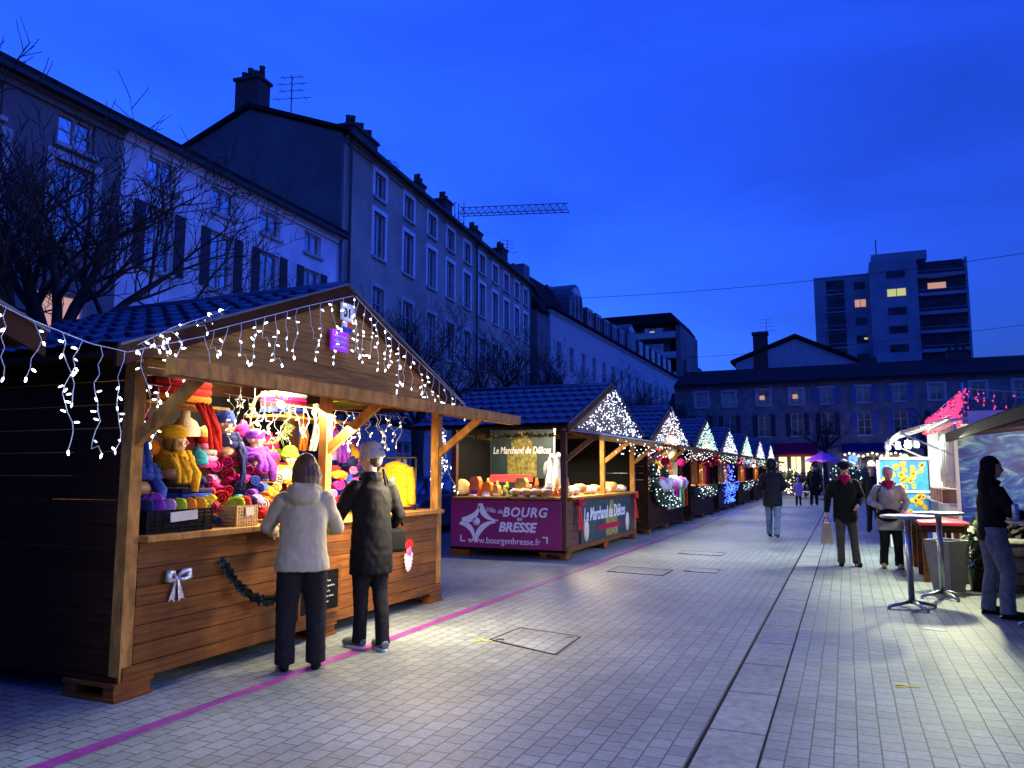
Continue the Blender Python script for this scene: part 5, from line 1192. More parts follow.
# ================================================================== DELI CHALET GOODS
cnt = 1.102
def loaf(p, r, l, rz, mt, label, group='bread and sausages on the deli counters', cat='bread'):
    m = MB(); x, y_, z = p; m.ball((x, y_, z + r * .8), r, 10, 7, sc_=(l / r / 2, 1, .8), jit=.08); o = m.build('loaf', mt); o.rotation_euler = (0, 0, rz); tag(o, label, cat, group)
M['crust'] = mat('bread_crust', (.50, .27, .09), .7, 0, .35, 18, .4); M['paper_y'] = mat('kraft_paper', (.62, .45, .20), .7, 0, .2, 9); M['nougat'] = mat('pale_nougat', (.70, .60, .42), .6, 0, .2, 14, .3)
rnd = random.Random(9)
for k in range(24):
    y_ = 13.5 + k * .178; mt = (M['crust'], M['nougat'], M['paper_y'])[k % 3]
    sz = ('large', 'small', 'medium')[k % 3]
    loaf((-4.78 - .25 * (k % 2), y_, cnt + (.05 if k % 3 == 0 else 0)), rnd.uniform(.07, .12), .26, rnd.uniform(0, 3), mt, f'{sz} {("golden", "pale", "kraft wrapped")[k % 3]} loaf on the front deli counter, ' + ('by the near corner post', 'before the middle post', 'after the middle post', 'by the far post')[k // 6] + (', on top' if k % 2 == 0 else ', in front'))
for k in range(8):
    loaf((-4.95 - .1 * k, 13.12 + .1 * (k % 2), cnt + .02), .08, .22, rnd.uniform(0, 3), (M['crust'], M['nougat'])[k % 2], ('first','second','third','fourth','fifth','sixth','seventh','last')[k] + ' round pastry from the street corner on the deli side counter', cat='pastry')
def dome_box(p, w_, d, h, mt, label, name='packaged_cake', lid=None):
    t = thing(name, p, label, 'package', 'boxed goods on the deli side counter'); x, y_, z = p
    m = MB(); m.prism([(x - w_ / 2, y_ - d / 2, z), (x + w_ / 2, y_ - d / 2, z), (x + w_ / 2 * .9, y_ - d / 2, z + h * .8), (x + w_ / 2 * .55, y_ - d / 2, z + h), (x - w_ / 2 * .55, y_ - d / 2, z + h), (x - w_ / 2 * .9, y_ - d / 2, z + h * .8)], (0, d, 0)); m.build('box', mt, t)
    m = MB(); m.b2((x - w_ * .3, y_ - d / 2 - .004, z + h * .1), (x + w_ * .3, y_ - d / 2, z + h * .3)); m.build('label', lid or M['white'], t)
gp = mat('gold_packaging', (.62, .40, .08), .35, .3, .3, 14)
for k, (px, w_, h, mt, l) in enumerate(((476, .22, .36, mat('orange_packaging', (.65, .16, .02), .5), 'tall orange cake box at the left of the deli counter'), (488, .2, .26, CL['orange'], 'orange wrapped box beside the tall orange box'), (522, .24, .34, gp, 'golden domed package in front of the banner'), (497, .12, .2, gp, 'small gold box between orange and golden packages'))):
    p = atY(px, 492, 13.35); dome_box((p.x, 13.35, cnt), w_, .16, h, mt, l, lid=CL['purple'] if k == 0 else None)
for k in range(7):
    p = atY(474 + k * 12, 496, 13.15); m = MB(); m.box((p.x, 13.1 + .03 * (k % 2), cnt + .015), (.12, .12, .03), rz=k); tag(m.build('deli_tray', (M['nougat'], CL['white'], M['crust'], M['paper_y'])[k % 4]), f'flat {("cream", "white", "brown", "kraft")[k % 4]} pack at the {"left" if k < 4 else "right"} part of the deli side counter', 'package', 'flat packs along the deli side counter')
rn = random.Random(21)
dcol = (('red', CL['red']), ('golden', gp), ('cream', CL['cream']), ('brown', M['crust']), ('orange', CL['orange']), ('green', CL['green']), ('white', CL['white']))
for k in range(30):
    nm_, mt_q = dcol[(k * 3) % 7]; x = -6.75 + k * .068; y_ = 13.42 + .14 * (k % 3); m = MB(); hh = rn.uniform(.1, .26); zb = cnt + (.10 if k % 3 == 2 else 0)
    if k % 3 == 2: m.b2((x - .03, y_ - .05, cnt), (x + .03, y_ + .05, zb))
    m.lathe((x, y_, zb), [(.035, 0), (.04, hh * .6), (.022, hh * .85), (.024, hh)], 9); 
    tag(m.build('jar', mt_q), f'{nm_} jar in the {("front", "middle", "rear")[k % 3]} row of the deli side counter, {("left", "centre left", "centre right", "right")[min(3, k // 8)]}', 'jar', 'jars on the deli side counter')
rt = MB(); p = atY(512, 470, 13.9); rt.prism([(p.x - .45, 13.7, 1.36), (p.x + .42, 13.7, 1.36), (p.x + .36, 13.8, 1.5), (p.x - .40, 13.8, 1.5)], (0, .25, 0)); tag(rt.build('toy_roof', CL['red']), 'red little roof model standing in front of the deli banner', 'decoration')
cv = MB(); cv.b2((-5.8, 13.3, cnt), (-5.1, 13.75, cnt + .16)); tag(cv.build('display_case', mat('blue_case', (.02, .05, .16), .2)), 'low blue tinted display case on the deli side counter', 'display case')
gc = MB(); p = atY(463, 470, 13.3); gc.lathe((p.x, 13.3, 1.28), [(.15, -.01), (.17, 0), (.15, .012), (.1, .008)], 22, ax='X', sx=1); o = gc.build('copper_pan', gp); o.rotation_euler = (0, -.4, -.9); tag(o, 'round brass pan leaning at the left post of the deli chalet', 'pan')
# white goose figures (two long ceramic birds)
gs = thing('goose_statue', (-5.15, 13.9, 1.12), 'pair of tall white and grey goose figures standing behind the deli counter', 'statue')
m = MB()
for sx, hh in ((0, 0), (.14, .02)):
    x0 = -5.16 + sx; m.tube([(x0, 13.8, 1.15), (x0, 13.8, 1.35), (x0 + .01, 13.79, 1.6), (x0 + .03, 13.76, 1.78 + hh), (x0 + .07, 13.72, 1.86 + hh), (x0 + .13, 13.7, 1.82 + hh)], [.07, .085, .065, .05, .05, .02], 10)
me = skinmesh(m, .012, 2); me.materials.clear(); me.materials.append(CL['white']); me.transform(Matrix.Translation(-OFF[gs])); o = bpy.data.objects.new('body', me); COL.objects.link(o); o.parent = gs
m = MB(); m.ball((-5.22, 13.78, 1.6), .09, 12, 9, sc_=(.7, .7, 1.7)); m.build('wing', CL['grey'], gs)
for y_, l in ((13.65, 'red ribbon bow hanging at the near corner of the deli front'), (17.75, 'red ribbon bow hanging at the far corner of the deli front')):
    t = thing('red_bow', (-4.52, y_, .5), l, 'bow', 'red bows on the deli chalet'); m = MB(); z = .98
    m.ball((-4.53, y_, z), .03, 8, 6)
    for s in (-1, 1): m.tube([(-4.53, y_, z), (-4.5, y_ + s * .09, z + .06), (-4.5, y_ + s * .12, z - .02), (-4.53, y_, z)], [.01, .04, .035, .01], 8); m.prism([(-4.55, y_, z), (-4.54, y_ + s * .05, z - .02), (-4.5, y_ + s * .13, z - .5), (-4.5, y_ + s * .04, z - .47)], (.012, 0, 0))
    m.build('ribbon', CL['red'], t)
wt = MB(); wt.prism([(-4.62, 13.0, 2.3), (-3.9, 13.0, 2.2), (-3.9, 18.1, 2.22), (-4.62, 18.1, 2.33)], (0, 0, .02)); tag(wt.build('rain_sheet', mat('pale_blue_tarpaulin', (.45, .55, .75), .4)), 'pale tarpaulin laid over the deli canopy', 'tarpaulin')
nt_ = MB(); nt_.b2((-6.84, 16.2, 1.75), (-6.80, 16.9, 2.2)); nt_.b2((-6.84, 16.2, 1.35), (-6.80, 16.9, 1.70)); tag(nt_.build('price_list', M['white']), 'two white price sheets on the dark back wall of the deli chalet', 'sign')
garland([(-6.8, 13.2, 2.26), (-6.1, 13.2, 2.2), (-5.4, 13.2, 2.23), (-4.7, 13.2, 2.2)], .05, 'thin golden garland along the top of the deli side opening', 'print_gold', 300, ls=.07)

# ================================================================== THIRD CHALET AND BEYOND
bd = MB(); bd.b2((-5.9, 19.5, 1.15), (-5.86, 23.76, 2.3)); bd.b2((-5.86, 23.72, 1.12), (-4.72, 23.76, 2.3)); tag(bd.build('brightening_backdrop', CL['cream']), 'pale cloth backdrop added to brighten the inside of the third chalet', 'backdrop')  # pale cloth added so the chalet's inside looks bright
rn = random.Random(8)
for k in range(34):
    cc = ('white', 'cream', 'red', 'green', 'lilac', 'pink', 'gold', 'crimson')[k % 8]; y_ = 19.6 + k * .122; z = 1.45 + .75 * rn.random(); x = -4.75 - .5 * rn.random(); m = MB(); r_ = rn.uniform(.06, .11)
    pts = [(x + (r_ if j % 2 else r_ * .55) * math.cos(j * .628), y_, z + (r_ if j % 2 else r_ * .55) * math.sin(j * .628)) for j in range(10)]; m.prism(pts, (0, .03, 0)); m.tube([(x + .01, y_, z + r_ * .5), (x + .01, y_, 2.3)], .003, 3)
    tag(m.build('felt_star', CL[cc]), f'{cc} felt star, {("first", "second", "third", "fourth", "fifth")[k // 8]} of its colour from the near end of the third chalet', 'ornament', 'felt stars in the third chalet')
for (y_, z, l) in ((19.9, .85, 'lower left'), (21.2, .75, 'middle')):
    garland([(-4.5, y_ - .4, z + .9), (-4.45, y_ - .45, z + .3), (-4.4, y_, z), (-4.4, y_ + .7, z - .05)], .15, f'fir garland draped around the {l} of the third chalet counter', 'leaf', 900, ('bulb_far', 40), ls=.12)
def fluff(p, r, mt, label):
    m = MB(); rn = random.Random(int(p[1] * 100)); 
    for k in range(5): m.ball((p[0] + rn.uniform(-.05, .05), p[1] + rn.uniform(-r, r), p[2] + rn.uniform(-.05, .05)), r * rn.uniform(.5, .8), 9, 6, jit=.15)
    tag(m.build('felt_ornament', CL[mt]), label, 'ornament', 'felt and fur ornaments on the third chalet')
nm_ = ['first', 'second', 'third', 'fourth', 'fifth', 'sixth', 'seventh', 'eighth', 'ninth']
for k in range(9): fluff((-4.45, 20.0 + k * .38, 1.22 + .08 * (k % 2)), .2, ('white', 'pink', 'white')[k % 3], f'{nm_[k]} fluffy {("white", "pink", "white")[k % 3]} ornament from the left along the third chalet counter')
for k in range(6): 
    m = MB(); y_ = 20.9 + k * .5; m.tube([(-4.42, y_, 1.15), (-4.4, y_ + .03, .85), (-4.42, y_, .55)], [.05, .035, .06], 7); tag(m.build('hanging_stocking', CL[('white', 'white', 'magenta', 'white', 'green', 'red')[k]]), f'{("long white", "short white", "magenta", "thin white", "green", "red")[k]} stocking hanging below the third chalet counter', 'stocking', 'stockings on the third chalet')
for k in range(11):
    m = MB(); y_ = 19.8 + k * .38; m.ball((-4.5 - .3 * (k % 3), y_, 2.0 - .16 * (k % 2)), .13, 10, 7, jit=.06); m.tube([(-4.5 - .3 * (k % 3), y_, 2.1), (-4.5 - .3 * (k % 3), y_, 2.3)], .006, 4)
    cc = ('purple', 'gold', 'white', 'crimson', 'magenta')[k % 5]; tag(m.build('hanging_bauble', CL[cc]), f'{cc} bauble hanging under the third chalet canopy, {"in front" if k % 3 == 0 else "further in"}, number {k + 1} along the street' if False else f'{cc} felt bauble, {("nearest", "middle", "farthest")[k // 5]} of its colour under the third chalet canopy', 'bauble', 'baubles of the third chalet')
for k in range(10):
    m = MB(); y_ = 20 + k * .36; cc = ('gold', 'red', 'green', 'white', 'orange')[k % 5]; z = 1.35 + .12 * (k % 4); m.lathe((-5.2, y_, z), [(.12, 0), (.13, .12), (.06, .28), (.01, .34)], 9)
    tag(m.build('felt_gnome', CL[cc]), f'{cc} pointed felt figure on the {"nearer" if k < 5 else "farther"} half of the third chalet shelf', 'figurine', 'felt figures in the third chalet')
wk = ['fourth', 'fifth', 'sixth', 'seventh', 'eighth', 'ninth']
am = mat('amber_lit_wood_tone', (.62, .30, .06), .7, 0, .3, 6); lc = {'amber': am, 'crimson': CL['crimson'], 'orange': CL['orange']}  # added curtains, their amber stands in for lamp-lit wooden walls
for i, y in enumerate(mids):
    for j, (dy, cc) in enumerate(((-.9, 'amber'), (.7, 'amber' if i != 3 else 'orange'), (1.6, 'crimson'))):
        m = MB(); 
        for k in range(5): m.tube([(-4.75, y + dy + k * .11, 2.25), (-4.74, y + dy + k * .11 + .02, 1.7), (-4.75, y + dy + k * .11, 1.12)], .06, 6)
        tag(m.build('curtain', lc[cc]), f'{("left", "middle", "right")[j]} {cc} curtain added in the {wk[i]} chalet', 'curtain', 'added curtains in the far chalets')
    garland([(-4.5, y - 2.1, 1.05), (-4.48, y - 1, .8), (-4.48, y, .95), (-4.48, y + 1, .8), (-4.5, y + 2.1, 1.05)], .16, f'fir garland with tiny lights along the counter of the {wk[i]} chalet', 'leaf', 500, ('bulb_blue' if i == 1 else 'bulb_far', 150 if i == 1 else 45), ls=.14, group='garlands on the far chalets')
    m = MB(); rn = random.Random(i)
    for k in range(24): m.ball((-3.9 - rn.random() * .5, y - 2.1 + k * .18, 2.05 - .25 * rn.random()), .07, 7, 5)
    o = m.build('baubles', CL[('crimson', 'crimson', 'white', 'gold', 'red', 'white')[i]]); tag(o, f'cluster of small {("crimson", "dark red", "white", "gold", "bright red", "pale")[i]} baubles under the canopy of the {wk[i]} chalet', 'baubles'); 
bl = MB(); rn = random.Random(77)
for k in range(150): bl.ball((-4.35 + rn.uniform(-.05, .1), 31.2 + rn.random() * 2.4, .35 + 1.6 * rn.random() ** 1.6), .022, 4, 3)
tag(bl.build('blue_lights', M['bulb_blue']), 'curtain of blue fairy lights on the fifth chalet', 'fairy lights', kind='stuff')
point_light('blue_glow', (-4.1, 32.4, .8), 10, (.1, .2, 1), .3)

# ================================================================== RIGHT SIDE
# bar tent with the painted end wall
bt = thing('bar_shelter', (3.5, 9, 0), 'wooden roofed bar shelter entering at the right edge', 'market stall')
m = MB()
for k in range(9): m.prism([(1.52 + k * .42, 4, 2.08 + .04 * k), (1.52 + k * .42 + .41, 4, 2.08 + .04 * (k + 1) - .002), (1.52 + k * .42 + .41, 4, 2.11 + .04 * (k + 1)), (1.52 + k * .42, 4, 2.11 + .04 * k)], (0, 9.75, 0))
m.build('roof_boards', M['wood'], bt)
m = MB(); m.b2((1.46, 3.95, 2.02), (1.515, 13.8, 2.135)); m.build('edge_beam', M['wood_brown'], bt)
m = MB(); m.prism([(1.47, 3.95, 2.14), (5.3, 3.95, 2.52), (5.3, 3.95, 2.545), (1.47, 3.95, 2.155)], (0, 9.85, 0)); m.build('roofing', M['roof_dark'], bt)
for y_ in (4.2, 8.1): 
    m = MB(); m.b2((4.9, y_, 0), (5.02, y_ + .12, 2.38)); m.build('post', M['wood_light'], bt)
for x_ in (2.9,): 
    m = MB(); m.b2((x_, 12.6, 0), (x_ + .1, 12.7, 2.2)); m.build('post', M['wood'], bt)
def mural_mat():
    m = bpy.data.materials.new('painted_snow_mural'); m.use_nodes = True; t = m.node_tree; b = t.nodes['Principled BSDF']; b.inputs['Roughness'].default_value = .5
    tc = N(t, 'ShaderNodeTexCoord'); mp = N(t, 'ShaderNodeMapping'); mp.inputs['Rotation'].default_value = (0, .7, 0); mp.inputs['Scale'].default_value = (1, 1, 2.6)
    nz = N(t, 'ShaderNodeTexNoise'); nz.inputs['Scale'].default_value = 1.9; nz.inputs['Detail'].default_value = 10; nz.inputs['Distortion'].default_value = 2.2
    cr_ = N(t, 'ShaderNodeValToRGB'); e = cr_.color_ramp.elements; e[0].position = .36; e[0].color = (.006, .02, .22, 1); e[1].position = .66; e[1].color = (.36, .52, .66, 1)
    q = cr_.color_ramp.elements.new(.48); q.color = (.015, .08, .55, 1); q = cr_.color_ramp.elements.new(.56); q.color = (.06, .24, .5, 1)
    t.links.new(tc.outputs['Object'], mp.inputs[0]); t.links.new(mp.outputs[0], nz.inputs['Vector']); t.links.new(nz.outputs[0], cr_.inputs[0]); t.links.new(cr_.outputs[0], b.inputs['Base Color'])
    return m
mw = MB(); mw.b2((1.62, 13.80, .02), (4.8, 13.86, 2.22)); tag(mw.build('mural_wall', mural_mat()), 'blue and white painted mural panel closing the bar shelter', 'mural')
mt_ = MB(); mt_.b2((1.57, 13.79, 0), (1.618, 13.87, 2.30)); tag(mt_.build('mural_post', M['white']), 'pale post at the street edge of the blue mural', 'post')
lb = MB(); lb.b2((1.72, 13.9, 2.30), (2.25, 13.96, 2.47)); tag(lb.build('fascia_board', mat('pale_lilac_board', (.35, .32, .42), .5)), 'pale lilac board above the mural panel', 'sign')
# kiosk with sunflowers
kk = thing('lit_kiosk', (2.3, 16, 0), 'brightly lit white kiosk with slanting awning beyond the mural', 'market stall')
m = MB(); m.b2((1.72, 13.9, .0), (1.78, 18.3, 1.0)); m.build('front_panel', M['white'], kk)
m = MB(); m.b2((3.4, 13.9, 0), (3.45, 18.3, 2.5)); m.b2((1.6, 18.3, 0), (3.4, 18.35, 2.5)); m.b2((1.8, 13.88, 0), (3.4, 13.92, 2.5)); m.build('wall', M['white'], kk)
m = MB(); m.prism([(1.55, 13.9, 2.34), (3.5, 13.9, 2.55), (3.5, 13.9, 2.6), (1.55, 13.9, 2.39)], (0, 4.5, 0)); m.build('ceiling', M['white'], kk)
def sheet_mat(name, col):
    m = mat(name, col, .5, 0, .12, 3); b = m.node_tree.nodes['Principled BSDF']; b.inputs['Transmission Weight'].default_value = 0; return m
m = MB(); aw_ = sheet_mat('white_canvas', (.75, .76, .70))
for k in range(10): 
    y0 = 13.95 + k * .44; m.prism([(1.60, y0, 2.42), (.84, y0, 2.20 - .02 * (k % 2)), (.84, y0, 2.215 - .02 * (k % 2)), (1.60, y0, 2.44)], (0, .44, 0))
for k in range(20): y0 = 13.95 + k * .22; m.poly([(.84, y0, 2.21), (.84, y0 + .22, 2.21), (.84, y0 + .19, 2.10), (.84, y0 + .03, 2.10)])
m.build('awning', aw_, kk)
m = MB()
for y_ in (13.98, 18.25): m = MB(); m.beam((1.6, y_, 1.8), (.86, y_, 2.17), .03, .03); m.build('awning_arm', M['white'], kk)
m = MB(); m.b2((.8, 18.19, 0), (.86, 18.25, 2.2)); m.build('awning_post', M['white'], kk)
m = MB(); m.b2((1.56, 14.6, 2.36), (1.62, 17.6, 2.40)); m.build('tube_lamp', M['tube_cool'], kk)
m = MB(); m.b2((1.5, 14.2, 1.0), (1.95, 18.2, 1.05)); m.build('counter', M['white'], kk)
tc2 = MB()
for k in range(14):
    y_ = 14.1 + k * .16 + .03 * math.sin(k); tc2.tube([(1.64, y_, 2.3), (1.62 + .02 * math.sin(k * 3), y_, 1.75), (1.64, y_ + .01, 1.28 + .1 * (k % 3))], .03 + .015 * (k % 2), 6)
tag(tc2.build('lace_curtain', mat('pale_lace', (.7, .72, .75), .7)), 'pale hanging lace strips along the kiosk front', 'curtain')
# sunflower picture panel, faces the camera
sp = thing('sunflower_panel', (1.1, 18.15, .5), 'blue panel covered with yellow sunflowers at the far side of the kiosk', 'panel')
m = MB(); m.b2((.66, 18.12, .60), (1.56, 18.16, 1.80)); m.build('board', mat('sky_blue_print', (.03, .28, .62), .5, 0, .35, 6), sp)
fl_ = MB(); ce = MB(); rn = random.Random(2)
for k in range(62):
    x = rn.uniform(.73, 1.5); z = rn.choice((rn.uniform(1.24, 1.73), rn.uniform(.67, 1.08))); r_ = rn.uniform(.05, .085); q_ = 11
    pts = [(x + (r_ if j % 2 else r_ * .6) * math.cos(j * math.pi / q_), 18.112 - .0006 * k, z + (r_ if j % 2 else r_ * .6) * math.sin(j * math.pi / q_)) for j in range(2 * q_)]
    fl_.poly(pts); ce.lathe((x, 18.088, z), [(r_ * .3, -.001), (r_ * .3, .001)], 8, ax='Y')
fl_.build('sunflowers', mat('petal_yellow', (.80, .50, .02), .6, 0, .3, 30), sp); ce.build('flower_centres', CL['brown'], sp)
m = MB(); m.b2((.64, 18.07, 1.12), (1.58, 18.11, 1.17)); m.b2((.60, 18.06, .55), (.658, 18.17, 1.86)); m.b2((.60, 18.06, 1.802), (1.58, 18.17, 1.862)); m.build('divider', M['white'], sp)
for i, (px, y_) in enumerate(((888, 17.9), (898, 17.5), (908, 17.0), (916, 16.5))):
    p = atY(px, 448, y_); m = MB(); m.lathe((p.x, y_, 2.0), [(.05, 0), (.07, .06), (.05, .14), (.06, .16)], 8); m.tube([(p.x, y_, 2.16), (p.x, y_, 2.25)], .004, 3); tag(m.build('hanging_cup', M['white']), ('small white cup hanging farthest under the kiosk awning', 'second white cup from the far end under the kiosk awning', 'third white cup under the kiosk awning', 'white cup hanging nearest the lace curtain')[i], 'cup', 'cups hanging under the awning')
# shelf goods
for k in range(5):
    m = MB(); y_ = 14.3 + k * .42; m.b2((1.42, y_, 1.051), (1.62, y_ + .3, 1.27)); o = m.build('carton', mat('brown_carton', (.22, .11, .07), .7) if k == 0 else bpy.data.materials['brown_carton']); tag(o, ('brown carton nearest on the kiosk counter', 'second brown carton on the kiosk counter', 'middle brown carton on the kiosk counter', 'fourth brown carton on the kiosk counter', 'farthest brown carton on the kiosk counter')[k], 'carton', 'cartons on the kiosk counter')
for k in range(12):
    m = MB(); y_ = 14.05 + k * .13; z = 1.5 + .22 * (k % 3); cc = ('white', 'red', 'cream', 'grey', 'lilac', 'orange')[k % 6]; m.lathe((2.0, y_, z), [(.05, 0), (.055, .1), (.03, .14), (.03, .18)], 8); tag(m.build('jar', CL[cc]), f'{cc} jar on the {("lower", "middle", "upper")[k % 3]} kiosk shelf, {"nearer" if k < 6 else "farther"} end', 'jar', 'jars on the kiosk shelves')
m = MB()
for z in (1.48, 1.70, 1.92): m.b2((1.9, 14.0, z), (2.12, 17.8, z + .018))
tag(m.build('kiosk_shelf', M['white']), 'three white shelves inside the lit kiosk', 'shelf')
# red net of lights and red icicles
rn = random.Random(12); net = thing('red_light_net', (1.5, 16, 2.4), 'triangular net of glowing red lights above the kiosk', 'fairy lights')
A_ = atY(964, 388, 13.8); B_ = atY(927, 420, 18.3); C_ = atY(924, 434, 18.3); D_ = atY(963, 428, 13.8); bb = []; cab = MB()
for k in range(9):
    cab.tube([A_.lerp(B_, k / 8) + Vector((0, 0, -.05 * math.sin(k / 8 * 3.14))), D_.lerp(C_, k / 8)], .004, 3)
for k in range(5): cab.tube([A_.lerp(D_, k / 4), B_.lerp(C_, k / 4)], .004, 3)
cab.build('cable', M['wire'], net)
me = MB(); me.ball((0, 0, 0), .017, 6, 4); mred = me.mesh('bulb', M['bulb_red']); rest = MB()
for k in range(620):
    u, v = rn.random(), rn.random(); p = A_.lerp(B_, u).lerp(D_.lerp(C_, u), v) + Vector((rn.uniform(-.04, .04), 0, rn.uniform(-.03, .03) - .05 * math.sin(u * 3.14) * (1 - v)))
    if k < 95: o = bpy.data.objects.new('bulb', mred); COL.objects.link(o); o.parent = net; o.location = p - OFF[net]
    else: rest.ball(p, .017, 5, 3)
rest.build('bulbs', M['bulb_red'], net)['kind'] = 'stuff'
icicles([A_, atY(1000, 391, 13.6), atY(1040, 393, 13.4)], 'pink and red icicle lights hanging over the bar roof at the right edge', lambda f: .32, mt='bulb_red', step=.13, seed=33, bscale=1.3)
m = MB(); m.tube([(1.74, 13.85, 2.4), (1.74, 13.85, 2.95)], .012, 5); tag(m.build('net_pole', M['steel']), 'thin pole holding up the point of the red light net', 'pole')
point_light('red_glow', (1.3, 15.2, 2.9), 4, (1, .05, .15), .2)
# standing tables
def bar_table(x, y_, label, h=1.05, r=.29):
    t = thing('standing_table', (x, y_, 0), label, 'table', 'tall round standing tables')
    m = MB(); m.lathe((x, y_, h - .03), [(r - .01, 0), (r, .006), (r, .024), (r - .01, .03)], 32); m.build('table_top', M['tabletop'], t)
    m = MB(); m.tube([(x, y_, .05), (x, y_, h - .03)], .034, 14); m.lathe((x, y_, h - .05), [(.1, 0), (.1, .018)], 14); m.build('column', M['steel'], t)
    for k in range(4):
        a = .5 + k * math.pi / 2; d = Vector((math.cos(a), math.sin(a), 0)); c = Vector((x, y_, 0)); m = MB()
        m.tube([c + d * .03 + Vector((0, 0, .075)), c + d * .16 + Vector((0, 0, .05)), c + d * .29 + Vector((0, 0, .022))], [.024, .02, .016], 8); m.lathe(c + d * .28, [(.02, 0), (.018, .012)], 8); m.build('leg', M['steel'], t)
    return t
bar_table(.63, 10.13, 'nearer steel standing table with round pale top'); bar_table(1.04, 11.09, 'second steel standing table, in front of the grey planter')
t3 = bar_table(1.80, 9.55, 'third standing table at the right edge where the girl leans'); 
cn = thing('drink_can', (1.60, 9.50, 1.05), 'silver and blue drink can on the table beside the girl', 'can')
m = MB(); m.lathe((1.60, 9.50, 1.051), [(.026, 0), (.033, .012), (.033, .15), (.026, .165)], 16); m.build('body', mat('blue_silver_can', (.25, .3, .5), .3, .6, .5, 40), cn); m = MB(); m.lathe((1.60, 9.50, 1.216), [(.026, 0), (.024, .003)], 14); m.build('top', M['steel'], cn)
# red topped table
rtb = thing('trestle_table', (1.25, 14.2, 0), 'long table with red top and brown slatted legs beside the kiosk', 'table')
m = MB(); m.b2((.93, 12.5, .80), (1.56, 15.6, .84)); m.build('table_top', mat('red_lacquer', (.42, .02, .05), .4, 0, .15, 8), rtb)
m = MB(); m.b2((.95, 12.52, .70), (1.54, 12.56, .798)); m.b2((.95, 12.56, .72), (.98, 15.55, .798)); m.build('apron', M['wood_dark'], rtb)
for y_ in (12.56, 13.5, 14.5, 15.4):
    m = MB(); m.b2((.96, y_, 0), (1.03, y_ + .1, .72)); m.build('leg', M['wood'], rtb); m = MB(); m.b2((1.46, y_, 0), (1.53, y_ + .1, .8)); m.build('leg', M['wood'], rtb)
pt = thing('planter', (1.16, 11.75, 0), 'tapered grey concrete planter behind the second standing table', 'planter')
m = MB(); m.lathe((1.18, 11.78, 0), [(.185, 0), (.27, .62), (.275, .66), (.24, .66), (.23, .58)], 4, smooth=False); o = m.build('pot', mat('grey_concrete', (.20, .21, .21), .7, 0, .1, 12), pt)
m = MB(); m.lathe((1.18, 11.78, .56), [(.22, 0), (.22, .02)], 4); m.build('soil', M['bark'], pt)
bush((1.58, 11.95, .25), .2, .65, 'leafy pot plant in front of the mural', group='plants by the bar', n=260, cat='plant', name='pot_plant', leafm=mat('olive_leaf', (.05, .08, .025), .6, 0, .3, 20), ls=.09)
m = MB(); m.lathe((1.58, 11.95, 0), [(.13, 0), (.17, .3), (.18, .3)], 12); tag(m.build('clay_pot', M['iron']), 'dark round pot holding the leafy plant by the mural', 'pot')
bush((2.0, 12.8, 0), .42, .95, 'dark dry shrub heap below the blue mural', group='plants by the bar', n=900, cat='plant', name='dry_shrub', leafm=mat('dead_leaf', (.012, .014, .014), .9, 0, .4, 20), ls=.12)
bar = thing('barrel', (2.0, 12.0, 0), 'old wooden barrel standing below the mural', 'barrel')
m = MB(); m.lathe((1.98, 12.1, 0), [(.24, 0), (.29, .2), (.30, .35), (.28, .52), (.24, .66), (.22, .66)], 20); m.build('staves', mat('weathered_oak', (.10, .10, .095), .7, 0, .4, 5, .3, stretch=(8, 8, .5)), bar)
m = MB()
for z, r_ in ((.08, .262), (.24, .298), (.45, .295), (.6, .262)): m.lathe((1.98, 12.1, z), [(r_, 0), (r_ + .006, .0), (r_ + .006, .035), (r_, .035)], 20)
m.build('hoop', M['iron'], bar)
ct_ = MB(); ct_.b2((2.35, 9.2, 0), (2.9, 12.4, 1.05)); ct_.b2((2.3, 9.15, 1.051), (2.95, 12.45, 1.09)); tag(ct_.build('bar_counter', M['darkback']), 'dark bar counter at the right edge', 'counter')
ps = MB(); ps.box((2.3, 9.9, .55), (.02, .45, .5)); tag(ps.build('poster', M['white']), 'pale blue poster on the bar counter front', 'poster')
# purple parasol + chairs at the street end
pr_ = thing('parasol', (-1.15, 46, 0), 'purple parasol with scalloped edge at the end of the street', 'parasol')
m = MB(); n = 16; c = Vector((-1.15, 46, 2.68)); vs = [c] + [c + Vector((.88 * math.cos(6.283 * k / n), .88 * math.sin(6.283 * k / n), -.46 - (.05 if k % 2 else 0))) for k in range(n)] + [c + Vector((.90 * math.cos(6.283 * k / n), .90 * math.sin(6.283 * k / n), -.62 + (.09 if k % 2 else 0))) for k in range(n)]
m._a(vs, [(0, 1 + k, 1 + (k + 1) % n) for k in range(n)] + [(1 + k, 1 + n + k, 1 + n + (k + 1) % n, 1 + (k + 1) % n) for k in range(n)]); m.build('canopy', mat('purple_canvas', (.35, .05, .45), .6), pr_)
m = MB(); m.tube([(-1.15, 46, 0), (-1.15, 46, 2.72)], .025, 8); m.build('pole', M['steel'], pr_); m = MB(); m.lathe((-1.15, 46, 0), [(.25, 0), (.25, .05), (.05, .1)], 14); m.build('base', M['iron'], pr_)
point_light('parasol_lamp', (-1.5, 44.6, 2.2), 22, (.9, .9, 1), .2)
ch = thing('white_chair', (-2.1, 47, 0), 'white garden chair left of the purple parasol', 'chair'); m = MB(); m.b2((-2.3, 46.8, .42), (-1.9, 47.2, .46)); m.build('seat', M['white'], ch)
m = MB(); m.tube([(-2.28, 47.2, .46), (-2.28, 47.25, .9), (-2.1, 47.27, 1.0), (-1.92, 47.25, .9), (-1.92, 47.2, .46)], .02, 6); m.build('backrest', M['white'], ch)
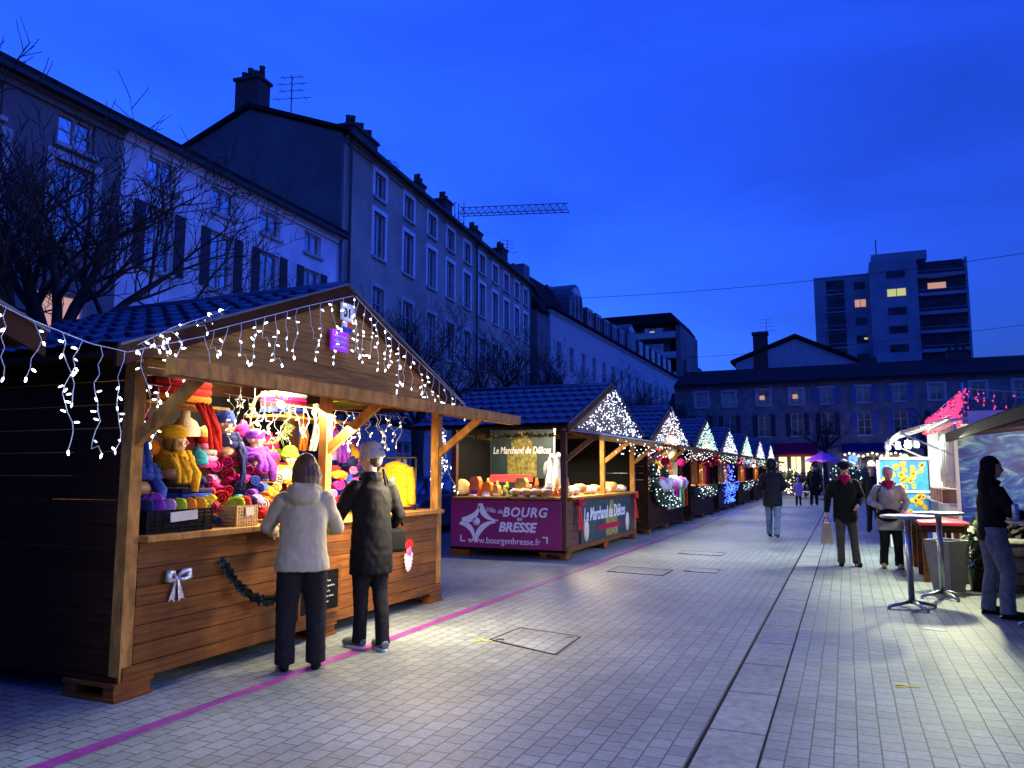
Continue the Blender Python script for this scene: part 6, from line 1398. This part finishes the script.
for (x, y_) in ((-2.28, 46.82), (-1.92, 46.82), (-2.28, 47.18), (-1.92, 47.18)): m = MB(); m.tube([(x, y_, 0), (x, y_, .43)], .018, 6); m.build('leg', M['white'], ch)

# ================================================================== CARS
def car(x, y_, mt, label):
    t = thing('parked_car', (x, y_, 0), label, 'car', 'cars parked behind the chalets')
    prof = [(-2.05, .35), (-2.05, .72), (-1.95, .88), (-1.2, .95), (-.55, 1.38), (.75, 1.44), (1.6, 1.05), (2.0, .95), (2.08, .6), (2.05, .32)]
    b = MB(); secs = []
    for sx, k in ((-.86, .0), (-.84, .0), (.84, 0), (.86, 0)): pass
    L_ = []; 
    for s in (-1, 1):
        L_.append([(x + s * (.86 if z < .95 else .86 - (z - .95) * .42), y_ + yy, z) for yy, z in prof])
    vs = L_[0] + L_[1]; n = len(prof); b._a(vs, [tuple(range(n)), tuple(range(2 * n - 1, n - 1, -1))] + [(i, n + i, n + (i + 1) % n, (i + 1) % n) for i in range(n)])
    b.build('body', mt, t, bevel=.05)
    for s in (-1, 1):
        w_ = MB(); w_.poly([(x + s * (.86 - (z - .95) * .42 + .006), y_ + yy, z) for yy, z in ((-1.0, .99), (-.5, 1.32), (.1, 1.36), (.1, .99))]); w_.poly([(x + s * (.86 - (z - .95) * .42 + .006), y_ + yy, z) for yy, z in ((.17, .99), (.17, 1.36), (.72, 1.38), (1.3, 1.02))]); w_.build('side_window', M['glass'], t)
        for yy in (-1.3, 1.3):
            w_ = MB(); w_.lathe((x + s * .78, y_ + yy, .31), [(.2, -.1), (.31, -.09), (.31, .09), (.2, .1)], 20, ax='X'); wo = w_.build('wheel', M['black'], t); w_ = MB(); w_.lathe((x + s * .885, y_ + yy, .31), [(.19, -.01), (.19, .01), (.03, .02)], 14, ax='X'); w_.build('rim', M['steel'], wo)
        w_ = MB(); w_.ball((x + s * .68, y_ - 2.03, .72), .12, 10, 6, sc_=(1, .4, .6)); w_.build('headlight', M['white'], t); w_ = MB(); w_.ball((x + s * .7, y_ + 2.0, .82), .1, 8, 6, sc_=(1, .5, .8)); w_.build('tail_light', CL['crimson'], t)
    for (ya, za, yb, zb) in ((-1.17, .975, -.58, 1.365), (.80, 1.43, 1.55, 1.085)):
        w_ = MB(); wa = .80 - (za - .95) * .42; wb = .80 - (zb - .95) * .42; o = .02 if ya < 0 else .02
        w_._a([(x - wa, y_ + ya, za + .012), (x + wa, y_ + ya, za + .012), (x + wb, y_ + yb, zb + .014), (x - wb, y_ + yb, zb + .014)], [(0, 1, 2, 3)]); w_.build('windscreen', M['glass'], t)
    return t
car(-10.4, 18.6, mat('blue_car_paint', (.10, .12, .18), .25, .3, .05), 'blue grey car parked behind the gap between the first two chalets')
car(-10.4, 23.6, mat('pale_car_paint', (.30, .32, .36), .25, .3, .05), 'paler car parked further along behind the delicatessen chalet')
car(-10.4, 13.4, mat('dark_car_paint', (.03, .035, .05), .25, .3, .05), 'dark car seen through the open side of the knitwear chalet')

# ================================================================== PEOPLE
def person(loc, facing, label, S=1.0, lean=0.0, headyaw=0, headpitch=0, arms=None, feet=None, coat='black', coat_mat=None, hem=.78, coat_w=1.0, trousers='black', trouser_w=1.0, shoes='black', sole=None,
           hair='brown', hairlen=0, hat=None, hatcol='grey', scarf=None, collar=True, hood=False, voxel=.011, flare=0, group=None, bag=None, crouch=0, cat='person', hands=True, skirt=False):
    t = thing('person', loc, label, cat, group, rz=facing - R(90)); OFF[t] = Vector((0, 0, 0))
    sx = S
    def P(x, y_, z):
        yy = y_ + max(0, z - .9) * math.tan(lean); return Vector((x * S, yy * S, z * S))
    arms = arms or [((-.26, .0, 1.16), (-.27, .06, .90)), ((.26, .0, 1.16), (.27, .06, .90))]
    feet = feet or [((-.10, .01, .48), (-.11, 0, .09), .15), ((.10, .02, .48), (.12, .02, .09), -.15)]
    def bodyshape(m, g, hands_=True):
        m.tube([P(0, 0, .86), P(0, 0, .96), P(0, .0, 1.08), P(0, .01, 1.24), P(0, .0, 1.38), P(0, -.005, 1.45)], [x * S for x in (.09, .10, .09, .10, .08, .06)], 18)
        for s in (-1, 1): m.tube([P(s * .06, 0, 1.15), P(s * .11, 0, 1.3), P(s * .17, 0, 1.405)], [.07 * S, .06 * S, .038 * S], 12)
        m.tube([P(0, -.005, 1.40), P(0, .005, 1.50), P(0, .012, 1.58)], [.062 * S, .052 * S, .054 * S], 12)
        for i, s in enumerate((-1, 1)):
            e, w_ = arms[i]; m.tube([P(s * .17, 0, 1.405), P(*e), P(*w_)], [.036 * S, .030 * S, .024 * S], 10)
            e_, w2 = P(*e), P(*w_); d = (w2 - e_).normalized(); side = d.cross(Vector((s * 1.0, 0, 0.01))).normalized(); nrm = d.cross(side).normalized()
            if hands_:
                palm = w2 + d * .05 * S; m.tube([w2, palm, w2 + d * .09 * S], [.025 * S, .034 * S, .030 * S], 10)
                for k in range(4):
                    o = side * (k - 1.5) * .017 * S; L_ = (.062, .075, .07, .052)[k] * S; b0 = w2 + d * .085 * S + o
                    m.tube([b0, b0 + d * L_ * .5 - nrm * s * .004, b0 + (d * .85 - nrm * .35 * s).normalized() * L_], [.0095 * S, .009 * S, .0075 * S], 6)
                b0 = w2 + d * .03 * S - side * .026 * S; m.tube([b0, b0 - side * .025 * S + d * .03 * S, b0 - side * .03 * S + d * .058 * S], [.012 * S, .011 * S, .009 * S], 6)
            kn, an, _ = feet[i][:3]; m.tube([P(s * .085, 0, .90), P(*kn), P(*an)], [.07 * S, .05 * S, .036 * S], 12)
            m.tube([P(*an), P(an[0], an[1] + .06, .045), P(an[0], an[1] + .15, .03)], [.04 * S, .035 * S, .028 * S], 8)
    hc = P(0, .02, 1.645)
    m = MB(); bodyshape(m, 0); Mx = head_mb(m, hc, headyaw, headpitch, S * 1.02)
    me = skinmesh(m, voxel * .8 if hands else voxel, 1); me.materials.clear(); face_paint(me, Mx, [M['skin'], M['eye'], M['lip']])
    o = bpy.data.objects.new('body', me); COL.objects.link(o); o.parent = t
    def add(m, name, mt, vox=None, wr=.0, ws=9):
        if vox:
            me = skinmesh(m, vox, 2, wr, ws, seed=loc[0]); me.materials.clear(); me.materials.append(mt)
            o = bpy.data.objects.new(name, me); COL.objects.link(o); o.parent = t; return o
        return m.build(name, mt, t, local=True)
    # trousers
    m = MB(); tw = trouser_w
    for i, s in enumerate((-1, 1)):
        kn, an, _ = feet[i][:3]; m.tube([P(s * .07, 0, .98), P(s * .085, 0, .86), P((kn[0] + s * .085) / 2, kn[1] / 2, (kn[2] + .90) / 2), P(*kn), P((kn[0] + an[0]) / 2, (kn[1] + an[1]) / 2 - .015, (kn[2] + an[2]) / 2), P(an[0], an[1] - .005, .05)], [x * S * tw for x in (.11, .108, .093, .078, .07, .072)], 16)
    m.tube([P(0, 0, .84), P(0, 0, 1.02)], [.13 * S, .13 * S], 14)
    add(m, 'trousers', CL[trousers] if isinstance(trousers, str) else trousers, voxel, .006 * S, 6)
    # shoes
    for i, s in enumerate((-1, 1)):
        kn, an, tw_ = feet[i][:3]; m = MB(); m.T = Matrix.Translation(P(an[0], an[1], 0)) @ Matrix.Rotation(tw_, 4, 'Z') @ Matrix.Rotation(feet[i][3] if len(feet[i]) > 3 else 0, 4, 'X')
        z0 = (an[2] - .09) * S
        m.tube([(0, -.07 * S, z0 + .055 * S), (0, -.02 * S, z0 + .06 * S), (0, .07 * S, z0 + .05 * S), (0, .15 * S, z0 + .04 * S), (0, .19 * S, z0 + .035 * S)], [.035 * S, .045 * S, .044 * S, .042 * S, .025 * S], 12)
        me = skinmesh(m, .01, 1); me.materials.clear(); me.materials.append(shoes if not isinstance(shoes, str) else CL[shoes]); o = bpy.data.objects.new('shoe', me); COL.objects.link(o); o.parent = t
        q = MB(); q.T = m.T; pts = [(.038 * math.cos(a * .314) * S, (.055 + (.14 if math.sin(a * .314) > 0 else .135) * math.sin(a * .314)) * S, max(z0, 0) + .002) for a in range(20)]
        q.prism(pts, (0, 0, .024 * S)); q.T = None; q.build('sole', sole or M['black'], o, local=True)
    # coat
    cm = coat_mat or CL[coat]; m = MB(); cw = coat_w
    zs = [hem, hem + .04, (hem + 1.0) / 2, 1.0, 1.12, 1.26, 1.37, 1.44]
    rs = [(.168 + flare) * cw, (.17 + flare) * cw, (.172 + flare * .6) * cw, .165 * cw, .158 * cw, .168 * cw, .15 * cw, .09]
    m.lathe((0, 0, 0), [(.001, hem * S)] + [(r * S, z * S) for r, z in zip(rs, zs)] + [(.07 * S, 1.47 * S)], 26, sx=1.12, sy=.86)
    base = len(m.v) - 0
    m.v = [(v[0], v[1] + max(0, v[2] / S - .9) * math.tan(lean) * S, v[2]) for v in m.v]
    for i, s in enumerate((-1, 1)):
        e, w_ = arms[i]; a0, a1, a2 = P(s * .165, 0, 1.395), P(*e), P(*w_); m.tube([a0, a0.lerp(a1, .5), a1, a1.lerp(a2, .5), a2 - (a2 - a1) * .02], [x * S * cw for x in (.078, .07, .062, .056, .048)], 14)
        m.ball(a0, .066 * S * cw, 12, 8); m.ball(a1, .062 * S * cw, 12, 8)
    if collar: m.tube([P(.075 * math.cos(a * .524), .075 * math.sin(a * .524) + .0, 1.475 + .01 * math.sin(a * .524)) for a in range(13)], .03 * S, 8)
    if hood: m.ball(P(0, -.11, 1.42), .12 * S, 14, 9, sc_=(1.15, .7, .75)); m.tube([P(.12, -.05, 1.47), P(.07, -.13, 1.5), P(-.07, -.13, 1.5), P(-.12, -.05, 1.47)], .04 * S, 8)
    add(m, 'coat', cm, voxel, .0095 * S, 7)
    # hair
    if hair:
        m = MB(); m.T = Matrix.Translation(hc) @ Matrix.Rotation(headyaw, 4, 'Z') @ Matrix.Rotation(headpitch, 4, 'X') @ Matrix.Scale(S * 1.02, 4)
        m.ball((0, -.028, .038), .108, 18, 12, sc_=(.80, .92, .92))
        if hairlen:
            for k in range(9):
                a = math.pi * (1.0 + k / 8); x, y_ = .078 * math.cos(a), .07 * math.sin(a) - .02
                m.tube([(x * .8, y_ * .8, .07), (x * 1.08, y_, -.0), (x * 1.2, y_ * 1.1 - .01, -hairlen * .55), (x * 1.15, y_ - .015, -hairlen)], [.025, .034, .036, .018], 8)
        else: m.ball((0, -.05, -.02), .078, 12, 8, sc_=(.95, .75, 1))
        add(m, 'hair', hair if not isinstance(hair, str) else HAIR[hair], .007 if hairlen else .009, .004, 40)
    if hat:
        m = MB(); m.T = Matrix.Translation(hc) @ Matrix.Rotation(headyaw, 4, 'Z') @ Matrix.Rotation(headpitch, 4, 'X') @ Matrix.Scale(S * 1.02, 4)
        if hat == 'beanie':
            m.lathe((0, -.02, .03), [(.001, .115), (.045, .112), (.08, .09), (.102, .045), (.108, .012), (.108, -.02)], 20, sx=.88); m.lathe((0, -.02, .03), [(.1, .01), (.116, .008), (.118, -.018), (.115, -.042), (.1, -.045)], 20, sx=.88)
        elif hat == 'cap':
            m.lathe((0, -.005, .05), [(.001, .075), (.06, .07), (.105, .04), (.118, .01), (.105, -.02)], 20, sx=.92); m.prism([(-.07, .08, .045), (.07, .08, .045), (.06, .135, .03), (0, .155, .025), (-.06, .135, .03)], (0, 0, .012))
        elif hat == 'hood':
            m.ball((0, -.03, .01), .135, 16, 12, sc_=(.88, .9, 1.05)); m.tube([(.07, .02, -.1), (.05, -.03, -.13), (-.05, -.03, -.13), (-.07, .02, -.1)], .05, 8)
        m.T = None; me_ = add(m, 'hat', (CL[hatcol] if isinstance(hatcol, str) else hatcol), .007 if hat != 'hood' else None, .003, 30)
    if scarf:
        m = MB()
        for k, (rr, zz) in enumerate(((.075, 1.5), (.085, 1.465))): m.tube([P(rr * math.cos(a * .524), rr * math.sin(a * .524) + .01, zz) for a in range(13)], .028 * S, 8)
        m.tube([P(.03, .085, 1.48), P(.02, .115, 1.42), P(.01, .125, 1.36)], [.035 * S, .04 * S, .015 * S], 8); m.tube([P(-.03, .085, 1.48), P(-.02, .11, 1.43), P(-.01, .12, 1.38)], [.035 * S, .035 * S, .015 * S], 8); add(m, 'scarf', CL[scarf], .009, .004, 30)
    return t
HAIR = dict(brown=mat('brown_hair', (.055, .022, .009), .55, 0, .35, 40, .5, stretch=(1, 1, .15)), grey=mat('grey_hair', (.30, .28, .26), .5, 0, .3, 40, .5, stretch=(1, 1, .15)), black=mat('black_hair', (.006, .005, .006), .8, 0, .3, 40, .5, .12, stretch=(1, 1, .15)))
M['jeans'] = mat('blue_denim', (.07, .11, .21), .8, 0, .3, 20, .3); M['jeans_light'] = mat('light_denim', (.085, .11, .16), .8, 0, .3, 20, .3)
M['beige_jacket'] = mat('beige_grey_jacket', (.31, .275, .19), .85, 0, .10, 9, .3); M['khaki'] = mat('khaki_trousers', (.05, .047, .036), .8, 0, .2, 20, .3)
M['olive'] = mat('dark_olive_coat', (.010, .012, .009), .85, 0, .3, 12, .3, .12); M['silver'] = mat('silver_grey_jacket', (.26, .26, .27), .45, .1, .25, 8, .3)
M['navycoat'] = mat('dark_navy_coat', (.006, .007, .014), .8, 0, .3, 12, .3, .12)
M['blackcoat'] = mat('black_wool_coat', (.005, .005, .006), .8, 0, .3, 12, .3, .12)
# facing angles are measured like compass maths: 0 = +X, 90 = +Y
person((-4.05, 5.14, 0), R(128), 'woman in a beige grey jacket and black trousers leaning over the knitwear counter', S=.955, lean=R(6), headyaw=R(15), headpitch=R(-16),
       arms=[((-.30, .10, 1.16), (-.26, .34, 1.10)), ((.28, .12, 1.14), (.20, .36, 1.12))], feet=[((-.12, .0, .48), (-.12, -.02, .09), .1), ((.12, .02, .48), (.13, .0, .09), -.1)],
       coat_mat=M['beige_jacket'], hem=.80, coat_w=1.08, trousers='black', trouser_w=1.15, hair='brown', hairlen=.18, hood=True, flare=.02, voxel=.011)
person((-3.92, 5.93, 0), R(152), 'person in a long black coat, grey beanie and green sneakers standing at the knitwear counter', S=1.02, lean=R(3), headyaw=R(38), headpitch=R(-10),
       arms=[((-.27, .10, 1.14), (-.20, .30, 1.05)), ((.27, -.02, 1.14), (.25, .16, .98))], feet=[((-.07, .05, .48), (-.06, .09, .09), .25), ((.08, -.02, .48), (.06, -.12, .09), -.1)],
       coat_mat=M['blackcoat'], hem=.64, coat_w=.98, trousers='black', trouser_w=.9, hair='brown', scarf='black', hat='beanie', hatcol=cloth('grey_beanie_wool', (.28, .27, .28)), shoes=mat('grey_green_sneaker', (.09, .13, .12), .7), sole=M['white'], flare=.01)
hb_ = MB(); hb_.T = Matrix.Translation((-3.84, 6.14, 0)) @ Matrix.Rotation(R(62), 4, 'Z')
hb_.box((0, 0, .93), (.26, .09, .22)); hb_.T = None; o = hb_.build('shoulder_bag', M['black'], bevel=.03); tag(o, 'black shoulder bag hanging behind the person with the grey beanie', 'bag')
st = MB(); c = o.location; st.tube([c + Vector((.05, .1, .24)), Vector((-3.82, 6.1, 1.35)), Vector((-3.86, 6.0, 1.58))], .012, 6); st.tube([c + Vector((-.05, -.1, .24)), Vector((-3.82, 6.02, 1.35)), Vector((-3.86, 6.0, 1.58))], .012, 6); so_ = st.build('strap', M['black'], o)
person((-1.66, 19.75, 0), R(88), 'man in a dark coat and blue jeans walking away down the middle of the street', S=1.05, arms=[((-.27, -.02, 1.16), (-.22, .10, 1.08)), ((.27, .0, 1.16), (.22, .10, 1.08))],
       feet=[((-.10, .12, .5), (-.10, .16, .09), 0), ((.10, -.02, .48), (.10, -.26, .15), 0, -.4)], coat_mat=M['navycoat'], hem=.70, coat_w=1.12, trousers=M['jeans'], hair='black', hat='hood', hatcol=M['navycoat'], voxel=.014, hands=False)
person((-.04, 14.25, 0), R(-82), 'elderly man in dark cap, olive coat and red scarf carrying a paper bag', S=.985, lean=R(7), headpitch=R(-24), headyaw=R(-8),
       arms=[((-.27, -.06, 1.15), (-.18, .13, 1.02)), ((.27, -.04, 1.15), (.30, .02, .88))], feet=[((-.11, .06, .48), (-.14, .08, .09), .15), ((.10, .10, .5), (.10, .02, .09), -.1)],
       coat_mat=M['olive'], hem=.72, coat_w=1.03, trousers=M['khaki'], trouser_w=.95, hair='grey', hat='cap', hatcol='black', scarf='crimson', voxel=.012)
person((.62, 14.15, 0), R(-84), 'elderly woman with short grey hair, silver jacket and red scarf beside the man', S=.925, lean=R(5), headpitch=R(-20), headyaw=R(5),
       arms=[((-.29, -.02, 1.15), (-.20, .16, 1.02)), ((.30, -.0, 1.15), (.20, .22, 1.08))], feet=[((-.11, .05, .48), (-.12, .05, .09), .1), ((.10, .08, .5), (.12, -.04, .09), -.1)],
       coat_mat=M['silver'], hem=.66, coat_w=1.08, trousers='black', trouser_w=1.05, hair='grey', scarf='crimson', shoes=mat('tan_shoe', (.30, .18, .08), .6), hood=True, voxel=.012, flare=.02)
bg_ = thing('paper_bag', (-.33, 14.2, .35), 'kraft paper bag carried in the hand of the elderly man', 'bag')
m = MB(); m.prism([(-.44, 14.12, .36), (-.24, 14.12, .36), (-.27, 14.15, .70), (-.40, 14.15, .70)], (0, .08, 0)); m.build('bag_body', mat('pale_kraft', (.40, .34, .20), .7), bg_)
m = MB(); m.tube([(-.39, 14.17, .70), (-.36, 14.16, .80), (-.31, 14.16, .80), (-.28, 14.17, .70)], .006, 5); m.build('handle', M['black'], bg_)
m = MB(); m.ball((.60, 13.92, .86), .15, 14, 8, sc_=(1.2, .45, .7)); m.tube([(.46, 13.94, .92), (.45, 13.98, 1.2), (.55, 14.02, 1.36)], .01, 5); tag(m.build('handbag', M['black']), 'black handbag held in front of the elderly woman', 'bag')
person((.62, 22.5, 0), R(-95), 'person half hidden between the elderly man and woman', S=.96, coat='black', trousers='black', hair='brown', voxel=.018, hands=False)
person((-2.88, 37.5, 0), R(-92), 'distant person in a reddish brown coat beside the child', S=.93, coat_mat=cloth('rust_coat', (.13, .05, .04)), trousers='black', hair='brown', hairlen=.12, voxel=.02, hands=False, hem=.62)
person((-2.08, 38.6, 0), R(-90), 'child in a lilac coat and lilac hat on the far street', S=.72, coat='lilac', trousers='black', hair='brown', hat='beanie', hatcol='lilac', voxel=.016, hands=False, hem=.6, cat='child')
person((-1.42, 39.2, 0), R(-88), 'distant person all in black below the purple parasol', S=1.05, coat='black', trousers='black', hair='black', voxel=.02, hands=False, coat_w=1.1)
person((1.44, 9.92, 0), R(8), 'girl with long dark hair and light jeans leaning on the table at the right', S=.97, lean=R(2), headyaw=R(-4), headpitch=R(-5),
       arms=[((-.20, .18, 1.15), (-.14, .38, 1.08)), ((.27, .12, 1.17), (.16, .36, 1.08))], feet=[((-.12, .02, .48), (-.17, -.04, .09), .1), ((.12, .10, .48), (.16, .06, .09), -.1)],
       coat_mat=M['blackcoat'], hem=.83, coat_w=1.0, trousers=M['jeans_light'], trouser_w=1.12, hair='black', hairlen=.34, voxel=.011)
person((2.45, 10.3, 0), R(200), 'person in dark clothes facing the girl, cut by the right edge', S=1.0, lean=R(8), arms=[((-.27, .12, 1.14), (-.20, .40, 1.12)), ((.27, .12, 1.14), (.20, .40, 1.12))], coat='navy', trousers='black', hair='black', voxel=.015, hands=True)
